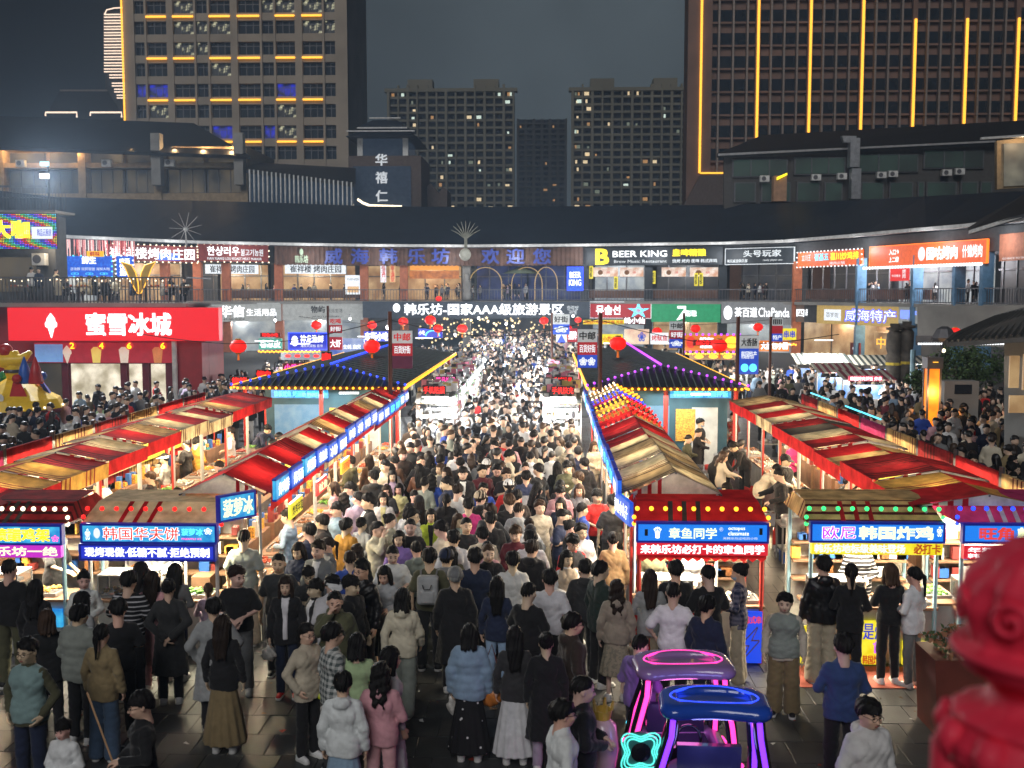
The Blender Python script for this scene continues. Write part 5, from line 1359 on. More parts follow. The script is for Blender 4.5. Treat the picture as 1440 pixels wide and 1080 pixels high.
 for k in range(5):
  x = -W/2+W*(.12+.19*k); q.bar((x, .35, zs-.12), (x, .35, zs-.30), .006, n=4).lathe([(.015, -.06), (.055, -.02), (.06, .05), (.02, .09)], 8, (x, .35, zs-.38))
 q.build('hanging_ladles', M_COUNTER, t)['kind'] = 'stuff'
 for (u0, u1, p0, p1, bm, tx) in fronts:
  z0, z1 = zz(p1), zz(p0); x0 = -W/2+W*u0; x1 = -W/2+W*u1
  s_ = bx('front_poster', bm, t, x0, x1, -.03, .02, max(.03, z0), z1)
  for (body, a0, a1, c0, c1, m, bold) in tx: letters(body, m, s_, x0+(x1-x0)*a0, x0+(x1-x0)*a1, z0+(z1-z0)*c0, z0+(z1-z0)*c1, -.032, bold, lift=.006)
 MB().bar((0, .4, zs-.02), (0, .4, zs-.08), .12, .14, 10).build('ceiling_light', GW, t)
 lamp('booth_lamp', 'AREA', (0, .55, zs-.12), energy, lampc, max(.5, W*.7), t, (R(-12), 0, 0), size_y=.4)
 return t
GLR = glow('soft_red_letter', (225, 60, 45), .8); GLP = glow('violet_letter', (180, 60, 215), 1.1); GLY = glow('pale_yellow_letter', (235, 250, 190), 1.15)
B_PURP = glow('magenta_lightbox', (190, 40, 190), .8); BB = glow('deep_blue_lightbox', (30, 50, 190), .8); INK_BROWN = mat('brown_ink', (.35, .06, .02), .6, noise=0, emit=lin((170, 60, 20)), es=.6)
booth('leftmost booth with dark red canopy and yellow chicken rack characters', -42, 90, 718, [
 (-.1, 1.0, 737, 760, B_CYAN, [('喷醋鸡架', .38, .90, .12, .88, GY, .05), ('❀', .92, .99, .1, .5, GPK, 0)], M_FRAMEB), (-.1, 1.0, 763, 780, B_PURP, [('韩乐坊一绝', .25, .97, .15, .88, GLY, .04)], None)],
 C_DRED, C_GREYC, GWARM, M_BLUEPOST, fronts=[(.75, .95, 855, 880, B_CYAN, [])], food=4, energy=120)
booth('waffle booth with cream canopy, red bulbs and blue white waffle sign', 123, 306, 718, [
 (0, 1, 736, 758, B_CYAN, [('韩国华夫饼', .16, .73, .12, .90, GW, .055), ('韩国华夫饼', .16, .73, .12, .90, GLR, .016), ('菠萝冰', .75, .91, .42, .85, GC, .03), ('PINEAPPLE ICE', .75, .90, .14, .26, GPK, 0), ('❀', .92, .98, .5, .9, GW, 0), ('❀', .02, .06, .1, .8, GW, 0), ('●', .085, .135, .2, .85, GWD, 0)], M_FRAMEB),
 (-.015, .985, 764, 782, BB, [('现烤现做·低糖不腻·拒绝预制', .03, .97, .16, .88, GW, .03)], M_FRAMEB)], C_SAND, C_RED, GR, M_POST, food=0, energy=220, lampc=(1, .88, .6))
booth('octopus ball booth with red grey canopy, orange bulbs and red white banner', 896, 1076, 718, [
 (0, 1, 734, 757, glow('azure_lightbox', (22, 120, 225), .85), [('章鱼同学', .24, .61, .14, .80, GLY, .02), ('octopus', .70, .83, .62, .86, GW, 0), ('classmate', .70, .86, .36, .60, GW, 0), ('来韩乐坊必吃的小吃', .66, .93, .10, .26, GWD, 0), ('®', .63, .66, .6, .85, GWD, 0), ('♛', .12, .18, .15, .85, GW, 0), ('▮', .05, .075, .3, .7, B_BLK, 0), ('▮', .94, .965, .4, .8, B_BLK, 0)], M_FRAMEB),
 (-.01, 1.01, 760, 777, glow('crimson_banner', (205, 20, 40), .8), [('来韩乐坊必打卡的章鱼同学', .03, .97, .14, .86, GW, .035)], None)], C_RED, C_GREYC, GO, M_REDPOST, scallop=C_RED, food=1, energy=190,
 fronts=[(-.02, .60, 862, 930, C_RED, []), (.80, .99, 858, 932, glow('blue_poster', (25, 70, 220), .8), [('韩式串', .25, .95, .78, .92, GLR, .03), ('⚡', .1, .9, .1, .72, FOODS[4], 0)])])
booth('fried chicken booth with cream canopy, green bulbs and yellow lower banner', 1138, 1322, 718, [
 (0, 1, 734, 757, glow('azure_lightbox', (22, 120, 225)), [('欧尼', .08, .33, .12, .88, GW, .055), ('欧尼', .08, .33, .12, .88, GLP, .018), ('韩国炸鸡', .36, .92, .12, .88, GLY, .05), ('❀', .95, .99, .3, .9, GW, 0), ('韩国首尔炸鸡', .08, .2, .03, .10, GWD, 0)], M_FRAMEB),
 (0, 1, 759, 776, B_YEL, [('韩乐坊地标级美味登场', .02, .71, .14, .86, GWD, .045), ('必打卡', .78, .98, .10, .90, INK_BROWN, .05)], None)], C_TAN, C_RED, GGRN, M_BLUEPOST, food=3, energy=220,
 fronts=[(-.05, .0, 880, 932, B_YEL, []), (.42, .60, 872, 935, B_YEL, [('是', .05, .5, .60, .95, BB, .03), ('炸', .55, .95, .60, .95, BB, .03), ('首', .5, .95, .3, .55, GLP, .05), ('韩国炸鸡', .05, .95, .05, .25, B_BRED, .04)]), (.74, .92, 900, 935, B_YEL, [('鸡排', .1, .9, .2, .8, B_BRED, .04)]), (.02, .40, 884, 935, FOODS[0], [])])
booth('rice cake booth with violet lit canopy and blue bulbs at the right edge', 1350, 1520, 718, [
 (0, 1.05, 736, 758, glow('azure_lightbox', (22, 120, 225)), [('旺角', .12, .38, .12, .88, GLR, .06), ('韩国小吃', .42, .95, .12, .88, GLY, .05)], M_FRAMEB),
 (0, 1.05, 764, 783, glow('crimson_banner', (205, 20, 40)), [('年糕、鱼饼米肠', .03, .80, .5, .88, GW, .02), ('韩式米肠', .03, .42, .10, .42, GW, .02)], None)], C_PURP, C_WHITE, GB, M_BLUEPOST, food=2, energy=140)  # violet light on this canopy is put into its cloth colour
# second LED rows on booth sides: violet bulb post and corner panels
t = thing('corner_sign', 'tilted blue lightbox with yellow characters at the aisle corner of the waffle booth', 'sign', (-4.60, YB-.05, 2.15), R(52))
bx('board', B_CYAN, t, -.30, .30, 0, .06, .02, .36); MB().box(-.33, .33, -.01, .07, -.01, .02).box(-.33, .33, -.01, .07, .36, .39).box(-.33, -.30, -.01, .07, .02, .36).box(.30, .33, -.01, .07, .02, .36).build('frame', M_FRAMEB, t)
letters('菠萝冰', GLY, t, -.26, .26, .06, .32, 0, .04)
t = thing('corner_sign', 'narrow blue side lightbox on the aisle corner of the octopus ball booth', 'sign', (1.14, YB+.5, 2.05), R(-80))
bx('board', B_BLUE, t, -.45, .45, 0, .06, 0, .36); letters('章鱼小丸子', GW, t, -.4, .4, .08, .30, 0, .03)
for i, (y, txt, m, c) in enumerate(((17.2, '炸鸡年糕', B_YEL, B_BLK), (21.5, '手打柠檬茶', glow('amber_sign', (240, 180, 20), .9), B_BRED), (19.2, '鱿鱼', glow('red_small_sign', (225, 30, 30), .9), GLY))):
 t = thing('hanging_sign', 'small %s sign hanging under the signs of the left aisle row' % ('yellow green' if i == 0 else 'amber' if i == 1 else 'red'), 'sign', (-4.12, y, 1.86), R(90))
 bx('board', m, t, -.42, .42, 0, .04, 0, .26); letters(txt, c, t, -.36, .36, .05, .21, 0, .02)
# red welcome mat strip in front of the right booths
mt = MB().box(3.55, 7.5, 14.62, 15.48, .006, .016).build('red_ground_mat', mat('red_rubber_mat', (.32, .07, .04), .8, noise=.2, bump=.3)); props(mt, 'orange red mat strip on the paving in front of the fried chicken booth', 'mat')
# ------------------------------------------------------------------ two tiled pavilions behind the rows
M_PAVR = mat('pavilion_roof', (.030, .036, .038), .35, noise=.15, scale=1.5, bump=.2, bscale=20)
M_RIB = mat('grey_rib', (.14, .17, .17), .5)
def pavilion(label, X0, X1, Xr, side, hipcol, Y0=32.0, Y1=50.0, zE=2.68, zR=3.18):
 t = thing('market_pavilion', label, 'pavilion', ((X0+X1)/2, Y0, 0)); O = Vector(t.location)
 A = Vector((X0, Y0, zE))-O; B_ = Vector((X1, Y0, zE))-O; C = Vector((X1, Y1, zE))-O; E = Vector((X0, Y1, zE))-O
 r0 = Vector((Xr, Y0+2.0, zR))-O; r1 = Vector((Xr, Y1-1.5, zR))-O
 for nm, q in (('roof_slope', [A, B_, r0]), ('roof_slope', [B_, C, r1, r0]), ('roof_slope', [C, E, r1]), ('roof_slope', [E, A, r0, r1])):
  MB().add(q, [tuple(range(len(q)))]).build(nm, M_PAVR, t)
 MB().box(X0-O.x+.1, X1-O.x-.1, .1, Y1-Y0-.1, zE-.12, zE-.01).build('eave_board', M_WOOD, t)
 q = MB()   # standing seams
 for (p, p2, s0, s1, n) in ((A, B_, r0, r0, 22), (B_, C, r0, r1, 26), (E, A, r1, r0, 26)):
  for i in range(1, n):
   u = i/n; e = p.lerp(p2, u)
   if p is A: top = e.copy(); k = min(u, 1-u)*2; top = e.lerp(r0, 1) if False else Vector((e.x, e.y+2.0*k, e.z+(zR-zE)*k))
   else:
    yy = e.y; lo, hi = 2.0, Y1-Y0-1.5
    k = min(1, yy/2.0 if yy < 2 else ((Y1-Y0)-yy)/1.5 if yy > hi else 1); k = max(0, k); top = Vector((e.x+(Xr-O.x-e.x)*k, e.y, e.z+(zR-zE)*k))
   MB_ = MB().bar(e+Vector((0, 0, .015)), top+Vector((0, 0, .015)), .018, n=4); MB_.build('roof_rib', M_RIB, t)
 for a_, b_, m in ((A, r0, hipcol), (B_, r0, hipcol), (r0, r1, hipcol)):
  L = (b_-a_).length; n = int(L/.28); q = MB()
  for i in range(n+1): q.ball(a_.lerp(b_, i/n)+Vector((0, 0, .06)), .042, 6, 4)
  q.build('bulb_string', m, t)['kind'] = 'stuff'
 for a_, b_ in ((A, B_), (B_, C) if side < 0 else (E, A), (E, A) if side < 0 else (B_, C)):
  L = (b_-a_).length; n = int(L/(.19 if a_ is A else .3)); q = MB()
  for i in range(n+1): q.ball(a_.lerp(b_, i/n)+Vector((0, -.04, -.05)), .042, 6, 4)
  q.build('bulb_string', GO, t)['kind'] = 'stuff'
  if a_ is not A: MB().tube([a_+Vector((0, 0, .03)), b_+Vector((0, 0, .03))], .016, 4).build('light_strip', GG, t)
 for x in (X0+.3, (X0+X1)/2, X1-.3):
  for y in (Y0+.4, Y1-.4): MB().bar((x-O.x, y-O.y, 0), (x-O.x, y-O.y, zE-.1), .07, n=6).build('pillar', M_REDPOST, t)
 return t
pavilion('left tiled market pavilion with blue bulbs on its ridges and an amber bulb eave', -9.6, -4.3, -6.95, -1, GB)
pavilion('right tiled market pavilion with violet bulbs on its ridges and an amber bulb eave', 1.2, 6.0, 3.6, 1, GP)
M_TEALW = mat('teal_kiosk_wall', (.03, .09, .12), .6)
for nm, x0, x1, px0, px1, txt in (('left', -8.9, -5.0, 383, 462, '铁板鱿鱼 烤面筋 韩国炸鸡'), ('right', 2.2, 5.6, 942, 1027, '韩国烤肉饭 冷面拌饭')):
 t = thing('kiosk', '%s kiosk under the %s pavilion with a cyan lit sign and pale blue walls' % ('teal', nm), 'kiosk', ((x0+x1)/2, 33.2, 0)); w_ = (x1-x0)/2
 bx('wall', M_TEALW, t, -w_, w_, 0, 2, 0, 2.5); bx('window', screen('kiosk_window', (90, 150, 190), (150, 185, 200), .4, 3.5), t, -w_+.3, -.1, -.03, -.005, 1.0, 2.0)
 bx('door', mat('white_door', (.5, .52, .5), .6), t, w_-1.1, w_-.3, -.03, -.005, 0, 1.95); bx('shelf', FOODS[0], t, .1, .7, -.05, -.01, .9, 1.9)
 a = D(px0, 559, 33); b = D(px1, 547, 33)
 s_ = bx('sign_panel', B_CYAN, t, a.x-t.location.x, b.x-t.location.x, -.35, -.25, a.z, b.z)
 letters(txt, GC, s_, a.x-t.location.x+.1, b.x-t.location.x-.1, a.z+.05, b.z-.05, -.352, .04)
 bx('lamp_tube', GW, t, .5, 1.1, -.5, -.4, 2.38, 2.44); lamp('kiosk_lamp', 'AREA', (0, -.9, 2.4), 60, (.85, .95, 1), 1.5, t)
# ------------------------------------------------------------------ bright goods stalls along the far aisle
M_BWAWN = canvas('striped_awning', (.6, .6, .56), ((.03, .03, .03), 3.0, .01));
def bwawning():
 m = MATS['striped_awning']; return m
M_GREYA = mat('grey_tarp', (.10, .11, .10), .7)
def goods(label, x0, x1, y0, y1, face, led=None, energy=120):
 t = thing('goods_stall', label, 'stall', ((x0+x1)/2, (y0+y1)/2, 0)); O = t.location; w_ = (x1-x0)/2; d = (y1-y0)/2
 for sx in (-1, 1):
  for sy in (-1, 1): MB().bar((sx*w_, sy*d, 0), (sx*w_, sy*d, 2.3), .03, n=4).build('post', M_POST, t)
 for z in (.7, 1.15, 1.6, 2.05): bx('shelf', M_GUT, t, -w_, w_, -d, d, z-.03, z)
 n = int((2*d+.2)/.16); na = int(2*w_/.14)
 for i in range(na): MB().slab([(-w_+2*w_*i/na, -d-.45, 2.12), (-w_+2*w_*(i+1)/na, -d-.45, 2.12), (-w_+2*w_*(i+1)/na, -d+.2, 2.36), (-w_+2*w_*i/na, -d+.2, 2.36)], .015).build('awning_strip', M_GREYA if i % 2 else M_GUT, t)
 bx('roof', M_GREYA, t, -w_-.05, w_+.05, -d+.2, d+.1, 2.3, 2.36)
 q = MB()
 for _ in range(60): x = rs.uniform(-w_, w_); y = rs.uniform(-d+.3, d); q.mat(rs.choice((0, 0, 1, 3, 4, 5))).box(x-.09, x+.09, y-.07, y+.07, 2.37, 2.37+rs.uniform(.05, .3))
 for z in (.7, 1.15, 1.6, 2.05):
  n = int(2*w_/.09)
  for i in range(n):
   x = -w_+2*w_*(i+.5)/n; hh = rs.uniform(.06, .30 if z < 2 else .18); q.mat(rs.choice((0, 0, 0, 1, 2, 3, 4, 5, 5))).box(x-.035, x+.035, -d-.02, -d+.08, z+.002, z+hh)
  n = int(2*d/.10)
  for i in range(n):
   y = -d+.15+(2*d-.2)*(i+.5)/n; hh = rs.uniform(.06, .30); xx = face*w_; q.mat(rs.choice((0, 0, 0, 1, 2, 3, 4, 5, 5))).box(xx-.05, xx+.05, y-.035, y+.035, z+.002, z+hh)
 q.build('small_goods', [mat('white_goods', (.75, .75, .72), .4), mat('pink_goods', (.6, .2, .28), .5), mat('green_goods', (.15, .4, .12), .5), mat('gold_goods', (.6, .45, .15), .4), mat('dark_goods', (.05, .05, .06), .5), mat('silver_goods', (.6, .62, .65), .25, metal=.6)], t)['kind'] = 'stuff'
 bx('tube_lamp', GW, t, -w_*.7, w_*.7, -d-.12, -d-.06, 2.22, 2.28)
 lamp('goods_lamp', 'AREA', (face*.3, -d-.35, 2.25), energy*2.2, (.97, .99, 1), 1.0, t, (0, 0, 0))
 if led:
  s_ = bx('led_sign', mat('led_black', (.02, .01, .01), .5, noise=0), t, -.36, .36, -d-.22, -d-.14, 2.36, 2.62); letters(led[0], led[1], s_, -.33, .33, 2.38, 2.60, -d-.22, .012)
 return t
goods('white lit goods stall left of the far aisle, with a red phone film sign', -4.1, -2.95, 33.2, 36, 1, ('手机贴膜', GR), 170)
goods('second white lit goods stall on the left of the far aisle', -4.1, -2.95, 37, 40, 1, ('精品饰品', GPK), 120)
goods('third goods stall on the left of the far aisle', -4.1, -3.0, 41, 44, 1, None, 120)
goods('fourth goods stall on the left, near the pavilion end', -4.1, -3.0, 45, 48.5, 1, None, 100)
goods('white lit stall of small goods right of the far aisle, with a red sign', -.1, 1.05, 33.2, 36, -1, ('手机快充', GR), 170)
goods('second white lit goods stall on the right of the far aisle', .0, 1.05, 37, 40, -1, ('毛绒玩具', GR), 120)
goods('third goods stall on the right of the far aisle', .1, 1.05, 41, 44, -1, None, 120)
goods('fourth goods stall on the right, near the pavilion end', .1, 1.05, 45, 48.5, -1, None, 100)
FLW = {665: 'low, just right of the left goods stalls', 681: 'second up from the left goods stalls', 767: 'low, beside the right goods stalls', 743: 'lowest, middle right of the aisle', 673: 'upper left inside the star lights',
 712: 'upper middle inside the star lights', 806: 'upper right under the red seafood sign', 545: 'right of the left pavilion banner', 780: 'above the right goods stalls', 835: 'over the yellow strip sign', 492: 'before the pale grey shop sign', 387: 'before the household goods sign',
 700: 'in the middle of the far aisle', 640: 'at the left edge of the far aisle', 735: 'middle right, half way up the far aisle'}
for px, py, Y in ((665, 521, 52), (681, 506, 60), (767, 521, 50), (743, 528, 44), (673, 447, 88), (712, 455, 90), (806, 444, 90), (545, 460, 62), (780, 508, 58), (835, 452, 80), (492, 448, 85), (387, 450, 80), (700, 480, 75), (640, 470, 80), (735, 490, 68)):
 p = D(px, py, Y)
 t = thing('flood_lamp', 'bright white bulb lamp over the far crowd, '+FLW[px], 'lamp', tuple(p), 0, 'white bulb lamps over the far crowd')
 MB().ball((0, 0, 0), .11, 8, 6).build('bulb', glow('flood_white', (255, 255, 255), 3.0), t); MB().bar((0, 0, .14), (0, 0, .35), .05, n=5).build('cap', M_STEEL, t)
 lamp('flood_light', 'POINT', (0, 0, -.2), 700, (.95, .98, 1), .2, t)
# star lights strung through the way under the hall
t = thing('star_lights', 'warm star shaped lights hanging in strings under the market hall gate', 'string light'); q = MB()
for i in range(170):
 px = rs.uniform(585, 800); py = rs.gauss(462, 14); Y = rs.uniform(82, 112)
 if py < 447: py = 447+rs.random()*10
 p = D(px, py, Y); s_ = rs.uniform(.07, .16); pts = []
 for k in range(10):
  r_ = s_ if k % 2 == 0 else s_*.42; pts.append((p.x+r_*math.sin(k*math.pi/5), p.z+r_*math.cos(k*math.pi/5)))
 q.prism(pts, p.y, p.y+.04)
for i in range(60):
 px = rs.uniform(640, 800); py = rs.uniform(480, 520); Y = rs.uniform(48, 70)
 if rs.random() < .6: continue
 p = D(px, py, Y); s_ = .10; pts = []
 for k in range(10):
  r_ = s_ if k % 2 == 0 else s_*.42; pts.append((p.x+r_*math.sin(k*math.pi/5), p.z+r_*math.cos(k*math.pi/5)))
 q.prism(pts, p.y, p.y+.04)
q.build('star_string', glow('star_amber', (255, 222, 160), 1.4), t)['kind'] = 'stuff'
# ------------------------------------------------------------------ lanterns, poles and banners
LANM = mat('red_lantern_silk', (.6, .02, .015), .6, noise=.1, emit=lin((240, 30, 22)), es=.85); LGOLD = mat('gold_trim', (.5, .32, .05), .4)
lb = MB().lathe([(.10, -.24), (.20, -.20), (.29, -.10), (.315, 0), (.29, .10), (.20, .20), (.10, .24)], 16, fn=lambda t_, z: 1-.03*abs(math.sin(t_*8))).mesh('silk_body', True); lb.materials.append(LANM)
lc = MB().lathe([(.11, -.29), (.11, -.235)], 10).lathe([(.11, .235), (.11, .29)], 10).mesh('collar'); lc.materials.append(LGOLD)
lt_ = MB().bar((0, 0, -.29), (0, 0, -.52), .035, .05, 6).mesh('tassel'); lt_.materials.append(mat('tassel', (.6, .15, .02), .8, emit=lin((230, 110, 30)), es=.5))
LL = [(335, 487, 12, 'over the far left row'), (523, 487, 12, 'in front of the left pavilion roof'), (869, 483, 12, 'beside the banner of the right pavilion'), (1012, 486, 11, 'over the right pavilion'), (445, 457, 7.5, 'above the left food signs'), (523, 457, 7, 'left of the goods sign'), (567, 452, 7, 'under the start of the gate sign'), (605, 450, 8, 'in the left cluster, upper'), (616, 462, 7, 'in the left cluster, lower'), (650, 462, 7.5, 'left of the way through'), (765, 451, 6.5, 'right of the way through'), (797, 462, 7.5, 'beside the small banner'), (813, 450, 5, 'over the yellow strip sign'), (924, 466, 7, 'left of the blue banner'), (978, 462, 7, 'above the pancake sign'), (1066, 460, 7, 'under the tea shop sign'), (1343, 467, 8, 'before the tiled eave at the right'), (617, 420, 4.5, 'on the balcony rail'), (1092, 468, 5, 'at the right food signs')]
for px, py, r_, wh in LL:
 Y = 1500*.315/r_; p = D(px, py, Y)
 t = thing('red_lantern', 'glowing red lantern hanging %s' % wh, 'lantern', tuple(p), 0, 'red lanterns strung over the market')
 link('silk_body', lb, None, t); link('collar', lc, None, t); link('tassel', lt_, None, t)
M_CABLE = mat('cable', (.02, .02, .02), .6)
for i, (a, b) in enumerate((((200, 470, 39), (549, 448, 37)), ((549, 450, 37), (843, 448, 38)), ((843, 450, 38), (1180, 470, 40)), ((420, 445, 64), (700, 440, 66)), ((740, 440, 66), (1110, 447, 66)))):
 A, B = D(*a), D(*b); pts = [A.lerp(B, k/8)-Vector((0, 0, .6*math.sin(math.pi*k/8))) for k in range(9)]
 c = MB().tube(pts, .018, 4).build('overhead_cable', M_CABLE); props(c, '%s dark cable strung between poles over the stalls' % ['far left', 'central near', 'right near', 'upper left distant', 'upper right distant'][i], 'cable')
M_BPOLE = mat('brown_pole', (.12, .045, .03), .5)
def banner(px, ptop, pbot, Y, bx0, bx1, by0, by1, cols, txts, where):
 p = D(px, pbot, Y); zt = D(px, ptop, Y).z
 t = thing('banner_pole', 'brown lamp pole with a printed banner %s' % where, 'pole', (p.x, Y, 0))
 MB().bar((0, 0, 0), (0, 0, zt), .07, .06, 8).build('pole', M_BPOLE, t)
 a = D(bx0, by1, Y); b = D(bx1, by0, Y)
 for z in (a.z, b.z): MB().bar((0, 0, z), ((b.x if b.x-p.x > .2 else a.x)-p.x, 0, z), .02, n=4).build('arm', M_STEEL, t)
 n = len(cols)
 s_ = None
 for k, m in enumerate(cols):
  z1 = b.z-(b.z-a.z)*k/n; z0 = b.z-(b.z-a.z)*(k+1)/n
  q = bx('banner_cloth', m, t, a.x-p.x, b.x-p.x, -.03, -.01, z0, z1)
  if txts[k]: letters(txts[k][0], txts[k][1], q, a.x-p.x+(b.x-a.x)*.1, a.x-p.x+(b.x-a.x)*.9, z0+(z1-z0)*.2, z0+(z1-z0)*.8, -.03, .03, lift=.01)
BW = mat('banner_white', (.5, .5, .48), .7, emit=lin((150, 160, 165)), es=.45); BR2 = mat('banner_red', (.35, .03, .04), .7, emit=lin((140, 24, 34)), es=.6); BBL = mat('banner_blue', (.03, .08, .35), .7, emit=lin((30, 60, 165)), es=.8); BDK = mat('banner_plum', (.10, .03, .06), .7, emit=lin((70, 24, 44)), es=.4)
banner(549.5, 438, 575, 31.5, 552, 580, 465, 518, [BW, BR2, BDK], [('中邮', B_BRED), ('百货好街', GWD), None], 'before the left pavilion')
banner(843.5, 440, 560, 31.5, 812, 840, 463, 517, [BW, BR2, BBL], [('中邮', B_BLK), ('百货好街', GWD), ('❀❀', GWD)], 'at the front of the right pavilion')
banner(961, 440, 500, 50, 941, 962, 452, 489, [BW, BR2, BBL], [('中邮', B_BLK), ('好街', GWD), ('❀', GWD)], 'behind the right pavilion with blue foot')
banner(1036, 445, 560, 33, 1039, 1067, 472, 526, [BW, BBL, BBL], [('大香肠', B_BLK), ('韩国特产', GWD), ('●●', GC)], 'at the right end of the right pavilion')
banner(776, 440, 500, 55, 777, 801, 442, 470, [BW, BBL], [('好街', B_BLK), ('❀', GWD)], 'beside the way through')
banner(462, 430, 500, 52, 463, 481, 446, 468, [BW, BR2], [('吃喝', B_BRED), ('好街', GWD)], 'behind the left pavilion')
banner(1083, 445, 500, 45, 1085, 1101, 447, 480, [BW, BR2, BBL], [('▦', B_BLK), None, ('特产', GWD)], 'near the right food signs')
# ------------------------------------------------------------------ small food kiosks and lightboxes behind the pavilions
def far(label, a, b, c, d, Y, m, tx, frame=None, bulbs=None): return sign(label, a, b, c, d, Y, m, tx, frame=frame, fr=.05, bulbs=bulbs, name='food_sign')
far('teal sign with white cold noodle characters and small red sign above', 364, 476, 396, 491, 60, mat('teal_board', (.05, .25, .2), .5, emit=lin((60, 140, 120)), es=.8), [('卷凉皮', .05, .95, .15, .85, GW, .03)])
far('red neon strip above the teal noodle sign', 366, 468, 394, 474, 60, B_REDD, [('特色小吃', .1, .9, .1, .9, GR, .03)])
far('blue seafood sign with white round logo', 407, 469, 459, 491, 56, BB, [('●', .06, .24, .2, .85, GW, 0), ('神龙渔鲜', .30, .92, .42, .9, GW, .03), ('海鲜大排档 夜市', .3, .9, .12, .32, GWD, 0)], GB)
far('white and red banner column of small snacks beside the seafood sign', 463, 474, 481, 492, 58, BR2, [('大虾', .1, .9, .2, .8, GW)])
far('white blue small goods sign before the gate', 512, 466, 548, 480, 66, BB, [('东街小吃', .05, .95, .1, .9, GW, .05)])
far('bright blue sign with pale fan drawing left of the way through', 588, 462, 622, 475, 68, BB, [('◠', .3, .9, .2, .8, GC, .05), ('小吃', .03, .28, .3, .8, GW)])
far('row of mixed white shelves and menus behind the left food signs', 465, 476, 512, 505, 62, screen('menu_wall', (60, 90, 170), (190, 200, 215), .8, .8), [('烤串 生蚝 扇贝', .1, .9, .5, .7, GW)])
far('pale lit food counter under the blue seafood sign', 395, 495, 455, 506, 57, COOLI, [('● ● ● ●', .1, .9, .3, .7, GR)])
far('yellow strip sign above the right food row', 820, 450, 878, 456, 72, B_YEL, [('韩国炸鸡 韩国年糕 冷面', .03, .97, .1, .9, B_BRED)])
far('white characters of a noodle shop under the octopus sign', 876, 446, 908, 456, 80, B_REDD, [('蚝小仙', .05, .95, .1, .95, GW, .04)])
far('yellow menu sign left of the cartoon poster', 845, 470, 876, 484, 58, B_YEL, [('小吃炸串', .08, .92, .2, .8, B_BRED, .02)])
far('pale poster with red and blue drawings in the right food row', 878, 463, 913, 484, 58, screen('comic_poster', (235, 220, 190), (190, 110, 100), .85, 1.1), [('❀', .55, .85, .2, .8, BBL)])
far('white poster with red characters right of the pale poster', 915, 468, 940, 484, 58, B_WHITE, [('烤鱿鱼', .05, .95, .3, .8, B_BRED, .02)])
far('ice drink sign with blue mountain picture next to the small banner', 782, 463, 797, 481, 56, B_WHITE, [('▲', .1, .9, .0, .6, GB, 0)])
far('red white striped sign left of the right pavilion', 798, 462, 812, 481, 57, BR2, [('招牌', .1, .9, .2, .8, GW, .05)])
far('orange pancake sign with violet bulbs over the right food counter', 962, 471, 1040, 494, 55, glow('orange_print', (225, 120, 30), .7), [('●', .04, .2, .2, .9, GLR), ('锅盔', .28, .52, .2, .85, GW, .06), ('●', .74, .98, .2, .9, GO)], bulbs=(GP, .3))
far('red neon pancake sign behind the pancake sign', 975, 478, 1012, 486, 54.5, B_REDD, [('烤冷面', .1, .9, .1, .9, GR, .05)])
far('amber food counter under the pancake sign', 970, 497, 1036, 506, 56, WARMI, [('● ● ●', .1, .9, .2, .8, GO)])
far('bright orange sausage sign at the right food row', 1068, 479, 1110, 494, 56, glow('orange_print', (225, 120, 30)), [('大肠包小肠', .05, .95, .2, .85, GW, .04)])
far('blue yellow striped sign on the right food row', 1100, 462, 1120, 478, 58, B_YEL, [('串串', .1, .9, .2, .8, BB, .05)])
far('red dot matrix sign over the left outer row', 360, 520, 382, 534, 36, mat('led_black', (.02, .01, .01)), [('烤肉', .08, .92, .1, .9, GR, .06)])
far('red dot matrix sign left of the first pavilion', 325, 530, 349, 547, 34, mat('led_black', (.02, .01, .01)), [('烧烤\n肉串', .08, .92, .05, .95, GR, .05)])
far('small red neon sign before the left pavilion roof', 452, 495, 466, 510, 42, mat('led_black', (.02, .01, .01)), [('串', .1, .9, .1, .9, GR, .07)])
far('pink white neon arrow sign behind the left pavilion', 398, 511, 440, 522, 48, B_REDD, [('小吃街→', .05, .95, .1, .9, GPK, .04)])
for x0, x1, py, wh in ((364, 452, 494, 'the teal noodle sign'), (965, 1040, 497, 'the pancake sign'), (1086, 1122, 484, 'the blue yellow sign')):
 t = thing('bulb_row', 'row of amber bulbs under %s' % wh, 'string light'); q = MB(); n = int((x1-x0)/3)
 for i in range(n): q.ball(D(x0+(x1-x0)*i/n, py+(i % 2), 55), .055, 5, 4)
 q.build('bulb_string', GO, t)['kind'] = 'stuff'
for px, Y, e in ((380, 58, 260), (430, 55, 260), (520, 64, 260), (600, 62, 300), (860, 56, 260), (930, 56, 260), (1000, 53, 260), (1090, 55, 260), (1150, 60, 400)):
 p = D(px, 505, Y); t = thing('counter_light', 'white strip lamp over a food counter near %s' % ({380: 'the teal noodle sign', 430: 'the blue seafood sign', 520: 'the small goods sign', 600: 'the fan drawing sign', 860: 'the yellow menu sign', 930: 'the white poster', 1000: 'the pancake sign', 1090: 'the sausage sign', 1150: 'the striped awnings'}[px]), 'lamp', (p.x, Y-1.2, 2.9))
 bx('tube', GW, t, -.5, .5, -.04, .04, 0, .06); lamp('strip_light', 'AREA', (0, 0, -.1), e, (1, .97, .9), 1.2, t)
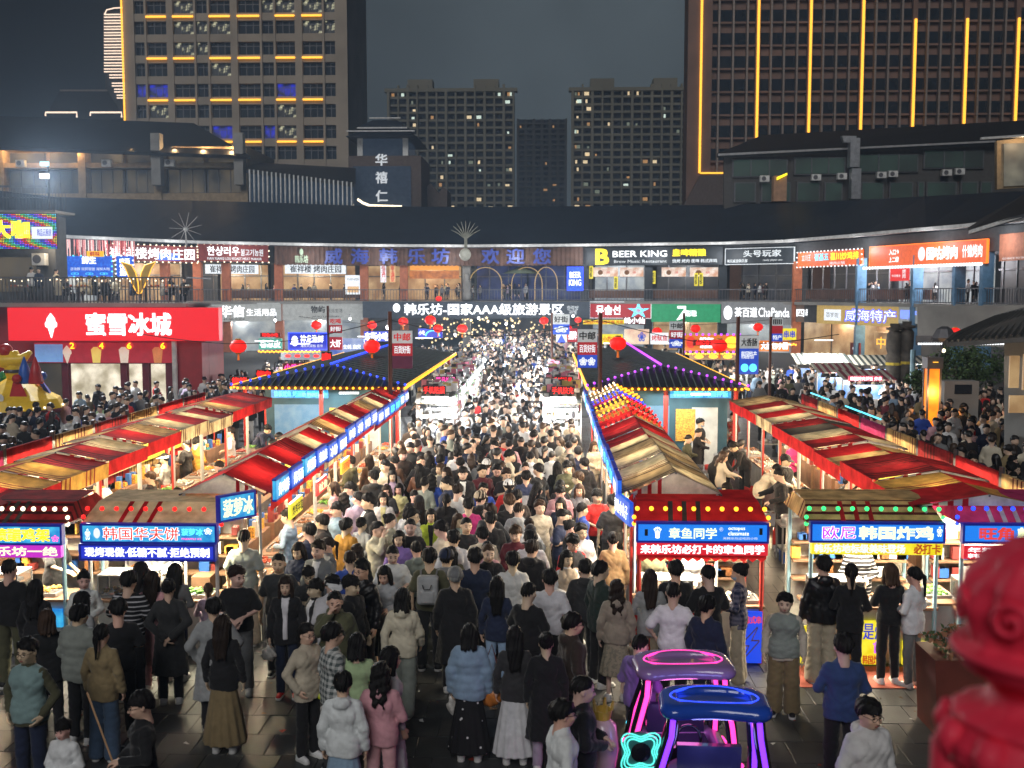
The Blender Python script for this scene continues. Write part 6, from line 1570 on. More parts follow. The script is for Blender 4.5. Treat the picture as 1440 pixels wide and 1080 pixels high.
# ------------------------------------------------------------------ things standing in the two service lanes
M_BLUEC = mat('plastic_crate_blue', (.03, .12, .4)); M_CARD = mat('cardboard', (.33, .22, .12), .85, noise=.15); M_PLW = mat('white_plastic', (.6, .6, .58), .35); M_REDP = mat('red_plastic', (.5, .03, .02), .4); M_TARP = mat('blue_tarp', (.05, .18, .42), .5, bump=.6, bscale=6)
def crate(x, y, z, w_, d, h, m, lab, kind='crate', rz=0):
 t = thing({'crate': 'plastic_crate', 'box': 'cardboard_box', 'cool box': 'cool_box', 'bag': 'goods_bag'}[kind], lab, kind, (x, y, z), rz)
 q = MB().box(-w_, w_, -d, d, 0, .03).box(-w_, -w_+.02, -d, d, .03, h).box(w_-.02, w_, -d, d, .03, h).box(-w_+.02, w_-.02, -d, -d+.02, .03, h).box(-w_+.02, w_-.02, d-.02, d, .03, h); q.build('box_body', m, t)
 if kind == 'crate':
  q = MB()
  for _ in range(12): q.ball((rs.uniform(-w_+.06, w_-.06), rs.uniform(-d+.06, d-.06), h*.8), .05, 6, 4)
  q.build('contents', FOODS[rs.randrange(5)], t)
 else: bx('lid', m, t, -w_-.01, w_+.01, -d-.01, d+.01, h+.001, h+.03)
def steel_table(x, y, w_, d, h, lab, cloth=None):
 t = thing('work_table', lab, 'table', (x, y, 0)); bx('table_top', cloth or M_COUNTER, t, -w_, w_, -d, d, h-.04, h); bx('lower_shelf', M_COUNTER, t, -w_+.04, w_-.04, -d+.04, d-.04, .25, .28)
 for sx in (-1, 1):
  for sy in (-1, 1): MB().bar((sx*(w_-.04), sy*(d-.04), 0), (sx*(w_-.04), sy*(d-.04), h-.04), .02, n=5).build('leg', M_COUNTER, t)
 return t
for i, (px, py, wd, wh) in enumerate(((1042, 640, .75, 'under the stooping vendor in the right lane'), (1090, 622, .5, 'with a patterned front at the upper right lane'), (985, 660, .4, 'beside the octopus row in the right lane'), (1125, 735, .45, 'left of the fried chicken booth'), (208, 690, .8, 'below the white hooded vendor in the left lane'), (262, 660, .6, 'beside the shaved vendor in the left lane'), (385, 615, .6, 'before the left kiosk'))):
 p = G(px, py, .8); steel_table(p.x, p.y, wd, .32, .8, 'steel work table '+wh)
 for k in range(3):
  q = thing('food_pot', '%s pot on the steel table %s' % (('silver', 'black', 'red')[k], wh), 'pot', (p.x-wd*.6+wd*.55*k, p.y+rs.uniform(-.12, .1), .80)); r_ = rs.uniform(.08, .13)
  MB().lathe([(r_*.9, 0), (r_, .02), (r_, r_*1.3), (r_*.9, r_*1.3), (r_*.88, .03)], 12).build('pot_body', (M_COUNTER, M_STEEL, M_REDP)[k], q, True); MB().tube([(-r_-.03, 0, r_), (-r_, .02, r_*1.15), (-r_, -.02, r_*.9)], .008, 4).build('handle', M_STEEL, q)
for (px, py, w_, h, m, kind, lab) in ((1145, 690, .24, .34, M_PLW, 'cool box', 'white cool box with lid in the right lane behind the green bulbs'), (1108, 712, .22, .3, M_PLW, 'bag', 'bulging white goods sack box left of the white cool box'), (1100, 745, .2, .3, M_REDP, 'crate', 'red plastic crate left of the fried chicken booth'), (1112, 770, .2, .28, M_BLUEC, 'crate', 'blue plastic crate left of the fried chicken booth'),
 (1098, 660, .22, .3, M_CARD, 'box', 'brown cardboard box in the middle of the right lane'), (1010, 668, .25, .3, M_CARD, 'box', 'wide cardboard box beside the octopus row'), (1060, 690, .2, .4, M_REDP, 'crate', 'tall red crate in the right lane'), (1030, 705, .25, .35, M_TARP, 'bag', 'dark blue covered box behind the octopus booth'), (1130, 660, .18, .3, M_BLUEC, 'crate', 'small blue crate further up the right lane'),
 (1080, 720, .2, .3, M_PLW, 'crate', 'white crate of goods in the right lane gap'), (150, 712, .25, .3, M_PLW, 'crate', 'white crate beside the brown capped vendor'), (240, 700, .22, .3, M_CARD, 'box', 'cardboard box at the front of the left lane'), (300, 650, .2, .3, M_REDP, 'crate', 'red crate midway down the left lane'), (335, 640, .22, .3, M_PLW, 'cool box', 'white cool box far down the left lane')):
 p = G(px, py, .3); crate(p.x, p.y, 0, w_, w_*.8, h, m, lab, kind, rs.uniform(-.3, .3))
# ------------------------------------------------------------------ ice cream shop building on the left
YI = 48
def IX(px): return D(px, 500, YI).x
def IZ(py): return D(150, py, YI).z
M_REDWALL = mat('red_wall', (.33, .018, .022), .5, noise=.08)
M_DARKRED = mat('maroon_frame', (.16, .015, .03), .45)
ice = thing('ice_cream_shop', 'red walled ice cream shop with glass doors and a balcony on its roof', 'building')
bx('wall', M_REDWALL, ice, IX(-140), IX(290), YI+.4, YI+2.6, 0, IZ(432))
bx('side_wall', M_REDWALL, ice, IX(255), IX(290), YI-.6, YI+.38, 0, IZ(480))
for px in (18, 89, 236, 172, 203): bx('door_frame', M_DARKRED, ice, IX(px)-.14, IX(px)+.14, YI+.1, YI+.38, 0, IZ(508))
for a, b in ((20, 87), (92, 170), (174, 201), (205, 234)):
 f = bx('window', M_DARKRED, ice, IX(a), IX(b), YI+.25, YI+.395, .1, IZ(509)); bx('pane', screen('shop_interior_light', (255, 245, 220), (150, 140, 110), .8, 1.3) if a > 80 else DWIN, f, IX(a)+.15, IX(b)-.15, YI+.2, YI+.245, .3, IZ(512))
MB().bar((IX(254), YI-.8, 0), (IX(254), YI-.8, IZ(478)), .12, n=8).build('drain_pipe', M_GUT, ice)
ps_ = thing('poster_band', 'red poster band of ice creams and iced drinks with round prices under the shop sign', 'poster')
bx('board', mat('poster_red', (.4, .03, .05), .5, emit=lin((150, 30, 42)), es=.45), ps_, IX(50), IX(243), YI-.1, YI, IZ(510), IZ(482))
bx('sky_panel', mat('poster_blue', (.2, .4, .7), .5, emit=lin((100, 150, 205)), es=.5), ps_, IX(51), IX(90), YI-.13, YI-.105, IZ(509), IZ(484))
for i, (px, n) in enumerate(((104, '2'), (145, '4'), (184, '6'), (231, '6'))):
 q = MB(); w_ = .26
 if i == 0: q.lathe([(.02, -.45), (.16, -.05), (.22, .0), (.20, .12), (.12, .25), (.02, .36)], 10)
 else: q.lathe([(.17, -.42), (.24, .15), (.25, .17), (.12, .30)], 10)
 o = q.build('drink_picture', [mat('cup_cream', (.75, .7, .6), .5, emit=lin((215, 205, 185)), es=.45), mat('cup_lemon', (.8, .7, .2), .5, emit=lin((220, 195, 90)), es=.5), mat('cup_cream', (0,)*3), mat('cup_amber', (.6, .25, .1), .5, emit=lin((190, 120, 70)), es=.5)][i], ps_)
 o.location = (IX(px-8), YI-.12, IZ(497)); o.scale = (1, .15, 1)
 bd = MB().lathe([(.19, 0), (.19, .02)], 14).build('price_badge', mat('badge_red', (.5, .05, .05), .5, emit=lin((190, 40, 40)), es=.6), ps_); bd.rotation_euler = (R(90), 0, 0); bd.location = (IX(px), YI-.12, IZ(486))
 letters(n, GY, ps_, IX(px)-.10, IX(px)+.10, IZ(486)-.13, IZ(486)+.13, YI-.15, .03)
sg = sign('long red lightbox with large white ice cream shop characters', 12, 433, 307, 479, YI-1.0, B_RED, [('蜜雪冰城', .375, .775, .17, .84, GW, .035)], name='shop_sign', th=.5)
q = MB()      # small white soft serve emblem, no mascot
W_ = sg.children[0]
em = MB().lathe([(.02, -.55), (.15, -.10), (.26, -.05), (.28, .10), (.20, .22), (.19, .32), (.11, .42), (.02, .55)], 12).build('cone_emblem', GW, sg); em.scale = (1, .1, 1); em.location = (IX(88)-sg.location.x, -.03, IZ(457)-sg.location.z)
# balcony
bx('balcony_floor', M_CONC, ice, IX(-140), IX(272), YI-.8, YI+2.8, IZ(432)+.02, IZ(432)+.2)
zb = IZ(432)+.2
rl = MB().box(IX(-140), IX(272), YI-.78, YI-.72, zb+1.10, zb+1.16).box(IX(-140), IX(272), YI-.78, YI-.72, zb+.06, zb+.10).box(IX(272)-.03, IX(272)+.03, YI-.78, YI+2.7, zb+1.10, zb+1.16).build('railing', M_STEEL, ice)
rb_ = MB().box(-.018, .018, -.018, .018, 0, 1.1).mesh('railing_bar'); rb_.materials.append(M_STEEL)
n = int((IX(272)-IX(-20))/.16)
for i in range(min(n, 150)): link('railing_bar', rb_, None, ice, (IX(-20)+i*.16, YI-.75, zb))
t = thing('balcony_bulbs', 'string of warm bulbs along the balcony rail over the red sign', 'string light'); q = MB()
for i in range(28): q.ball((IX(0)+i*.30+rs.uniform(-.1, .1), YI-.6, zb+1.02+rs.uniform(-.05, .05)), .035, 5, 4)
q.build('bulb_string', GWARM, t)['kind'] = 'stuff'
for i, px in enumerate((30, 105, 150, 200, 245)):
 t = thing('dining_table', 'balcony dining table with plates of food, %s of five from the left' % ['first', 'second', 'third', 'fourth', 'last'][i], 'table', (IX(px), YI+.6, zb))
 bx('table_top', M_WOOD, t, -.75, .75, -.35, .35, .70, .74); MB().bar((0, 0, 0), (0, 0, .7), .05, n=6).build('leg', M_STEEL, t)
 q = MB()
 for _ in range(16): q.mat(rs.randrange(4)).ball((rs.uniform(-.6, .6), rs.uniform(-.28, .28), .78), rs.uniform(.04, .09), 6, 4, .6)
 q.build('plates_of_food', [M_GUT, FOODS[1], FOODS[0], FOODS[3]], t)['kind'] = 'stuff'
for px in (60, 130, 220): lamp('balcony_lamp', 'POINT', (IX(px), YI+.8, zb+2.6), 70, (1, .8, .55), .3)
# upper building behind the balcony
ub = thing('led_sign_house', 'dark upper house at the left edge carrying the colourful dot light sign', 'building')
bx('wall', M_WALLG, ub, IX(-140), IX(62), YI+1.5, YI+2.7, zb, IZ(300)); bx('flat_roof', M_CONC, ub, IX(-145), IX(72), YI+.9, YI+3, IZ(296), IZ(293))
bx('window', DWIN, ub, IX(-60), IX(34), YI+1.42, YI+1.49, zb+.5, IZ(360))
a = thing('air_conditioner', 'white air conditioner unit with pipe under the dot light sign', 'air conditioner', (IX(44), YI+1.2, IZ(372))); bx('casing', M_GUT, a, -.3, .3, -.2, .2, 0, .55); q = MB().lathe([(.2, 0), (.2, .03)], 12).build('fan_grille', M_STEEL, a); q.rotation_euler = (R(90), 0, 0); q.location = (-.05, -.21, .28)
t = sign('sign of rainbow dot lights with yellow characters and a white inset', -60, 300, 80, 350, YI+.6, mat('sign_black', (.01, .01, .012), .5), [('烤大咖', .16, .72, .30, .80, GY, .05), ('#', .745, .95, .28, .62, GWD), ('韩品云厨房', .80, .94, .36, .56, BB, .02)], name='led_sign')
W_, H_ = IX(80)-IX(-60), IZ(300)-IZ(350)
dm = [GR, GY, GGRN, GC, GB, GP]
for k, m in enumerate(dm):
 q = MB()
 for i in range(64):
  for j in range(22):
   if int((i*.35+3*math.sin(j*.35)+j*.15)) % 6 == k: x = -W_/2+W_*(i+.5)/64; z = H_*(j+.5)/22; q.box(x-.015, x+.015, -.006, -.001, z-.015, z+.015)
 if q.v: q.build('dot_lights', m, t)['kind'] = 'stuff'
t = thing('roof_railing', 'steel railing cage on the roof above the dot light sign', 'railing'); q = MB()
for i in range(26): x = IX(-30)+i*.14*1.1; q.box(x-.012, x+.012, YI+.98, YI+1.0, IZ(293), IZ(258))
q.box(IX(-30), IX(60), YI+.96, YI+1.02, IZ(260), IZ(257)).box(IX(-30), IX(60), YI+.96, YI+1.02, IZ(275), IZ(274)); q.build('railing_bars', M_STEEL, t)['kind'] = 'stuff'
fl = thing('flood_mast', 'short mast with two lit floodlights at the left over the roof railing', 'lamp', (IX(70), YI+.5, IZ(290)))
zz0 = IZ(290); MB().bar((0, 0, 0), (0, 0, IZ(224)-zz0), .05, n=6).build('mast', M_STEEL, fl)
bx('lamp_head', GW, fl, -.25, .15, -.35, -.2, IZ(250)-zz0, IZ(243)-zz0); bx('lamp_head', glow('cool_flood', (170, 240, 255), 1.6), fl, -.2, .15, -.35, -.2, IZ(232)-zz0, IZ(226)-zz0)
f_ = lamp('floodlight', 'SPOT', (IX(70), YI-.4, IZ(245)), 14000, (.92, .97, 1), .35, None, None, spot=120)
dv = Vector((-1, 24, 0))-f_.location; f_.rotation_euler = dv.to_track_quat('-Z', 'Y').to_euler()
# hanging light strings, blue seafood screen and winged neon on the left
t = thing('light_tassels', 'pink and white hanging light tassels along the left gutter', 'string light'); q = MB()
for i in range(120):
 px = rs.uniform(82, 190); p = D(px, 336+(px-82)*.03, arcY(px)-1.2); l_ = rs.uniform(.5, 2.0); q.mat(rs.randrange(3)).box(p.x-.02, p.x+.02, p.y, p.y+.03, p.z-l_, p.z)
q.build('light_string', [glow('rosy_string', (230, 150, 150), .9), glow('pale_string', (230, 220, 215), .9), glow('dim_red_string', (190, 60, 60), .8)], t)['kind'] = 'stuff'
far('blue lit seafood screen with white characters on the left wing', 94, 360, 157, 389, 80, B_BLUE, [('鲜生', .35, .65, .62, .98, GW, .05), ('活海鲜 现捞现做 海鲜大咖', .08, .95, .30, .45, GWD, 0), ('①  ②  ③', .1, .9, .08, .2, GC, 0)], bulbs=(GC, .5))
far('tall blue drink menu framed by dotted white bulbs', 164, 360, 187, 391, 79, B_BLUE, [('啤酒\n饮料\n烧烤', .2, .8, .1, .9, GW, .03)], bulbs=(GW, .4))
far('yellow neon shop emblem above the blue seafood screen', 122, 353, 145, 361, 79.5, glow('amber_sign', (240, 180, 20)), [('鲜味', .2, .8, .1, .9, B_BRED, .03)])
far('small pale blue sign at the left end of the wing', 69, 358, 93, 367, 79, B_CYAN, [('海鲜烧烤', .1, .9, .2, .8, GW)])
wg = thing('winged_neon', 'large gold outlined pair of wings standing on the balcony for photos', 'ornament', (IX(202), YI-.3, zb+.4))
def wing_pts(s): return [(s*.0, 0), (s*.10, .05), (s*.25, .35), (s*.45, .75), (s*.60, 1.15), (s*.80, 1.45), (s*.30, 1.30), (s*.12, .95), (s*.03, .5)]
for s in (-1, 1):
 pts = [(x, z) for x, z in (wing_pts(s) if s > 0 else list(reversed(wing_pts(s))))]
 MB().prism(pts, 0, .06).build('wing', mat('gold_mesh', (.30, .22, .05), .5, emit=lin((110, 90, 30)), es=.4), wg)
 MB().tube([(x, -.03, z) for x, z in pts], .022, 5, True).build('neon_outline', GG, wg)
MB().bar((0, 0, -.4), (0, 0, .1), .05, n=6).build('stand', M_STEEL, wg)
sb = thing('starburst_lamp', 'metal starburst ornament of thin rods standing on the left roof edge', 'ornament', tuple(D(261, 322, 92)))
q = MB()
for k in range(11):
 a_ = 2*math.pi*k/11+.2; q.bar((0, 0, 0), (1.45*math.sin(a_), .1*math.cos(k), 1.45*math.cos(a_)), .03, .02, 4)
q.bar((0, 0, 0), (0, 0, -1.6), .06, n=5).ball((0, 0, 0), .22, 8, 6); q.build('rods', mat('pale_metal', (.4, .4, .38), .4, metal=.5, emit=(.1, .1, .1), es=.4), sb)
# ride with coloured tent at the left edge
rd = thing('carousel_ride', 'yellow tented childrens ride with red, green and blue flaps at the left edge', 'ride', (IX(18)*.78, YI*.78, 0))
YQ = YI*.78
def qx(px): return D(px, 550, YQ).x-rd.location.x
def qz(py): return D(20, py, YQ).z
MB().lathe([(1.7, qz(573)), (1.55, qz(560)), (.25, qz(532)), (.05, qz(528))], 10).build('tent_roof', mat('yellow_vinyl', (.62, .42, .03), .4, emit=lin((190, 150, 20)), es=.15), rd)
for k, (m, a_) in enumerate(((mat('blue_vinyl', (.03, .12, .5), .4), .35), (mat('red_vinyl', (.5, .03, .03), .4), .9), (mat('green_vinyl', (.02, .25, .10), .4), 2.4), (mat('blue_vinyl', (.03, .12, .5)), 3.2), (mat('red_vinyl', (0, 0, 0)), -1.0))):
 pts = [(1.5*math.cos(a_+d), 1.5*math.sin(a_+d), z) for d, z in ((-.28, qz(570)), (.28, qz(570)), (.12, qz(545)), (-.12, qz(545)))]; pts[2] = (.9*math.cos(a_+.12), .9*math.sin(a_+.12), qz(533)); pts[3] = (.9*math.cos(a_-.12), .9*math.sin(a_-.12), qz(533))
 MB().slab(pts, .12).build('flap', m, rd); MB().ball((.95*math.cos(a_), .95*math.sin(a_), qz(530)), .16, 10, 8).build('knob', m, rd)
q = MB().lathe([(.22, 0), (.30, .3), (.28, .7), (.18, 1.0)], 12, (.1, -.2, qz(532))); q.build('column', mat('yellow_vinyl', (0, 0, 0)), rd, True)
MB().tube([(-.9, -.3, qz(495)), (-.6, -.3, qz(505)), (-.1, -.3, qz(507)), (.5, -.3, qz(505)), (.8, -.3, qz(494))], [.08, .2, .28, .2, .08], 8).build('crest', mat('yellow_vinyl', (0, 0, 0)), rd, True)
MB().lathe([(.31, .22), (.31, .34)], 12, (.1, -.2, qz(532))).lathe([(.30, .52), (.30, .62)], 12, (.1, -.2, qz(532))).build('dark_band', M_STEEL, rd, True)
for sx, m in ((-.55, 'red_vinyl'), (.65, 'blue_vinyl'), (-1.0, 'green_vinyl'), (1.05, 'red_vinyl')): MB().lathe([(.02, .5), (.16, .1), (.26, -.4), (.24, -.45)], 10, (sx, -.5, qz(520))).build('side_cone', MATS[m], rd, True)
MB().ball((-.1, -.3, qz(492)), .24, 10, 8).build('top_ball', mat('red_vinyl', (0, 0, 0)), rd, True)
q = MB()
for k in range(26): q.ball((1.62*math.cos(k*.242), 1.62*math.sin(k*.242), qz(570)), .045, 5, 4)
q.build('bulb_string', GWARM, rd)['kind'] = 'stuff'
MB().lathe([(1.3, 0), (1.3, .35), (.3, .36), (.3, 2.4)], 16).build('base', mat('dark_base', (.05, .05, .07), .5), rd)
pf = MB().lathe([(.17, 0), (.18, .05)], 14).build('round_face_emblem', mat('white_vinyl', (.6, .6, .58), .5), rd); pf.rotation_euler = (R(75), 0, 0); pf.location = (.15, -1.35, qz(556))
# ------------------------------------------------------------------ right side: tiled eave, totem posts, lit pillar, shrubs, awnings
te = thing('tiled_eave', 'dark tiled upturned eave of a traditional kiosk at the right edge', 'roof')
YT2 = 30
P = lambda px, py, Y=YT2: D(px, py, Y)
M_TILE = mat('dark_tile', (.06, .062, .06), .5, bump=.3)
for (a, b, c, d) in (((1330, 482, 30), (1500, 470, 24), (1500, 425, 28), (1400, 447, 33)),):
 MB().slab([D(*a), D(*b), D(*c), D(*d)], .12).build('roof_slope', M_TILE, te)
 for i in range(18):
  u = i/17; p0 = D(*a).lerp(D(*b), u); p1 = D(*d).lerp(D(*c), u); MB().bar(p0+Vector((0, -.05, .04)), p1+Vector((0, 0, .05)), .045, n=6).build('roof_tile', M_TILE, te)
MB().tube([D(1330, 483, 30), D(1342, 472, 30.5), D(1400, 447, 33), D(1500, 420, 29)], .09, 6).build('ridge', M_TILE, te)
kw = thing('tiled_kiosk', 'dim kiosk wall with lit amber windows under the tiled eave at the right edge', 'kiosk')
quadpx('wall', M_CONC, kw, [(1412, 640, 29), (1500, 660, 27), (1500, 470, 27), (1412, 478, 29)], .3)
for a, b, c, d in ((1417, 545, 1432, 500), (1436, 548, 1470, 498), (1417, 580, 1470, 556)):
 p0, p1 = D(a, b, 28.3), D(c, d, 28.3); bx('window', WARMI, kw, p0.x, p1.x, 28.2, 28.28, p0.z, p1.z)
for i, (px, top) in enumerate(((1255, 455), (1272, 452))):
 p = D(px, 560, 50); t = thing('totem_post', '%s of two dark carved totem posts at the right walkway' % ('left' if i == 0 else 'right'), 'post', (p.x, 50, 0))
 h_ = D(px, top, 50).z; MB().lathe([(.34, 0), (.32, h_*.5), (.36, h_*.62), (.28, h_*.66), (.34, h_*.72), (.33, h_*.88), (.22, h_*.92), (.38, h_*.93), (.38, h_*.955), (.2, h_*.96), (.22, h_)], 12, fn=lambda a_, z: 1+.08*math.sin(a_*3+z*2)).build('carved_trunk', mat('weathered_carved_wood', (.07, .06, .05), .7, noise=.3, bump=.6, bscale=6), t, True)
 MB().lathe([(.37, h_*.53), (.37, h_*.56)], 10).build('yellow_tie', mat('yellow_cloth', (.5, .38, .05), .8), t)
p = D(1282, 560, 48); t = thing('steel_post', 'plain pale blue steel post beside the totem posts', 'post', (p.x, 48, 0)); MB().bar((0, 0, 0), (0, 0, D(1282, 492, 48).z), .12, n=8).build('post', M_BLUEPOST, t)
pl = D(1309, 585, 36); t = thing('glowing_pillar', 'tall orange glowing pillar lantern with a dark cap on the right walkway', 'lamp', (pl.x, 36, 0))
gm_ = screen('amber_pillar_light', (255, 150, 30), (235, 100, 15), 1.1, 2)
bx('light_panel', gm_, t, -.19, .19, -.19, .19, .3, D(1309, 518, 36).z); bx('cap', M_STEEL, t, -.26, .26, -.26, .26, D(1309, 518, 36).z, D(1309, 502, 36).z)
f = MB()
for sx in (-.2, .2):
 for sy in (-.2, .2): f.box(sx-.03, sx+.03, sy-.03, sy+.03, 0, D(1309, 502, 36).z)
f.build('frame', M_STEEL, t); MB().lathe([(.09, 0), (.09, .02)], 6).build('round_emblem', GG, t).location = (0, -.28, D(1309, 509, 36).z)
MB().bar((.1, 0, 3), (.35, 0, D(1316, 480, 36).z), .04, n=5).build('arm', M_STEEL, t); MB().lathe([(.35, 0), (.42, .12), (.25, .42), (.1, .5)], 8, (.35, 0, D(1316, 480, 36).z)).build('lamp_cap', M_STEEL, t); MB().ball((.35, 0, D(1313, 493, 36).z), .07, 8, 6).build('bulb', GWARM, t)
lamp('pillar_lamp', 'POINT', (pl.x, 35.6, 2.2), 60, (1, .5, .15), .2)
# dark trees right
def leafblob(q, c, rx, rz_, n, s, r):
 for _ in range(n):
  a_, b_ = r.uniform(0, 6.283), math.acos(r.uniform(-1, 1)); k = r.uniform(.35, 1)**.5*(1+.25*math.sin(a_*3+b_*4))
  p = Vector((c[0]+rx*k*math.sin(b_)*math.cos(a_), c[1]+rx*k*math.sin(b_)*math.sin(a_), c[2]+rz_*k*math.cos(b_)))
  u = Vector((r.uniform(-1, 1), r.uniform(-1, 1), r.uniform(-1, 1))).normalized(); v = u.orthogonal().normalized(); u = u*s*r.uniform(.6, 1.3); v = v*s*.5
  q.mat(r.randrange(2)).add([p-u, p-v, p+u, p+v], [(0, 1, 2, 3)])
M_LEAF = mat('dark_leaf', (.035, .065, .025), .6, noise=.3); M_LEAF2 = mat('green_leaf', (.06, .11, .035), .6, noise=.3); M_BARK = mat('bark', (.06, .045, .035), .9, bump=.5)
for px, base, Y, rx, rz_, nm in ((1345, 560, 40, 1.0, .8, 'rounded dark tree left of the white cabinet'), (1372, 560, 42, 1.1, .7, 'wide dark tree behind the white cabinet'), (1300, 600, 42, .7, .5, 'small bush beside the glowing pillar')):
 p = D(px, base, Y); t = thing('shrub_tree', nm, 'tree', (p.x, Y, 0)); q = MB(); cz = D(px, 515 if base < 590 else 535, Y).z
 MB().tube([(0, 0, 0), (.05, 0, cz*.5), (-.05, .05, cz)], [.10, .07, .04], 6).build('trunk', M_BARK, t)
 leafblob(q, (0, 0, cz), rx, rz_, 1500, .08, rs); q.build('crown', [M_LEAF, M_LEAF2], t)
t = thing('white_cabinet', 'low white appliance cabinet standing before the dark trees', 'cabinet', (D(1356, 560, 38).x, 38, 0)); z0, z1 = D(1356, 562, 38).z, D(1356, 536, 38).z
bx('casing', M_CONC, t, -.7, .5, 0, .6, 0, z1); bx('screen', M_GLASSD, t, -.35, .25, -.02, -.001, z0+.2, z1-.12)
t = thing('bulb_row', 'row of white bulbs under the roof edge behind the lantern at the right', 'string light'); q = MB()
for i in range(34): q.ball(D(1292+i*3.6, 483.5, 45), .05, 5, 4)
q.build('bulb_string', GW, t)['kind'] = 'stuff'
bk = thing('side_roof', 'brown corrugated lean to roof behind the red lantern', 'roof'); quadpx('roof', M_TILE, bk, [(1288, 482, 45), (1412, 482, 45), (1412, 472, 48), (1288, 472, 48)], .1)
bw = thing('tiled_wall', 'pale tiled wall with an air unit under the right balcony', 'wall'); quadpx('wall', M_CONC, bw, [(1290, 482, 66), (1450, 490, 60), (1450, 430, 60), (1290, 430, 66)], .3)
M_BW = mat('awning_stripe_dark', (.04, .05, .05), .8); M_AWC = mat('awning_cream', (.5, .48, .4), .8); M_AWR = mat('awning_maroon', (.25, .05, .07), .8)
for i, (a, b, t0, t1, Y, m) in enumerate(((1121, 1188, 497, 512, 58, M_BW), (1194, 1250, 499, 513, 58, M_BW), (1275, 1295, 500, 512, 56, M_BW), (1150, 1200, 510, 524, 50, M_AWR), (1186, 1245, 520, 534, 46, M_AWR))):
 A = D(a, t1, Y); B = D(b, t0, Y+1.6); n = int((B.x-A.x)/.16)
 t = thing('striped_awning_stall', '%s and cream striped awning stall, %s on the right walkway' % ('black' if m is M_BW else 'maroon', ['wide upper left', 'upper middle', 'upper right corner', 'middle small', 'lowest nearest'][i]), 'stall', (A.x, Y, 0))
 for k in range(n):
  x0 = k*(B.x-A.x)/n; x1 = x0+(B.x-A.x)/n
  MB().slab([(x0, 0, A.z), (x1, 0, A.z), (x1, 1.6, B.z), (x0, 1.6, B.z)], .02).build('awning_strip', m if k % 2 else M_AWC, t)
 for x in (0, B.x-A.x):
  MB().bar((x, .1, 0), (x, .1, A.z), .04, n=5).build('post', M_POST, t)
 bx('menu_board', screen('blue_white_menu', (60, 130, 220), (235, 240, 245), .95, 1.6), t, .1, B.x-A.x-.1, .3, .36, A.z-.9, A.z-.25); bx('counter', M_COUNTER, t, 0, B.x-A.x, .2, .9, 0, .95)
 lamp('stall_lamp', 'POINT', ((B.x-A.x)/2, -.2, A.z-.2), 90, (1, .95, .85), .15, t)
far('pink white lit strip of characters under the maroon awning', 1194, 529, 1241, 536, 45.6, glow('rose_strip', (220, 60, 90), .8), [('韩国烤肉拌饭 炸串', .03, .97, .1, .9, GW, .02)])
# planter with flowers right of the fried chicken booth
t = thing('planter_box', 'tall red brown planter box with small leafy flowers at the right of the booths', 'planter', (D(1345, 1000, 13.3).x, 13.3, 0))
MB().prism([(-.36, 0), (.36, 0), (.42, 1.0), (-.42, 1.0)], -.36, .36).build('box', mat('red_brown_box', (.14, .03, .018), .6), t)
q = MB(); leafblob(q, (0, 0, 1.12), .40, .16, 500, .045, rs); q.build('leaves', [M_LEAF2, mat('dry_petal', (.35, .16, .08), .7)], t)
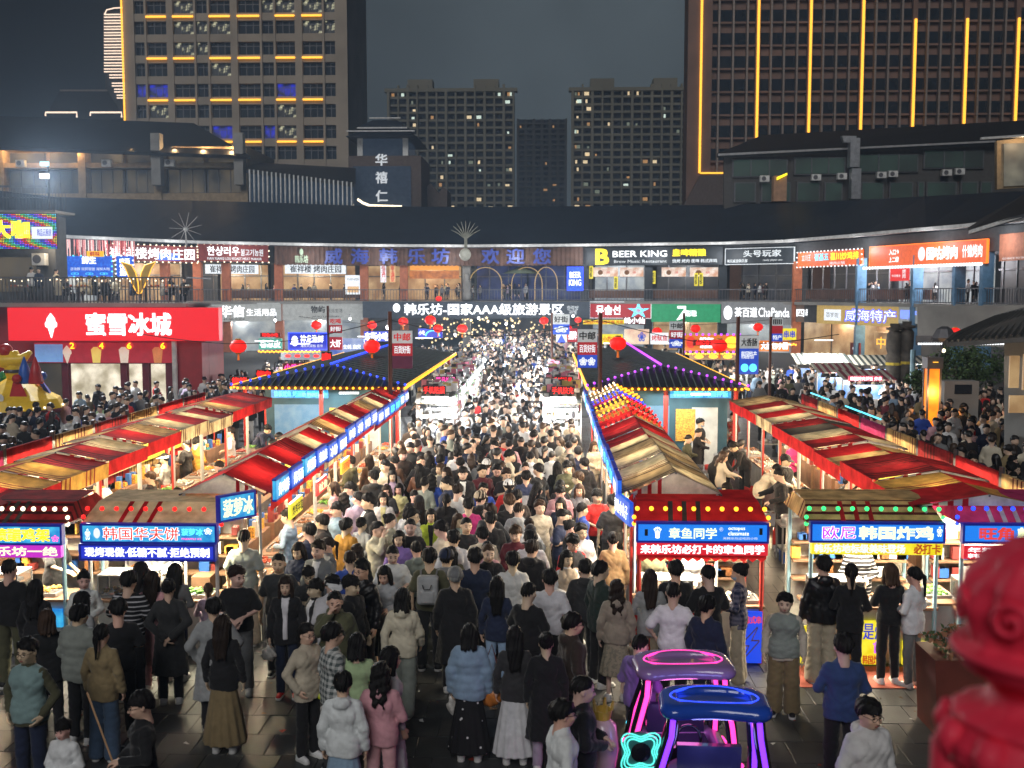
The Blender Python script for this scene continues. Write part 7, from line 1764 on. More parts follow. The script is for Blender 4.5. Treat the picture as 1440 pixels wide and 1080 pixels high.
# ------------------------------------------------------------------ two neon ride buggies
def buggy(label, px, py, Y, body, neon, post_neon, rz, emblem):
 p = D(px, py, Y); t = thing('ride_buggy', label, 'ride', (p.x, Y, 0), rz); h = p.z
 # canopy: rounded bean slab, lathe squashed
 def cf(X, Y_, Z):
  q = np.sqrt(np.maximum(np.abs(X)-.34, 0)**2+np.maximum(np.abs(Y_-.06*np.cos(X*4))-.14, 0)**2)
  d = np.sqrt(np.maximum(q-.10, 0)**2+(Z*1.25)**2)-.095
  rec = np.sqrt(np.maximum(np.abs(X)-.30, 0)**2+np.maximum(np.abs(Y_-.06*np.cos(X*4))-.10, 0)**2)-.05
  return np.maximum(d, -np.maximum(rec, .035-Z))-.0
 Pn, Qn = snet(cf, (-.62, -.42, -.16), (.62, .48, .16), .02)
 me = nmesh('canopy', [(Pn, Qn, 0)]); me.materials.append(body); c = link('canopy', me, None, t, (0, 0, h))
 loop = [(.42*math.cos(a)+(.0), .06*math.cos(1.7*math.cos(a))+.22*math.sin(a), .068) for a in [2*math.pi*k/40 for k in range(40)]]
 MB().tube(loop, .014, 6, True).build('neon_loop', neon, t, True, (0, 0, h))
 posts = [((-.40, -.15), (-.62, -.42)), ((.40, -.15), (.50, -.36)), ((-.36, .22), (-.50, .45)), ((.38, .22), (.46, .5))]
 for (a_, b_), (c_, d_) in posts:
  pts = [(a_, b_, h-.02), (a_*1.05, b_-.02, h-.25), ((a_+c_)/2*1.05, (b_+d_)/2, h*.62), (c_, d_, .55)]
  MB().tube(pts, .062, 8).build('post', mat('black_gloss', (.01, .01, .015), .15, coat=.5, noise=0), t, True)
  MB().tube([(x, y-.045, z) for x, y, z in pts], .030, 6).build('neon_tube', post_neon, t, True)
 def bf(X, Y_, Z):
  d = np.sqrt(np.maximum(np.abs(X)-.40, 0)**2+np.maximum(np.abs(Y_)-.50, 0)**2+np.maximum(np.abs(Z-.40)-.10, 0)**2)-.14
  d = sn(d, ell(X, Y_, Z, (0, -.58, .52), (.34, .16, .26)), .08)
  return np.maximum(d, -(np.maximum(np.maximum(np.abs(X)-.36, np.abs(Y_-.05)-.30), .40-Z)))
 Pn, Qn = snet(bf, (-.62, -.85, .08), (.62, .72, .85), .03)
 me = nmesh('body', [(Pn, Qn, 0)]); me.materials.append(body); link('body', me, None, t)
 bx('seat', mat('seat_vinyl', (.03, .03, .08), .25, coat=.4), t, -.32, .32, .10, .36, .40, .62); bx('seat_back', MATS['seat_vinyl'], t, -.32, .32, .36, .44, .5, .95)
 MB().tube([(.13*math.cos(a), -.36+.04*math.sin(a), .86+.13*math.sin(a)) for a in [2*math.pi*k/16 for k in range(16)]], .016, 6, True).build('steering_wheel', mat('black_gloss', (0, 0, 0)), t, True)
 for sx in (-1, 1):
  for y in (-.45, .45):
   w_ = MB().lathe([(.05, -.06), (.17, -.05), (.19, 0), (.17, .05), (.05, .06)], 14).build('wheel', mat('tyre_rubber', (.015, .015, .016), .7), t, True); w_.rotation_euler = (0, R(90), 0); w_.location = (sx*.48, y, .19)
 for sx in (-1, 1): MB().tube([(sx*.56, -.45, .30), (sx*.58, 0, .52), (sx*.56, .5, .50), (sx*.5, .62, .30)], .020, 6).build('side_neon', neon if sx > 0 else GPK, t, True)
 bx('dashboard', mat('black_gloss', (0, 0, 0)), t, -.34, .34, -.44, -.34, .55, .80); bx('display', screen('ride_display', (60, 210, 240), (220, 80, 220), 1.1, 12), t, -.14, .14, -.335, -.325, .62, .76)
 for k in range(9):
  MB().ball((-.48+.12*k, .66, .62), .03, 8, 6).build('rear_light', [GC, GPK, GGRN][k % 3], t)
 for k in range(6):
  MB().ball((rs.uniform(-.4, .4), -.68, rs.uniform(.45, .75)), .05, 8, 6).build('round_light', [GC, GPK, GGRN, GB, GR, GWD][k], t)
 MB().tube([(-.5, -.76, .42), (0, -.84, .40), (.5, -.76, .42)], .016, 6).build('bumper_neon', GPK, t)
 bl2 = MB().ball((.33, .3, h-.08), .055, 8, 6).build('blinker', GC, t); MB().ball((.25, .32, h-.08), .05, 8, 6).build('blinker', GR, t)
 lamp('neon_glow', 'POINT', (0, 0, h-.35), 7, (.9, .2, .7) if post_neon is GPK else (.3, .3, 1), .2, t)
 if emblem:      # four lobed cyan flower speaker light at the front left
  for k, s in enumerate((.20, .17, .14)):
   pts = [(s*(1+.22*math.cos(4*a))*math.cos(a+.785), 0, s*(1+.22*math.cos(4*a))*math.sin(a+.785)) for a in [2*math.pi*j/40 for j in range(40)]]
   o = MB().tube(pts, .008, 5, True).build('flower_neon', glow('aqua_neon', (90, 240, 220), 1.1), t); o.location = (-.60, -.98, 1.0)
  o = MB().lathe([(.19, 0), (.19, .05)], 20).build('speaker_plate', mat('aqua_plate', (.05, .2, .2), .3), t); o.rotation_euler = (R(90), 0, 0); o.location = (-.60, -.92, 1.0)
  o = MB().lathe([(.09, 0), (.10, .03), (.03, .04), (.05, .06)], 16).build('speaker_cone', mat('black_gloss', (0, 0, 0)), t); o.rotation_euler = (R(90), 0, 0); o.location = (-.60, -.96, 1.0)
 return t
PURP = mat('lilac_gloss', (.30, .18, .42), .18, coat=.6, noise=.05); BLUG = mat('blue_gloss', (.02, .08, .50), .15, coat=.6, noise=.05)
buggy('ride buggy with lilac canopy and pink neon posts behind the blue one', 960, 936, 11.2, PURP, GPK, GPK, R(4), True)
buggy('ride buggy with glossy blue canopy, blue neon loop and pink blue posts', 1004, 990, 10.1, BLUG, GB, glow('violet_tube', (120, 50, 255), 1.7), R(-3), False)
cr = thing('crown_balloon_toy', 'pale pink balloon toy wearing a gold crown beside the lilac buggy', 'toy', (D(847, 1040, 10.6).x, 10.6, 0)); zc_ = D(847, 1002, 10.6).z
MB().lathe([(.02, 0), (.12, .1), (.17, .45), (.14, .7), (.05, .78)], 14, (0, 0, zc_-.82)).build('body', mat('pink_balloon', (.6, .4, .45), .25, coat=.4), cr, True)
MB().lathe([(.07, 0), (.09, .10), (.10, .10), (.08, .0)], 12, (0, 0, zc_-.06)).build('crown', LGOLD, cr)
for k in range(5): a_ = k*1.257; MB().bar((.09*math.cos(a_), .09*math.sin(a_), zc_+.03), (.11*math.cos(a_), .11*math.sin(a_), zc_+.12), .022, .012, 5).build('crown_point', LGOLD, cr)
bs = thing('wire_basket', 'white wire basket rack behind the blue buggy', 'basket', (D(1085, 1060, 10.3).x, 10.3, .45)); q = MB()
for z in (0, .25): q.tube([(-.2, -.14, z), (.2, -.14, z), (.2, .14, z), (-.2, .14, z)], .010, 5, True)
for i in range(7):
 x = -.2+i*.066; q.bar((x, -.14, 0), (x, -.14, .25), .007, n=4).bar((x, .14, 0), (x, .14, .25), .007, n=4).bar((x, -.14, 0), (x, .14, 0), .007, n=4)
q.bar((0, 0, -.45), (0, 0, 0), .015, n=5); q.build('wire', mat('white_wire', (.6, .6, .6), .4), bs)
# ------------------------------------------------------------------ red carved balustrade post close to the camera
M_LACQ = mat('red_lacquer', (.85, .03, .075), .68, noise=.08, coat=.05, bump=.1, bscale=15)
YP = 1.9
pc = D(1468, 900, YP); z = lambda py: D(1440, py, YP).z
rp = thing('carved_red_post', 'glossy red carved balustrade post standing out of focus close at the right', 'post', (pc.x, YP, z(1400)))
z0 = z(1400)
prof = [(.140, 0), (.145, z(1075)-z0), (.160, z(1058)-z0), (.162, z(1040)-z0), (.145, z(1022)-z0), (.145, z(1005)-z0), (.095, z(988)-z0), (.085, z(972)-z0), (.098, z(955)-z0), (.135, z(938)-z0), (.146, z(925)-z0), (.145, z(908)-z0), (.128, z(900)-z0), (.130, z(880)-z0), (.142, z(850)-z0), (.135, z(820)-z0), (.105, z(785)-z0), (.06, z(762)-z0), (.02, z(752)-z0)]
dense = []
for (r0, a0), (r1, a1) in zip(prof, prof[1:]):
 for k in range(5): u = k/5; u2 = u*u*(3-2*u); dense.append((r0+(r1-r0)*u2, a0+(a1-a0)*u))
zs_ = [z(900)-z0, z(752)-z0]
def carve(t_, zz):
 if zz > z(905)-z0: return 1+.05*math.sin(6*t_+26*(zz-zs_[0]))+.025*math.sin(17*t_-40*zz)
 if z(1075)-z0 < zz < z(1020)-z0: return 1+.045*abs(math.sin(t_*6))
 if z(1010)-z0 < zz < z(985)-z0: return 1+.05*abs(math.sin(t_*8))
 return 1.0
MB().lathe(dense, 72, fn=carve).build('carved_head', M_LACQ, rp, True)
q = MB()
for k in range(10):
 a_ = 2*math.pi*k/10; c_ = (.150*math.cos(a_), .150*math.sin(a_), z(1030)-z0); q.tube([(c_[0], c_[1], c_[2]+.02), (c_[0]*1.05, c_[1]*1.05, c_[2]-.01), (c_[0]*1.04, c_[1]*1.04, c_[2]-.05)], [.022, .03, .018], 8)
q.build('petal_ring', M_LACQ, rp, True)
MB().tube([(.148*math.cos(a)*1, .148*math.sin(a), z(915)-z0) for a in [2*math.pi*k/40 for k in range(40)]], .010, 8, True).build('collar_ring', M_LACQ, rp, True)
q = MB()
for k in range(7):       # swirls carved on the head
 a0 = 2*math.pi*k/7+.3; pts = []
 for j in range(14):
  s_ = .034*(1-j/15); an = j*.75; th = a0+s_*math.cos(an)/.13; zz = z(855)-z0+s_*math.sin(an)*1.1; pts.append((.143*math.cos(th), .143*math.sin(th), zz))
 MB().tube(pts, .008, 6).build('carved_swirl', M_LACQ, rp, True)
rp['label'] = 'glossy red carved balustrade post standing out of focus close at the right'
qb = D(1320, 1060, 1.9); t = thing('red_rail_block', 'small red corner block with a pale flower stud beside the carved post', 'block', (qb.x+.03, 1.92, z(1400)))
hq = z(1042)-z0
MB().lathe([(.036, 0), (.036, hq-.01), (.028, hq)], 16).build('block', M_LACQ, t, True); MB().ball((-.012, -.034, hq-.022), .006, 8, 6).build('flower_stud', M_GUT, t)
# ornaments on the hall balcony
t = thing('roof_ornament', 'pale antler shaped ornament on a post at the middle of the gutter', 'ornament', tuple(D(655, 345, 102)))
q = MB()
for k in range(9): a_ = -1.2+k*.3; q.tube([(0, 0, .6), (math.sin(a_)*.8, .1, .9+math.cos(a_)*.7), (math.sin(a_)*1.5, 0, 1.0+math.cos(a_)*1.3)], [.07, .05, .02], 5)
q.bar((0, 0, -.6), (0, 0, .7), .16, n=6).build('branches', mat('pale_branch', (.25, .25, .2), .8), t)
MB().ball((0, -.8, -.9), .55, 12, 8, 1.1).build('round_emblem', mat('pale_stone', (.45, .45, .4), .6, emit=lin((120, 120, 105)), es=.4), t)
t = thing('stone_statue', 'grey stone figure on the balcony column under the round emblem', 'statue', tuple(arcP(657, -.6, 4.72)))
MB().lathe([(.4, 0), (.42, .8), (.3, .9), (.42, 1.3), (.36, 1.9), (.2, 2.15), (.25, 2.4), (.15, 2.7)], 12).build('figure', M_CONC, t, True)
for i, (px, w_) in enumerate(((683, 1.6), (741, 1.5), (768, 1.1))):
 t = thing('light_arch', 'round arch with warm light string on the balcony, %s of three' % ('left', 'middle', 'right')[i], 'arch', tuple(arcP(px, .2, 4.72)))
 MB().tube([(-w_, 0, 0)]+[(-w_*math.cos(a), 0, 1.7+1.6*math.sin(a)) for a in [math.pi*k/12 for k in range(13)]]+[(w_, 0, 0)], .045, 5).build('arch_tube', mat('arch_gold', (.3, .22, .1), .5, emit=lin((170, 140, 90)), es=.7), t)
t = thing('parasol', 'open dark green parasol between the balcony arches', 'parasol', tuple(arcP(733, 1.0, 4.72)))
MB().bar((0, 0, 0), (0, 0, 3.2), .05, n=6).build('pole', M_STEEL, t); MB().lathe([(1.9, 2.7), (.1, 3.4)], 8).build('canopy', mat('green_canvas', (.12, .15, .10), .8), t)
# ------------------------------------------------------------------ people
def headpos(hx, hy, h=1.68):
 zc = h*HEADZ/1.70; d = ray(hx, hy); t = (zc-CAM_Z)/d.z
 return d.x*t, d.y*t
BESP = []
# (short, extra, hx, hy, facing, pose, top, bottom, hair, fem, options)
L = [
('man with glasses in olive tee and teal vest', 'facing the camera at the bottom left', 39, 916, -12, 'pocket', ('vest', 'teal', 'olive'), ('jeans', 'navy'), ('short', 'black'), 0, dict(glasses=True, tmc=(.20, .30, .30), h=1.74)),
('child in white and black varsity jacket', 'holding a thin stick in the bottom left corner', 89, 1026, -10, 'hold', ('jacket', 'white'), ('trousers', 'black'), ('fringe', 'black'), 1, dict(h=1.30)),
('young man with glasses in black shirt', 'looking down at a skewer near the bottom left', 199, 992, -62, 'hold', ('shirt', 'black'), ('trousers', 'black'), ('fringe', 'black'), 0, dict(glasses=True, h=1.66)),
('person in thick grey green puffer jacket', 'seen from behind at the left', 111, 866, 165, 'hold', ('puffer', 'grey green'), ('trousers', 'black'), ('short', 'black'), 0, dict(h=1.70)),
('woman with ponytail in khaki jacket and blue jeans', 'seen from behind at the left', 143, 893, 175, 'stand', ('jacket', 'khaki'), ('wide', 'denim blue'), ('pony', 'black'), 1, dict(h=1.62)),
('man in plain black tee and black trousers', 'looking left behind the khaki jacket woman', 166, 858, 200, 'hold', ('tee', 'black'), ('trousers', 'black'), ('short', 'black'), 0, dict(h=1.72)),
('man in black and white striped tee', 'back turned at the waffle booth', 181, 818, 178, 'hold', ('tee', 'black'), ('trousers', 'black'), ('short', 'black'), 0, dict(tm='STRIPED', h=1.76)),
('woman in open white shirt', 'turned towards us before the chicken booth', 118, 816, 25, 'hold', ('shirt', 'white'), ('trousers', 'black'), ('bun', 'black'), 1, {}),
('woman in short grey top with dark bob', 'half hidden behind the puffer jacket', 116, 846, 150, 'stand', ('shirt', 'light grey'), ('jeans', 'navy'), ('bob', 'black'), 1, {}),
('woman with brown hair in black top', 'head bent, behind the man in the teal vest', 66, 872, -150, 'stand', ('shirt', 'black'), ('trousers', 'black'), ('bob', 'brown'), 1, {}),
('person in long black hooded top', 'standing at the chicken booth counter', 50, 829, 180, 'stand', ('hoodie', 'black'), ('trousers', 'black'), ('long', 'black'), 1, {}),
('man in black top and olive trousers', 'with his back to us at the left edge', 13, 801, 180, 'stand', ('tee', 'black'), ('trousers', 'olive'), ('crop', 'black'), 0, dict(h=1.80)),
('woman in long dark dress coat', 'holding a phone behind her back at the waffle booth', 237, 828, 190, 'behind', ('coat', 'charcoal'), ('trousers', 'black'), ('bun', 'black'), 1, dict(h=1.68, glasses=True)),
('woman in pale pink long coat with brown hair', 'facing the waffle booth', 214, 817, 180, 'stand', ('coat', 'pink'), ('skirt', 'pink'), ('long', 'dark brown'), 1, dict(h=1.66)),
('woman in grey shirt with long black hair', 'at the waffle booth beside the dark coat', 246, 806, 178, 'hold', ('shirt', 'grey'), ('jeans', 'navy'), ('long', 'black'), 1, dict(h=1.66)),
('small girl with ponytail in lavender top', 'looking at the waffle booth counter', 293, 830, 195, 'hold', ('shirt', 'lavender'), ('jeans', 'grey'), ('pony', 'brown'), 1, dict(h=1.28)),
('person in long pale grey coat', 'seen from behind left of the khaki skirt', 300, 856, 200, 'pocket', ('coat', 'light grey'), ('trousers', 'black'), ('short', 'black'), 0, dict(h=1.66)),
('woman in sheer black top and long khaki skirt', 'very long brown hair, from behind', 313, 880, 180, 'stand', ('shirt', 'black'), ('long_skirt', 'khaki'), ('long', 'dark brown'), 1, dict(h=1.66)),
('tall man in grey beige tee and trousers', 'with his back to us at the booth corner', 343, 757, 182, 'stand', ('tee', 'grey green'), ('wide', 'beige'), ('crop', 'black'), 0, dict(h=1.82)),
('man in dark short sleeved shirt', 'facing the camera left of the smiling woman', 392, 792, 5, 'stand', ('tee', 'charcoal'), ('trousers', 'black'), ('crop', 'black'), 0, dict(h=1.76)),
('smiling woman in black cardigan over white tee', 'red shoes, left of the aisle', 402, 824, 5, 'stand', ('jacket', 'black', 'white'), ('trousers', 'navy'), ('bob', 'dark brown'), 1, dict(shoes='red', h=1.66)),
('woman in grey top with black hair and glasses', 'looking down behind the smiling woman', 434, 808, 10, 'phone', ('shirt', 'charcoal'), ('trousers', 'black'), ('fringe', 'black'), 1, dict(glasses=True)),
('boy in black suit jacket and white collar', 'in profile facing left', 444, 828, -55, 'stand', ('jacket', 'black', 'white'), ('trousers', 'black'), ('fringe', 'black'), 0, dict(h=1.60)),
('person in white jacket with white headphones', 'behind the man rubbing his face', 467, 822, 30, 'phone', ('jacket', 'white'), ('jeans', 'navy'), ('short', 'black'), 0, dict(hat=('visor', 'white'))),
('man in olive hoodie with hand on his face', 'facing the camera in the foreground crowd', 471, 845, 12, 'face', ('hoodie', 'olive'), ('trousers', 'black'), ('crop', 'black'), 0, dict(h=1.76)),
('man in black jacket with straight fringe', 'in profile right of the olive hoodie', 494, 824, 60, 'stand', ('jacket', 'black'), ('trousers', 'black'), ('fringe', 'black'), 0, {}),
('man with glasses in black leather jacket', 'looking left in the middle of the crowd', 509, 802, -30, 'stand', ('jacket', 'black'), ('trousers', 'black'), ('short', 'black'), 0, dict(tm='LEATHER', glasses=True, h=1.80)),
('woman with pale face and centre parted black hair', 'beside the leather jacket', 541, 808, -8, 'phone', ('shirt', 'light grey'), ('skirt', 'black'), ('long', 'black'), 1, {}),
('woman in cream hooded jacket and flared grey jeans', 'walking away at the centre left', 566, 842, 178, 'walk', ('hoodie', 'cream'), ('wide', 'grey green'), ('bob', 'black'), 1, dict(h=1.68)),
('woman with glasses in cream wind jacket', 'looking right, carrying a yellow pouch', 431, 892, 50, 'pocket', ('jacket', 'cream'), ('trousers', 'black'), ('pony', 'black'), 1, dict(glasses=True, h=1.62)),
('young man with glasses in plaid shirt', 'in profile looking right with a bag in hand', 468, 893, 125, 'stand', ('shirt', 'white'), ('trousers', 'charcoal'), ('fringe', 'black'), 0, dict(tm='PLAID', glasses=True, h=1.74)),
('woman in pale green top with dark hair', 'seen from behind beside the plaid shirt', 502, 907, 180, 'hold', ('tee', 'pale green'), ('skirt', 'beige'), ('bob', 'black'), 1, dict(h=1.64)),
('person in white hooded sweater over pale blue dress', 'from behind at the bottom', 482, 963, 180, 'stand', ('hoodie', 'white'), ('long_skirt', 'light blue'), ('short', 'black'), 1, dict(h=1.64, h2=1)),
('woman in pink sweatshirt and pink trousers', 'with long black hair, seen from behind at the bottom', 535, 949, 178, 'hold', ('hoodie', 'pink'), ('jeans', 'pink'), ('wavy', 'black'), 1, dict(h=1.65)),
('woman in long white dress', 'in profile looking right beside the pink sweatshirt', 549, 927, 120, 'stand', ('dress', 'white'), ('long_skirt', 'white'), ('long', 'black'), 1, dict(h=1.68)),
('man in olive tee wearing a grey backpack', 'with his back to us in the crowd', 604, 785, 180, 'stand', ('tee', 'olive'), ('trousers', 'black'), ('short', 'black'), 0, dict(pack='light grey', h=1.78)),
('man in grey flat cap and long black coat', 'with his back to us at the centre', 640, 812, 185, 'stand', ('coat', 'black'), ('trousers', 'black'), ('short', 'grey'), 0, dict(hat=('cap', 'grey'), h=1.72)),
('man in navy blue tee', 'with his back to us right of the grey cap', 668, 785, 180, 'stand', ('tee', 'navy'), ('trousers', 'black'), ('short', 'black'), 0, dict(h=1.80)),
('woman in navy top and pale jeans', 'with long straight black hair, seen from behind', 699, 824, 178, 'stand', ('shirt', 'navy'), ('jeans', 'light blue'), ('long', 'black'), 1, {}),
('woman in pale blue denim jacket and dotted black skirt', 'with orange red handbag', 660, 893, 178, 'stand', ('puffer', 'light blue'), ('long_skirt', 'black'), ('bob', 'black'), 1, dict(bm='DOTS', h=1.62)),
('woman in grey top and long white pleated skirt', 'seen from behind at the bottom centre', 724, 896, 182, 'stand', ('shirt', 'charcoal'), ('long_skirt', 'white'), ('long', 'black'), 1, dict(h=1.62)),
('man in black tee with crossed arms', 'seen from behind left of the white tee', 743, 834, 150, 'hold', ('tee', 'black'), ('trousers', 'black'), ('crop', 'black'), 0, dict(h=1.74)),
('man in white shirt with short hair', 'back to us above the pleated skirt', 721, 789, 180, 'stand', ('shirt', 'white'), ('trousers', 'navy'), ('short', 'black'), 0, {}),
('man in plain white tee and black trousers', 'with his back to us at the centre right', 773, 815, 180, 'stand', ('tee', 'white'), ('trousers', 'black'), ('short', 'black'), 0, dict(h=1.72)),
('man in white tee with black print on the back', 'right of the centre', 746, 758, 180, 'stand', ('tee', 'white'), ('trousers', 'black'), ('short', 'black'), 0, dict(prt=True, h=1.76)),
('woman in cream vest over white tee', 'facing us, looking down to the right', 797, 786, 25, 'hold', ('vest', 'beige', 'white'), ('skirt', 'cream'), ('bob', 'black'), 1, {}),
('man in dark green jacket', 'in profile looking right', 844, 803, 120, 'stand', ('jacket', 'dark green'), ('trousers', 'black'), ('short', 'black'), 0, dict(h=1.76)),
('person in dark grey hoodie', 'between the cream vest and the green jacket', 823, 800, 175, 'stand', ('hoodie', 'charcoal'), ('trousers', 'black'), ('short', 'black'), 0, dict(h=1.68)),
('woman in beige sweater and floral skirt', 'with long dark hair, seen from behind', 867, 829, 182, 'stand', ('hoodie', 'beige'), ('skirt', 'beige'), ('wavy', 'dark brown'), 1, dict(bm='FLORAL', h=1.64)),
('woman in pale grey top with long straight hair', 'facing the octopus ball booth', 914, 815, 180, 'hold', ('shirt', 'light grey'), ('trousers', 'beige'), ('long', 'dark brown'), 1, dict(h=1.68)),
('man in black jacket', 'with his back to us at the octopus ball booth', 950, 803, 180, 'hold', ('jacket', 'black'), ('trousers', 'black'), ('short', 'black'), 0, dict(h=1.76)),
('man in black tee', 'in profile at the right end of the octopus ball booth', 996, 809, 195, 'hold', ('tee', 'black'), ('trousers', 'black'), ('crop', 'black'), 0, dict(h=1.78)),
('woman in navy checked shirt and khaki wide trousers', 'masked, facing left', 1040, 806, -110, 'hold', ('shirt', 'navy'), ('wide', 'beige'), ('bun', 'black'), 1, dict(tm='NAVYCHECK', mask=True, h=1.70)),
('man in clean white tee with short hair', 'with his back to us before the octopus ball booth', 947, 834, 165, 'pocket', ('tee', 'white'), ('trousers', 'black'), ('crop', 'black'), 0, dict(h=1.74)),
('man with glasses in navy track jacket', 'with white piping, in profile near the booth', 994, 853, 140, 'stand', ('jacket', 'navy'), ('trousers', 'navy'), ('short', 'black'), 0, dict(glasses=True, h=1.68)),
('young man with glasses in dark brown hoodie', 'looking right at the lower centre', 805, 878, 110, 'stand', ('hoodie', 'dark brown'), ('trousers', 'black'), ('fringe', 'black'), 0, dict(glasses=True, h=1.74)),
('woman with hair bun in loose black top', 'over pale lavender trousers, seen from behind', 768, 905, 180, 'stand', ('coat', 'black'), ('wide', 'lavender'), ('bun', 'black'), 1, dict(h=1.62)),
('man in purple sweater', 'leaning behind the lilac ride buggy', 900, 908, 140, 'hold', ('hoodie', 'purple'), ('trousers', 'black'), ('crop', 'black'), 0, dict(h=1.60)),
('man in black track jacket', 'looking up to the right beside the crown balloon', 819, 970, 95, 'hold', ('jacket', 'black'), ('trousers', 'black'), ('crop', 'black'), 0, dict(h=1.72)),
('young man with glasses in white jacket', 'looking right at the bottom centre', 791, 1004, 105, 'stand', ('jacket', 'white'), ('trousers', 'black'), ('fringe', 'black'), 0, dict(glasses=True, h=1.70)),
('stocky woman in grey vest and khaki trousers', 'standing alone, looking left on the right paving', 1104, 848, -15, 'stand', ('vest', 'grey green', 'cream'), ('wide', 'khaki'), ('short', 'black'), 1, dict(h=1.60, wide=1.18, shoes='black', bcol='cream2')),
('man in black leather hoodie and beige trousers', 'with his back to us at the fried chicken booth', 1158, 796, 182, 'stand', ('hoodie', 'black'), ('wide', 'beige'), ('short', 'black'), 0, dict(tm='LEATHER', h=1.80)),
('woman in black top with ponytail', 'her arm on the man in leather at the booth', 1197, 807, 170, 'hold', ('shirt', 'black'), ('trousers', 'black'), ('pony', 'black'), 1, dict(h=1.74)),
('woman in loose black tee and striped joggers', 'brown hair, facing the booth', 1252, 806, 185, 'hold', ('tee', 'black'), ('joggers', 'black'), ('bob', 'brown'), 1, dict(h=1.70)),
('girl with long ponytail in white grey jacket', 'at the fried chicken booth', 1286, 811, -140, 'hold', ('jacket', 'white'), ('trousers', 'grey'), ('pony', 'black'), 1, dict(h=1.68)),
('man in navy denim shirt and black trousers', 'walking away at the bottom right', 1186, 910, 178, 'hold', ('shirt', 'navy'), ('trousers', 'black'), ('short', 'black'), 0, dict(h=1.74, tcol=(.03, .06, .17))),
('young man with glasses in white sweater', 'looking up to the right in the bottom right', 1222, 1004, 22, 'stand', ('hoodie', 'white'), ('trousers', 'black'), ('fringe', 'black'), 0, dict(glasses=True, h=1.76)),
# mid crowd
('man in light blue shirt', 'leaning to the left aisle counter', 405, 727, -100, 'hold', ('shirt', 'light blue'), ('trousers', 'grey'), ('short', 'black'), 0, {}),
('man in black jacket with tan shoulder strap', 'turned to the left aisle stalls', 435, 748, -130, 'hold', ('jacket', 'navy'), ('trousers', 'black'), ('fringe', 'black'), 0, {}),
('woman in warm lit cream coat', 'bending to the left aisle stalls', 468, 668, -90, 'hold', ('jacket', 'cream'), ('skirt', 'beige'), ('bob', 'brown'), 1, {}),
('man in brown hooded jacket', 'facing the left aisle stalls', 492, 650, -110, 'hold', ('hoodie', 'olive'), ('trousers', 'black'), ('short', 'black'), 0, {}),
('woman with long brown hair in brown coat', 'beside the brown hooded jacket', 519, 647, -140, 'stand', ('coat', 'brown'), ('trousers', 'black'), ('long', 'dark brown'), 1, {}),
('woman in peach coat', 'facing the left stalls below the cream coat', 470, 687, -95, 'hold', ('jacket', 'pink'), ('trousers', 'beige'), ('bob', 'dark brown'), 1, {}),
('young man in denim jacket over black tee', 'looking left in the aisle', 492, 688, -60, 'stand', ('jacket', 'light blue', 'black'), ('trousers', 'black'), ('fringe', 'black'), 0, {}),
('man in pale blue shirt with bag strap', 'in profile, left part of the aisle', 474, 717, -50, 'stand', ('shirt', 'light blue'), ('trousers', 'navy'), ('fringe', 'black'), 0, {}),
('tall man in dark jacket over white shirt', 'in the left half of the aisle', 518, 706, -70, 'stand', ('jacket', 'black', 'white'), ('trousers', 'black'), ('short', 'black'), 0, dict(h=1.84)),
('woman in yellow tee and white cardigan', 'facing the camera in the left half of the aisle', 539, 702, 5, 'stand', ('jacket', 'white', 'pale yellow'), ('skirt', 'white'), ('long', 'black'), 1, {}),
('woman in dusty pink jacket', 'smiling towards us in the left half of the aisle', 552, 670, 8, 'stand', ('jacket', 'lavender'), ('skirt', 'beige'), ('bob', 'black'), 1, {}),
('girl in pastel yellow and lavender top', 'with headband in the left half of the aisle', 561, 688, -5, 'hold', ('shirt', 'pale yellow'), ('skirt', 'lavender'), ('bob', 'black'), 1, dict(h=1.5)),
('woman in white sweater with bangs', 'facing us left of the lime jacket', 575, 718, 3, 'stand', ('shirt', 'white'), ('jeans', 'grey'), ('bob', 'black'), 1, {}),
('woman in brown leather jacket', 'with long black hair, seen from behind', 590, 661, 178, 'hold', ('jacket', 'brown'), ('trousers', 'black'), ('long', 'black'), 1, dict(tm='LEATHER', h=1.70, tcol=(.20, .09, .05))),
('woman in lime green jacket over black top', 'facing the camera mid aisle', 606, 726, 4, 'stand', ('jacket', 'lime', 'black'), ('trousers', 'black'), ('long', 'black'), 1, {}),
('bald man in black tee', 'facing the camera below the lime jacket', 577, 741, 3, 'stand', ('tee', 'black'), ('trousers', 'black'), ('crop', 'black'), 0, {}),
('woman with curly hair in purple sweater', 'facing the camera left of centre', 561, 758, 0, 'stand', ('hoodie', 'purple'), ('trousers', 'black'), ('wavy', 'black'), 1, {}),
('woman in cream trench jacket', 'looking left near the middle of the aisle', 628, 666, -50, 'stand', ('jacket', 'cream', 'black'), ('skirt', 'cream'), ('bob', 'dark brown'), 1, dict(h=1.70)),
('man in black jacket over white tee', 'facing the camera in the middle of the aisle', 651, 666, 5, 'stand', ('jacket', 'black', 'white'), ('trousers', 'black'), ('fringe', 'black'), 0, dict(h=1.80)),
('boy with glasses in bright blue tee', 'facing the camera in the middle of the aisle', 680, 688, 0, 'stand', ('tee', 'blue'), ('trousers', 'black'), ('short', 'black'), 0, dict(glasses=True, h=1.6)),
('person in hot pink top with black strap', 'seen from behind in the middle of the aisle', 659, 711, 180, 'stand', ('tee', 'hot pink'), ('trousers', 'black'), ('short', 'black'), 0, dict(h=1.72)),
('man in grey tee with crew cut', 'seen from behind in the upper middle', 677, 648, 180, 'stand', ('tee', 'grey'), ('trousers', 'black'), ('short', 'black'), 0, {}),
('man with glasses in black hoodie', 'looking down in the middle of the aisle', 699, 661, 5, 'phone', ('hoodie', 'black'), ('trousers', 'black'), ('short', 'black'), 0, dict(glasses=True)),
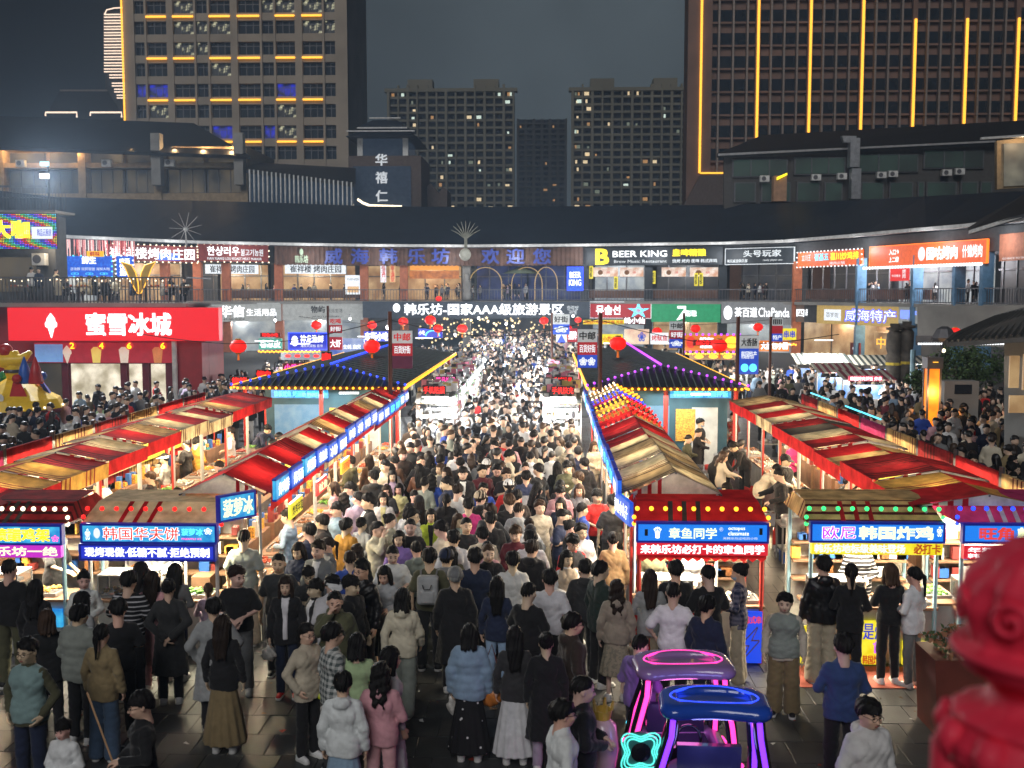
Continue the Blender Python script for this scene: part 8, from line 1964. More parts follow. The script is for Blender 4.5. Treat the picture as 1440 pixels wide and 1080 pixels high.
('man in red shirt under black vest', 'looking left in the middle of the aisle', 695, 628, -20, 'stand', ('vest', 'black', 'red'), ('trousers', 'black'), ('short', 'black'), 0, {}),
('person in pale pink hoodie', 'seen from behind in the middle of the aisle', 716, 626, 180, 'stand', ('hoodie', 'pink'), ('trousers', 'grey'), ('crop', 'black'), 0, dict(h=1.74)),
('person in mustard jacket', 'in profile in the left half of the aisle', 487, 740, 150, 'stand', ('jacket', 'mustard'), ('trousers', 'black'), ('fringe', 'black'), 0, {}),
('girl with glasses and ponytail in grey coat', 'in the left half of the aisle', 461, 767, -60, 'stand', ('coat', 'grey'), ('trousers', 'black'), ('pony', 'dark brown'), 1, dict(glasses=True)),
('woman in black coat with very long brown hair', 'left of the white tee man', 502, 777, 180, 'stand', ('coat', 'black'), ('trousers', 'black'), ('wavy', 'dark brown'), 1, {}),
('man in white tee looking down', 'behind the leather jacket man', 552, 779, 12, 'phone', ('tee', 'white'), ('trousers', 'black'), ('crop', 'black'), 0, {}),
('person in white hoodie with black hair', 'seen from behind at the centre', 638, 758, 180, 'stand', ('hoodie', 'white'), ('trousers', 'grey'), ('short', 'black'), 0, {}),
('person in black jacket with light collar', 'seen from behind right of the centre', 690, 731, 180, 'stand', ('jacket', 'black'), ('trousers', 'black'), ('short', 'black'), 0, {}),
('woman with ponytail in pale top', 'seen from behind right of the navy tee', 685, 773, 180, 'stand', ('shirt', 'pink'), ('jeans', 'navy'), ('pony', 'black'), 1, {}),
('person in navy cap and grey hoodie', 'seen from behind near the backpack man', 628, 785, 170, 'stand', ('hoodie', 'grey'), ('trousers', 'black'), ('short', 'black'), 0, dict(hat=('cap', 'navy'))),
('man in black shirt with broad back', 'seen from behind in the upper right of the aisle', 750, 613, 180, 'stand', ('jacket', 'black'), ('trousers', 'black'), ('crop', 'black'), 0, dict(h=1.80, wide=1.1)),
('man in white hoodie with shaved head', 'seen from behind right of centre', 746, 643, 180, 'stand', ('hoodie', 'white'), ('trousers', 'black'), ('crop', 'black'), 0, {}),
('man in navy, white and red blocked jacket', 'in the right half of the aisle', 740, 671, 180, 'stand', ('jacket', 'white'), ('trousers', 'navy'), ('short', 'black'), 0, dict(tm='BLOCK')),
('slim man in black tee', 'turned left in the right half of the aisle', 757, 661, -130, 'stand', ('tee', 'black'), ('trousers', 'black'), ('short', 'black'), 0, {}),
('woman in black top with pale face and long hair', 'right half of the aisle', 788, 683, 5, 'phone', ('shirt', 'black'), ('skirt', 'black'), ('long', 'black'), 1, {}),
('person in beige shirt with cropped hair', 'seen from behind in the upper right of the aisle', 800, 628, 180, 'stand', ('shirt', 'beige'), ('trousers', 'black'), ('crop', 'black'), 0, {}),
('person in navy jacket with cap', 'seen from behind right of the beige shirt', 813, 636, 180, 'stand', ('jacket', 'navy'), ('trousers', 'black'), ('short', 'black'), 0, dict(hat=('cap', 'black'))),
('woman in cream fleece with long brown hair', 'lit by the right aisle stalls', 835, 628, 30, 'hold', ('hoodie', 'cream'), ('skirt', 'beige'), ('long', 'brown'), 1, {}),
('man in bright red tee', 'looking down at the right aisle stalls', 840, 698, 20, 'hold', ('tee', 'red'), ('trousers', 'black'), ('fringe', 'black'), 0, dict(h=1.74)),
('woman in blue track top with ponytail', 'looking right beside the red tee', 819, 717, 110, 'stand', ('jacket', 'blue'), ('trousers', 'navy'), ('pony', 'black'), 1, {}),
('man in dark grey tee with short hair', 'seen from behind next to the right stall signs', 862, 706, 180, 'stand', ('tee', 'charcoal'), ('trousers', 'black'), ('short', 'black'), 0, dict(h=1.78)),
('man in navy polo with striped shoulders', 'looking down in the right half of the aisle', 790, 726, 60, 'phone', ('tee', 'navy'), ('trousers', 'black'), ('crop', 'black'), 0, {}),
('woman in tan coat with hair bun', 'seen from behind beside the octopus ball booth', 862, 760, 182, 'stand', ('coat', 'tan'), ('trousers', 'black'), ('bun', 'black'), 1, dict(h=1.68)),
('man with glasses in crimson sleeved jacket', 'looking down in the right half of the aisle', 805, 762, 20, 'phone', ('vest', 'charcoal', 'red'), ('trousers', 'black'), ('fringe', 'black'), 0, dict(glasses=True)),
('man in grey jacket with a raised phone', 'facing us at the white lit goods stall', 587, 571, 5, 'raise', ('jacket', 'charcoal'), ('trousers', 'black'), ('short', 'black'), 0, {}),
('man in dark green hoodie', 'in profile right of the goods stall', 659, 561, -60, 'stand', ('hoodie', 'dark green'), ('trousers', 'black'), ('short', 'black'), 0, {}),
('man in white shirt facing us', 'in the bright upper middle of the aisle', 695, 553, 0, 'phone', ('shirt', 'white'), ('trousers', 'navy'), ('short', 'black'), 0, {}),
# vendors
('vendor in brown cap and black shirt', 'cooking in the left service lane', 127, 686, -90, 'reach', ('shirt', 'black'), ('trousers', 'black'), ('short', 'black'), 0, dict(hat=('cap', 'brown'), h=1.68)),
('vendor in white hooded top', 'bending left in the left service lane', 181, 684, -70, 'bend', ('hoodie', 'white'), ('jeans', 'navy'), ('short', 'grey'), 0, {}),
('vendor in grey shirt with white visor', 'working in the left service lane', 231, 646, -95, 'hold', ('shirt', 'light grey'), ('trousers', 'charcoal'), ('short', 'black'), 1, dict(hat=('visor', 'white'))),
('vendor in black tee with shaved head', 'standing in the left service lane', 261, 624, -100, 'hold', ('tee', 'black'), ('trousers', 'black'), ('crop', 'black'), 0, dict(h=1.76)),
('vendor in teal sweater', 'leaning over a counter in the left lane', 302, 615, -60, 'bend', ('shirt', 'teal'), ('trousers', 'black'), ('bob', 'black'), 1, {}),
('vendor in yellow apron top', 'warmly lit in the left service lane', 277, 622, 150, 'hold', ('shirt', 'mustard'), ('trousers', 'black'), ('short', 'black'), 0, {}),
('vendor in white tee far down the left lane', 'seen in profile', 324, 608, -80, 'hold', ('tee', 'white'), ('trousers', 'black'), ('short', 'black'), 0, {}),
('vendor in navy shirt leaning right', 'deep in the left service lane', 345, 604, 60, 'bend', ('shirt', 'navy'), ('trousers', 'black'), ('short', 'black'), 0, {}),
('child sized figure in black', 'sitting low in the left service lane', 212, 672, -90, 'sit', ('tee', 'black'), ('trousers', 'black'), ('short', 'brown'), 0, {}),
('tall person in grey tee under the pavilion', 'before the teal kiosk on the left', 409, 575, -30, 'stand', ('tee', 'grey'), ('trousers', 'beige'), ('short', 'black'), 0, {}),
('man in dark tee with arms crossed', 'before the teal kiosk on the left', 421, 580, 5, 'hold', ('tee', 'charcoal'), ('trousers', 'black'), ('crop', 'grey'), 0, {}),
('vendor in dark cap and jacket', 'at the end of the left lane by the kiosk', 441, 580, -20, 'hold', ('jacket', 'charcoal'), ('trousers', 'black'), ('short', 'black'), 0, dict(hat=('cap', 'black'))),
('vendor in beige shirt bending low', 'over crates in the right service lane', 1046, 661, 75, 'bend', ('shirt', 'cream'), ('trousers', 'black'), ('crop', 'black'), 0, {}),
('vendor in black long sleeves', 'leaning left in the right service lane', 1068, 629, -60, 'bend', ('shirt', 'black'), ('trousers', 'black'), ('short', 'black'), 0, {}),
('vendor in black tee and mask', 'standing in the upper right lane', 985, 595, 60, 'hold', ('tee', 'black'), ('trousers', 'black'), ('short', 'black'), 0, dict(mask=True)),
('vendor in white tee with black braces', 'seen from behind at the upper counter', 1014, 590, 180, 'stand', ('tee', 'white'), ('trousers', 'black'), ('bob', 'black'), 1, {}),
('vendor in red patterned apron', 'at the upper counter of the right lane', 1030, 586, -30, 'hold', ('shirt', 'burgundy'), ('trousers', 'black'), ('bun', 'black'), 1, dict(tm='FLORAL', tcol=(.35, .03, .03))),
('vendor in navy shirt by the kiosk', 'under the right pavilion', 962, 580, 0, 'stand', ('shirt', 'navy'), ('trousers', 'black'), ('short', 'black'), 0, {}),
('vendor in black apron over white tee', 'with black cap in the right lane', 1105, 648, 40, 'hold', ('vest', 'black', 'white'), ('trousers', 'black'), ('short', 'black'), 0, dict(hat=('cap', 'black'))),
('vendor in magenta top and dark cap', 'behind the apron vendor in the right lane', 1114, 624, 30, 'hold', ('shirt', 'hot pink'), ('trousers', 'black'), ('short', 'black'), 1, dict(hat=('cap', 'brown'))),
('vendor in bright yellow cap', 'leaning forward in the right lane', 1171, 666, 60, 'bend', ('shirt', 'charcoal'), ('trousers', 'black'), ('short', 'black'), 0, dict(hat=('cap', 'yellow'))),
('vendor in navy cap and dark shirt', 'facing right in the right lane', 1195, 678, 80, 'hold', ('shirt', 'navy'), ('trousers', 'black'), ('short', 'black'), 0, dict(hat=('cap', 'navy'))),
('vendor in bright yellow top', 'behind the navy cap in the right lane', 1207, 684, 100, 'hold', ('shirt', 'yellow'), ('trousers', 'black'), ('short', 'black'), 1, {}),
('man in green top with short hair', 'above the fried chicken booth canopy', 1234, 702, 170, 'hold', ('tee', 'dark green'), ('trousers', 'black'), ('short', 'black'), 0, {}),
('vendor in grey cap with green straps', 'above the left end of the fried chicken canopy', 1134, 697, 20, 'hold', ('shirt', 'light grey'), ('trousers', 'black'), ('short', 'black'), 0, dict(hat=('cap', 'charcoal'))),
('vendor in dark red cap', 'bending behind the fried chicken canopy', 1161, 713, 60, 'bend', ('shirt', 'charcoal'), ('trousers', 'black'), ('short', 'black'), 0, dict(hat=('cap', 'burgundy'))),
('vendor in black tee reaching to the side', 'inside the chicken rack booth', 75, 760, 70, 'reach', ('tee', 'black'), ('trousers', 'black'), ('short', 'black'), 0, dict(inb=True)),
('vendor in grey sweater', 'inside the octopus ball booth', 973, 770, 0, 'hold', ('shirt', 'light grey'), ('trousers', 'black'), ('short', 'black'), 1, dict(inb=True)),
('vendor in olive striped apron', 'inside the octopus ball booth, left side', 918, 776, 10, 'hold', ('shirt', 'olive'), ('trousers', 'black'), ('short', 'black'), 1, dict(inb=True)),
('vendor in white striped shirt', 'inside the fried chicken booth', 1208, 778, 0, 'hold', ('shirt', 'black'), ('trousers', 'black'), ('short', 'black'), 0, dict(inb=True, tm='STRIPED')),
('vendor in pale apron', 'inside the waffle booth', 228, 776, 0, 'hold', ('shirt', 'light grey'), ('trousers', 'black'), ('short', 'black'), 0, dict(inb=True)),
# left and right walkways
('person in white hooded jacket', 'seen from behind on the left walkway', 98, 590, 178, 'hold', ('hoodie', 'white'), ('trousers', 'black'), ('short', 'black'), 0, dict(h=1.68)),
('woman in white jacket before the red shop', 'beside the red wall corner', 221, 550, 60, 'stand', ('jacket', 'white'), ('trousers', 'black'), ('short', 'black'), 1, {}),
('woman in pale green tee before the red shop', 'left of the white jacket', 143, 571, 40, 'stand', ('tee', 'pale green'), ('skirt', 'white'), ('bob', 'black'), 1, {}),
('woman in cream top before the red shop', 'beside the glass doors', 173, 558, 20, 'hold', ('shirt', 'cream'), ('trousers', 'black'), ('long', 'black'), 1, {}),
('man in black shirt before the red shop', 'in front of the glass doors', 138, 545, -10, 'stand', ('shirt', 'black'), ('trousers', 'black'), ('short', 'black'), 0, {}),
('man in navy shirt on the left walkway', 'seen from behind under the yellow tent', 53, 578, 178, 'stand', ('tee', 'navy'), ('trousers', 'black'), ('short', 'black'), 0, {}),
('child in red top with pink cap', 'on the left walkway', 124, 562, 10, 'stand', ('tee', 'red'), ('trousers', 'black'), ('short', 'black'), 0, dict(h=1.4, hat=('cap', 'pink'))),
('man in white shirt under open black suit', 'right of the red shop wall', 266, 545, 20, 'stand', ('jacket', 'black', 'white'), ('trousers', 'black'), ('short', 'black'), 0, {}),
('tall man in beige sweater on the right walkway', 'facing us behind the far right row', 1158, 558, 0, 'stand', ('shirt', 'beige'), ('trousers', 'black'), ('short', 'black'), 0, dict(h=1.78)),
('broad man in black jacket on the right walkway', 'seen from behind near the awnings', 1218, 552, 178, 'stand', ('jacket', 'black'), ('trousers', 'black'), ('short', 'black'), 0, dict(h=1.82)),
('man in blue jacket on the right walkway', 'in profile near the right edge', 1394, 616, -120, 'stand', ('jacket', 'blue'), ('trousers', 'black'), ('short', 'black'), 0, dict(tcol=(.02, .04, .18))),
('person in pale pink coat on the right walkway', 'carrying a child near the right edge', 1387, 568, 60, 'hold', ('coat', 'pink'), ('trousers', 'white'), ('bob', 'black'), 1, {}),
('person in white shirt with pale bucket hat', 'on the right walkway near the edge', 1424, 606, 30, 'hold', ('shirt', 'white'), ('trousers', 'black'), ('short', 'black'), 0, dict(hat=('bucket', 'white'))),
('woman in grey shirt looking left', 'in the middle of the right walkway', 1322, 600, -60, 'stand', ('shirt', 'grey'), ('skirt', 'black'), ('long', 'black'), 1, {}),
('man with glasses in maroon jacket', 'facing us on the right walkway', 1332, 580, 0, 'stand', ('jacket', 'burgundy'), ('trousers', 'black'), ('short', 'black'), 0, dict(glasses=True)),
('person in floral pink blouse', 'on the right walkway beside the grey shirt', 1366, 605, -30, 'stand', ('shirt', 'pink'), ('trousers', 'black'), ('bun', 'black'), 1, dict(tm='FLORAL')),
('man in black and white sports top', 'low on the right walkway above the boards', 1282, 618, 10, 'stand', ('tee', 'white'), ('trousers', 'black'), ('short', 'black'), 0, dict(tm='BLOCK')),
('woman with pale face at the right edge', 'just over the back boards', 1425, 672, -10, 'stand', ('shirt', 'black'), ('trousers', 'black'), ('long', 'black'), 1, {}),
]
SPECIAL = {'STRIPED': STRIPED, 'LEATHER': LEATHER, 'PLAID': PLAID, 'NAVYCHECK': NAVYCHECK, 'DOTS': DOTS, 'FLORAL': FLORAL, 'BLOCK': BLOCK}
CN['cream2'] = (.40, .38, .24); CN['dark cloth'] = (.02, .02, .025)
placed = []; WHO = {}
for (short, extra, hx, hy, fa, ps, top, bot, hair, fem, op) in L:
 h = op.get('h') or (1.63 if fem else 1.73)
 x, y = headpos(hx, hy, h)
 if op.get('inb'): y = YB+.95; d = ray(hx, hy); x = d.x*y/d.y
 he = POSES[ps]['he']; sc_ = h/1.70       # place so that the head, not the feet, lands there
 dx = -he[1]*math.sin(R(fa))*sc_; dy = he[1]*math.cos(R(fa))*sc_
 if ps in ('bend', 'sit'):
  zc = he[2]*sc_-(.42 if ps == 'sit' else 0); d = ray(hx, hy); t_ = (zc-CAM_Z)/d.z; x, y = d.x*t_, d.y*t_
  x -= -(-he[1])*math.sin(R(fa))*sc_*-1*-1; y -= he[1]*math.cos(R(fa))*sc_
 o = person(x, y, fa, ps, top, bot, hair, bool(fem), h, label=short+', '+extra.replace('seen from behind', 'from behind').replace('facing the camera', 'facing us').replace('with his back to us', 'back turned'), glasses=op.get('glasses', False), mask=op.get('mask', False), hat=op.get('hat'), shoes=op.get('shoes', 'white' if fem or rnd.random() < .5 else 'black'),
               yaw=op.get('yaw', 0), tm=SPECIAL.get(op.get('tm')), bm=SPECIAL.get(op.get('bm')))
 if ps == 'sit': o.location.z = -.42
 if op.get('wide'): o.scale.x *= op['wide']; o.scale.y *= op['wide']
 if op.get('tcol'):
  for c in o.children:
   if c.name.split('.')[0] in ('jacket', 'shirt', 'hoodie', 'coat'): c.color = (*op['tcol'], 1)
 if op.get('tmc'):
  for c in o.children:
   if c.name.split('.')[0] == 'vest': c.color = (*op['tmc'], 1)
 WHO[short] = o
 placed.append((x, y, short))
 if op.get('pack'):
  b_ = bpy.data.objects.new('backpack', backpack_mesh()); COL.objects.link(b_); b_.location = o.location; b_.rotation_euler = o.rotation_euler; b_.scale = o.scale
  if not b_.data.materials: b_.data.materials.append(CLOTH)
  b_.color = (*CN[op['pack']], 1); props(b_, 'light grey backpack worn by the man in olive tee', 'backpack')
  st = MB()
  for sx in (-1, 1): st.tube([(sx*.10, .17, 1.36), (sx*.11, .06, 1.43), (sx*.12, -.06, 1.40), (sx*.13, -.13, 1.25)], .014, 5)
  st.build('strap', CLOTH, b_).color = (*CN['grey'], 1)
  MB().tube([(-.06, .33, 1.30), (-.04, .34, 1.24), (.04, .34, 1.24), (.06, .33, 1.30)], .008, 5).build('handle', LEATHER, b_).color = (.02, .02, .02, 1)
 if op.get('prt'):
  l1 = letters('GORILLA\nTRUCK', B_BLK, o, -.10, .10, 1.22, 1.34, 0, 0, lift=0); l1.name = 'printed_lettering'; l1.rotation_euler = (0, 0, math.pi); l1.location = (0, .150, 0)
# hand held bags and other carried things
def at_hand(short, side, off=(0, 0, 0)):
 o = WHO[short]; M = Matrix.LocRotScale(o.location, o.rotation_euler, o.scale)
 ps_ = [q for q in L if q[0] == short][0][5]; w_ = Vector(POSES[ps_]['wL' if side > 0 else 'wR']); e_ = Vector(POSES[ps_]['eL' if side > 0 else 'eR'])
 return M @ (w_+(w_-e_).normalized()*.10+Vector(off))
PLASTIC = mat('white_plastic_bag', (.62, .60, .56), .35, noise=.3, scale=14, bump=.6, bscale=30)
def bag(p, label, m, w_=.13, h_=.26, cat='bag', name='plastic_bag'):
 t = thing(name, label, cat, tuple(p));
 def f(X, Y, Z):
  d = ell(X, Y, Z, (0, 0, -h_*.62), (w_, w_*.6, h_*.42)); d = sn(d, cone(X, Y, Z, (0, 0, -h_*.35), (0, 0, -.02), w_*.5, .012), .05)
  return d-.010*np.sin(X*60+Z*30)*np.sin(Y*50+Z*22)
 P_, Q_ = snet(f, (-w_*1.5, -w_*1.2, -h_*1.2), (w_*1.5, w_*1.2, .03), .014); me = nmesh('bag', [(P_, Q_, 0)]); me.materials.append(m); link('bag', me, None, t)
 MB().tube([(-.03, 0, -.04), (-.02, 0, .02), (.02, 0, .02), (.03, 0, -.04)], .006, 5).build('handle', m, t); return t
bag(at_hand('young man with glasses in plaid shirt', 1), 'stuffed white plastic food bag hanging from the plaid shirt man hand', PLASTIC, .14, .30)
bag(at_hand('smiling woman in black cardigan over white tee', -1), 'small white plastic bag held by the smiling woman in black', PLASTIC, .10, .22)
bag(at_hand('woman in pale pink long coat with brown hair', 1), 'dark red bag carried by the woman in the pale pink coat', mat('red_bag', (.4, .02, .05), .5), .10, .26, name='hand_bag')
b_ = bag(at_hand('woman in pale blue denim jacket and dotted black skirt', -1, (-.02, .0, .16)), 'orange and red leather shoulder bag beside the dotted black skirt', mat('orange_leather', (.48, .16, .03), .4), .13, .26, name='shoulder_bag')
MB().tube([(-.04, 0, -.05), (-.06, 0, .25), (.02, 0, .48), (.08, 0, .25), (.05, 0, -.05)], .010, 5).build('strap', mat('dark_red_leather', (.12, .02, .015), .5), b_)
bag(at_hand('woman in pale blue denim jacket and dotted black skirt', 1), 'clear drink bag held low by the woman in the denim jacket', PLASTIC, .06, .24)
bag(at_hand('woman in grey top and long white pleated skirt', -1, (0, 0, .2)), 'dark brown shoulder bag beside the white pleated skirt', mat('dark_brown_leather', (.03, .018, .014), .5), .13, .26, name='shoulder_bag')
bag(at_hand('woman with glasses in cream wind jacket', 1, (0, 0, .03)), 'small neon yellow pouch under the cream wind jacket', mat('neon_yellow_cloth', (.55, .65, .02), .6), .09, .12, name='pouch')
p0 = at_hand('young man with glasses in black shirt', -1)
sk_ = MB().bar(p0+Vector((.05, 0, -.12)), p0+Vector((-.34, .25, .62)), .010, n=5).build('food_skewer', mat('bamboo', (.45, .25, .12), .6)); props(sk_, 'long meat skewer held up by the young man in black shirt', 'skewer')
ph_ = at_hand('man in grey jacket with a raised phone', -1); t = thing('phone', 'phone held up by the man at the white lit goods stall', 'phone', tuple(ph_)); bx('case', mat('phone_black', (.02, .02, .02), .3), t, -.04, .04, -.006, .006, -.04, .12)
bx('screen', GWD, t, -.035, .035, .0065, .008, -.035, .115)
# ---- random fill of the crowd
rf = random.Random(42)
def okspot(x, y, md):
 for (a, b, s) in placed:
  if abs(a-x) < md and abs(b-y) < md and (a-x)**2+(b-y)**2 < md*md: return False
 return True
cand = []
def fill(x0, x1, y0, y1, n, md, mode):
 k = 0
 cell = {}
 for _ in range(n*14):
  if k >= n: break
  x = rf.uniform(x0(0) if callable(x0) else x0, x1); y = rf.uniform(y0, y1)
  key = (int(x/md), int(y/md)); bad = False
  for i in (-1, 0, 1):
   for j in (-1, 0, 1):
    for (a, b) in cell.get((key[0]+i, key[1]+j), ()):
     if (a-x)**2+(b-y)**2 < md*md: bad = True
  if bad or not okspot(x, y, md): continue
  cell.setdefault(key, []).append((x, y)); cand.append((x, y, mode)); k += 1
fill(-3.95, .85, 15.2, 33, 150, .49, 'aisle')
fill(-6.2, 1.8, 13.6, 15.2, 8, .55, 'aisle')
fill(-2.75, -.25, 33, 52, 105, .50, 'far')
fill(-5.5, 3.8, 52, 78, 290, .50, 'far')
fill(-6.5, 5.0, 78, 112, 250, .60, 'far')
fill(-18, -11, 24, 46, 150, .52, 'left')
fill(-16, -9.8, 46, 70, 120, .62, 'left')
fill(7.9, 14.5, 21, 40, 185, .48, 'right')
fill(14.5, 19, 30, 46, 100, .55, 'right')
fill(9, 19, 40, 58, 150, .62, 'right')
fill(-10, -6, 50, 80, 70, .7, 'left'); fill(4, 12, 52, 80, 90, .7, 'right')
fill(-8.0, -6.2, 20, 31, 7, .8, 'lane'); fill(3.1, 5.2, 20, 31, 8, .8, 'lane')
cand.sort(key=lambda c: c[1])
TOPS = ['tee']*3+['shirt']*3+['jacket']*4+['hoodie']*4+['coat', 'puffer', 'jacket']
TCOL = ['black']*15+['white']*6+['charcoal']*3+['grey']*2+['light grey']*2+['cream']*4+['navy']*3+['beige', 'olive', 'light blue', 'pink', 'brown', 'dark brown', 'khaki', 'lavender', 'red', 'blue', 'burgundy', 'grey green']
BOTS = ['trousers']*6+['jeans']*3+['wide']*3; BCOL = ['black']*6+['navy']*3+['denim blue']*2+['grey', 'beige', 'charcoal', 'white']
def attrs(mode, y):
 fem = rf.random() < .48
 top = rf.choice(TOPS); tcn = rf.choice(TCOL)
 bot = (rf.choice(BOTS+(['long_skirt', 'skirt'] if fem else [])), rf.choice(BCOL))
 hair = (rf.choice(['long', 'long', 'bob', 'pony', 'wavy', 'bun'] if fem else ['short', 'short', 'fringe', 'crop']), rf.choice(['black']*5+['dark brown']*2+['brown']))
 q = rf.random()
 if mode == 'far': fa = rf.choice([0, 180])+rf.uniform(-40, 40)
 elif mode == 'lane': fa = rf.choice([-90, 90])+rf.uniform(-30, 30)
 else: fa = (180 if q < .5 else 0 if q < .82 else rf.choice([-90, 90]))+rf.uniform(-28, 28)
 ps = rf.choice(['stand']*4+['hold']*3+['phone']*3+['walk', 'pocket', 'pocket', 'face', 'behind']) if mode != 'lane' else rf.choice(['hold', 'reach', 'bend'])
 tp = (top, tcn) if top not in ('jacket',) or rf.random() < .4 else (top, tcn, rf.choice(['white', 'grey', 'black', 'cream']))
 return fem, tp, bot, hair, fa, ps
HD = {'long': 'long straight hair', 'wavy': 'wavy hair', 'bob': 'bobbed hair', 'pony': 'a ponytail', 'bun': 'a hair bun', 'short': 'short hair', 'fringe': 'a fringe', 'crop': 'cropped hair'}
used = set()
def rel(x, y, o):
 dx, dy = x-o[0], y-o[1]
 if abs(dx) > abs(dy): return 'right of' if dx > 0 else 'left of'
 return 'behind' if dy > 0 else 'in front of'
NI = 297-len(L)
nind = 0
low = []
for (x, y, mode) in cand:
 fem, tp, bot, hair, fa, ps = attrs(mode, y)
 if nind < NI and y < 40 and mode != 'far':
  nm = 'woman' if fem else 'man'
  dirp = 'back to us' if abs(((fa+180) % 360)-180) > 120 else 'facing us' if abs(((fa+180) % 360)-180) < 50 else 'in profile'
  near = sorted(placed[:len(L)], key=lambda o: (o[0]-x)**2+(o[1]-y)**2)[:8]
  lab = None
  for o_ in near:
   ref = o_[2].split(' with ')[0].split(' and ')[0].split(' over ')[0].split(' before ')[0].split(' on the ')[0].split(' under ')[0]
   lab = '%s in %s %s, %s, %s the %s' % (nm, tp[1], tp[0], dirp, rel(x, y, o_), ref)
   if len(lab.split()) > 16: lab = '%s in %s %s, %s the %s' % (nm, tp[1], tp[0], rel(x, y, o_), ref)
   if lab not in used and len(lab.split()) <= 16: break
   l2 = '%s in %s %s with %s %s the %s' % (nm, tp[1], tp[0], HD[hair[0]], rel(x, y, o_), ref)
   if l2 not in used and len(l2.split()) <= 16: lab = l2; break
  used.add(lab)
  hat = ('cap', rf.choice(['black', 'navy', 'white', 'beige'])) if rf.random() < .07 else None
  hair2 = hair
  o = person(x, y, fa, ps, tp, bot, hair2, fem, label=lab, hat=hat, glasses=rf.random() < .15, yaw=rf.choice([0, 0, 0, -35, 35]), shoes=rf.choice(['white', 'black', 'grey']))
  placed.append((x, y, 'x')); nind += 1
 else: low.append((x, y, fa, ps, tp, bot, hair, fem))
# people on the left balcony and the hall balcony join the low detail crowd
for px in (48, 58, 62, 76, 84, 98, 110, 128, 136, 150, 166, 188, 214, 228, 246):
 low.append((IX(px), YI+rf.choice((.05, 1.5)), rf.choice((0, 180, 90))+rf.uniform(-30, 30), 'hold' if px in (48, 58, 62) else 'sit', ('hoodie', rf.choice(['white', 'cream', 'black', 'navy'])), ('trousers', 'black'), (rf.choice(['short', 'long']), 'black'), True, zb-(0 if px in (48, 58, 62) else .42)))
for i in range(64):
 px = rf.choice([rf.uniform(322, 390), rf.uniform(398, 506), rf.uniform(520, 650), rf.uniform(590, 648), rf.uniform(665, 740), rf.uniform(1210, 1290), rf.uniform(1290, 1380), rf.uniform(1040, 1080)]); p = arcP(px, rf.uniform(.4, 2.2), 4.72)
 low.append((p.x, p.y, rf.uniform(0, 360), rf.choice(('stand', 'hold')), (rf.choice(('tee', 'hoodie')), rf.choice(TCOL)), ('trousers', 'black'), (rf.choice(['short', 'long']), 'black'), rf.random() < .5, 4.72))
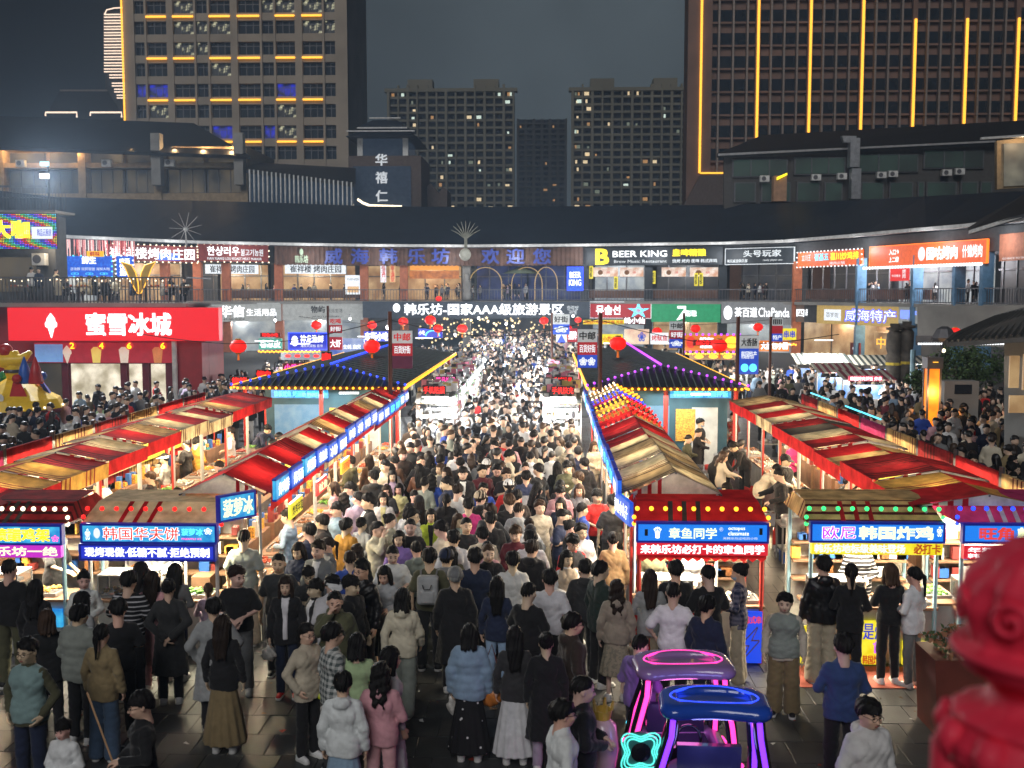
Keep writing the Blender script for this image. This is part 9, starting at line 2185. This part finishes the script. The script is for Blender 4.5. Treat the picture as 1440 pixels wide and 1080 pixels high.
# ---- the far crowd, one object
crowd_mats = []; cidx = {}
def cmi(kind, name):
 k = (kind, name)
 if k not in cidx:
  c = {'c': CN, 'h': HC}[kind][name] if kind != 's' else (.66, .45, .33)
  crowd_mats.append(mat('crowd_%s_%s' % (kind, name.replace(' ', '_')), c, .85 if kind == 'c' else .5, noise=.06)); cidx[k] = len(crowd_mats)-1
 return cidx[k]
Vs, Qs_, Ms = [], [], []; nv = 0
def stamp(me, M, mi_):
 global nv
 V, Q, m = ARR[me.name]
 W_ = np.c_[V, np.ones(len(V), F)] @ np.array(M, F).T[:, :3]
 Vs.append(W_.astype(F)); Qs_.append(Q+nv); Ms.append(np.full(len(Q), mi_, np.int32)); nv += len(V)
for lod, y_lo, y_hi in ((2.5, 0, 29), (3.3, 29, 42), (4.4, 42, 66), (5.6, 66, 999)):
 set_lod(lod)
 for e in low:
  x, y, fa, ps, tp, bot, hair, fem = e[:8]; z_ = e[8] if len(e) > 8 else 0
  if not (y_lo <= y < y_hi): continue
  h = (rf.uniform(1.56, 1.67) if fem else rf.uniform(1.68, 1.80))/1.70
  M = Matrix.LocRotScale(Vector((x, y, z_)), Euler((0, 0, R(fa))), Vector((h*(.95 if fem else 1.04), h*(.95 if fem else 1.04), h)))
  if lod > 3 and ps in ('walk', 'pocket'): ps = 'stand'
  tk = tp[0] if lod < 3 else {'hoodie': 'jacket', 'puffer': 'jacket', 'shirt': 'jacket', 'coat': 'coat'}.get(tp[0], tp[0])
  bk_ = bot[0] if lod < 3 else {'jeans': 'trousers', 'wide': 'trousers', 'joggers': 'trousers', 'skirt': 'long_skirt'}.get(bot[0], bot[0])
  if tk == 'coat' and bk_ in ('long_skirt', 'wide', 'skirt'): bk_ = 'trousers'
  stamp(body_mesh(ps, 0), M, cmi('s', 'skin')); stamp(top_mesh(tk, ps, False), M, cmi('c', tp[1])); stamp(bottom_mesh(bk_, ps), M, cmi('c', bot[1]))
  Mh = M @ Matrix.LocRotScale(Vector(POSES[ps]['he']), head_rot(ps, 0), Vector((HSC,)*3))
  hk = hair[0] if lod < 3 else ('long' if hair[0] in ('long', 'wavy', 'bob') else 'short')
  stamp(hair_mesh(hk), Mh, cmi('h', hair[1]))
set_lod(1.0)
V = np.concatenate(Vs); Q = np.concatenate(Qs_); Mi = np.concatenate(Ms)
me = bpy.data.meshes.new('distant_crowd'); me.vertices.add(len(V)); me.vertices.foreach_set('co', V.ravel())
me.loops.add(Q.size); me.loops.foreach_set('vertex_index', Q.ravel().astype(np.int32)); me.polygons.add(len(Q))
me.polygons.foreach_set('loop_start', (np.arange(len(Q))*4).astype(np.int32)); me.polygons.foreach_set('loop_total', np.full(len(Q), 4, np.int32))
me.polygons.foreach_set('use_smooth', np.ones(len(Q), bool)); me.polygons.foreach_set('material_index', Mi); me.update(calc_edges=True)
for m in crowd_mats: me.materials.append(m)
o = bpy.data.objects.new('distant_crowd', me); COL.objects.link(o)
props(o, 'dense crowd of small distant visitors filling the far aisle and side walkways', 'crowd', kind='stuff')
print('PEOPLE', NP[0], 'low', len(low), 'crowd tris', len(Q)*2)
for m_ in list(bpy.data.meshes):
 if m_.users == 0: bpy.data.meshes.remove(m_)
tt_ = sum(len(m_.polygons)*2 for m_ in bpy.data.meshes); print('TRIS approx', tt_)
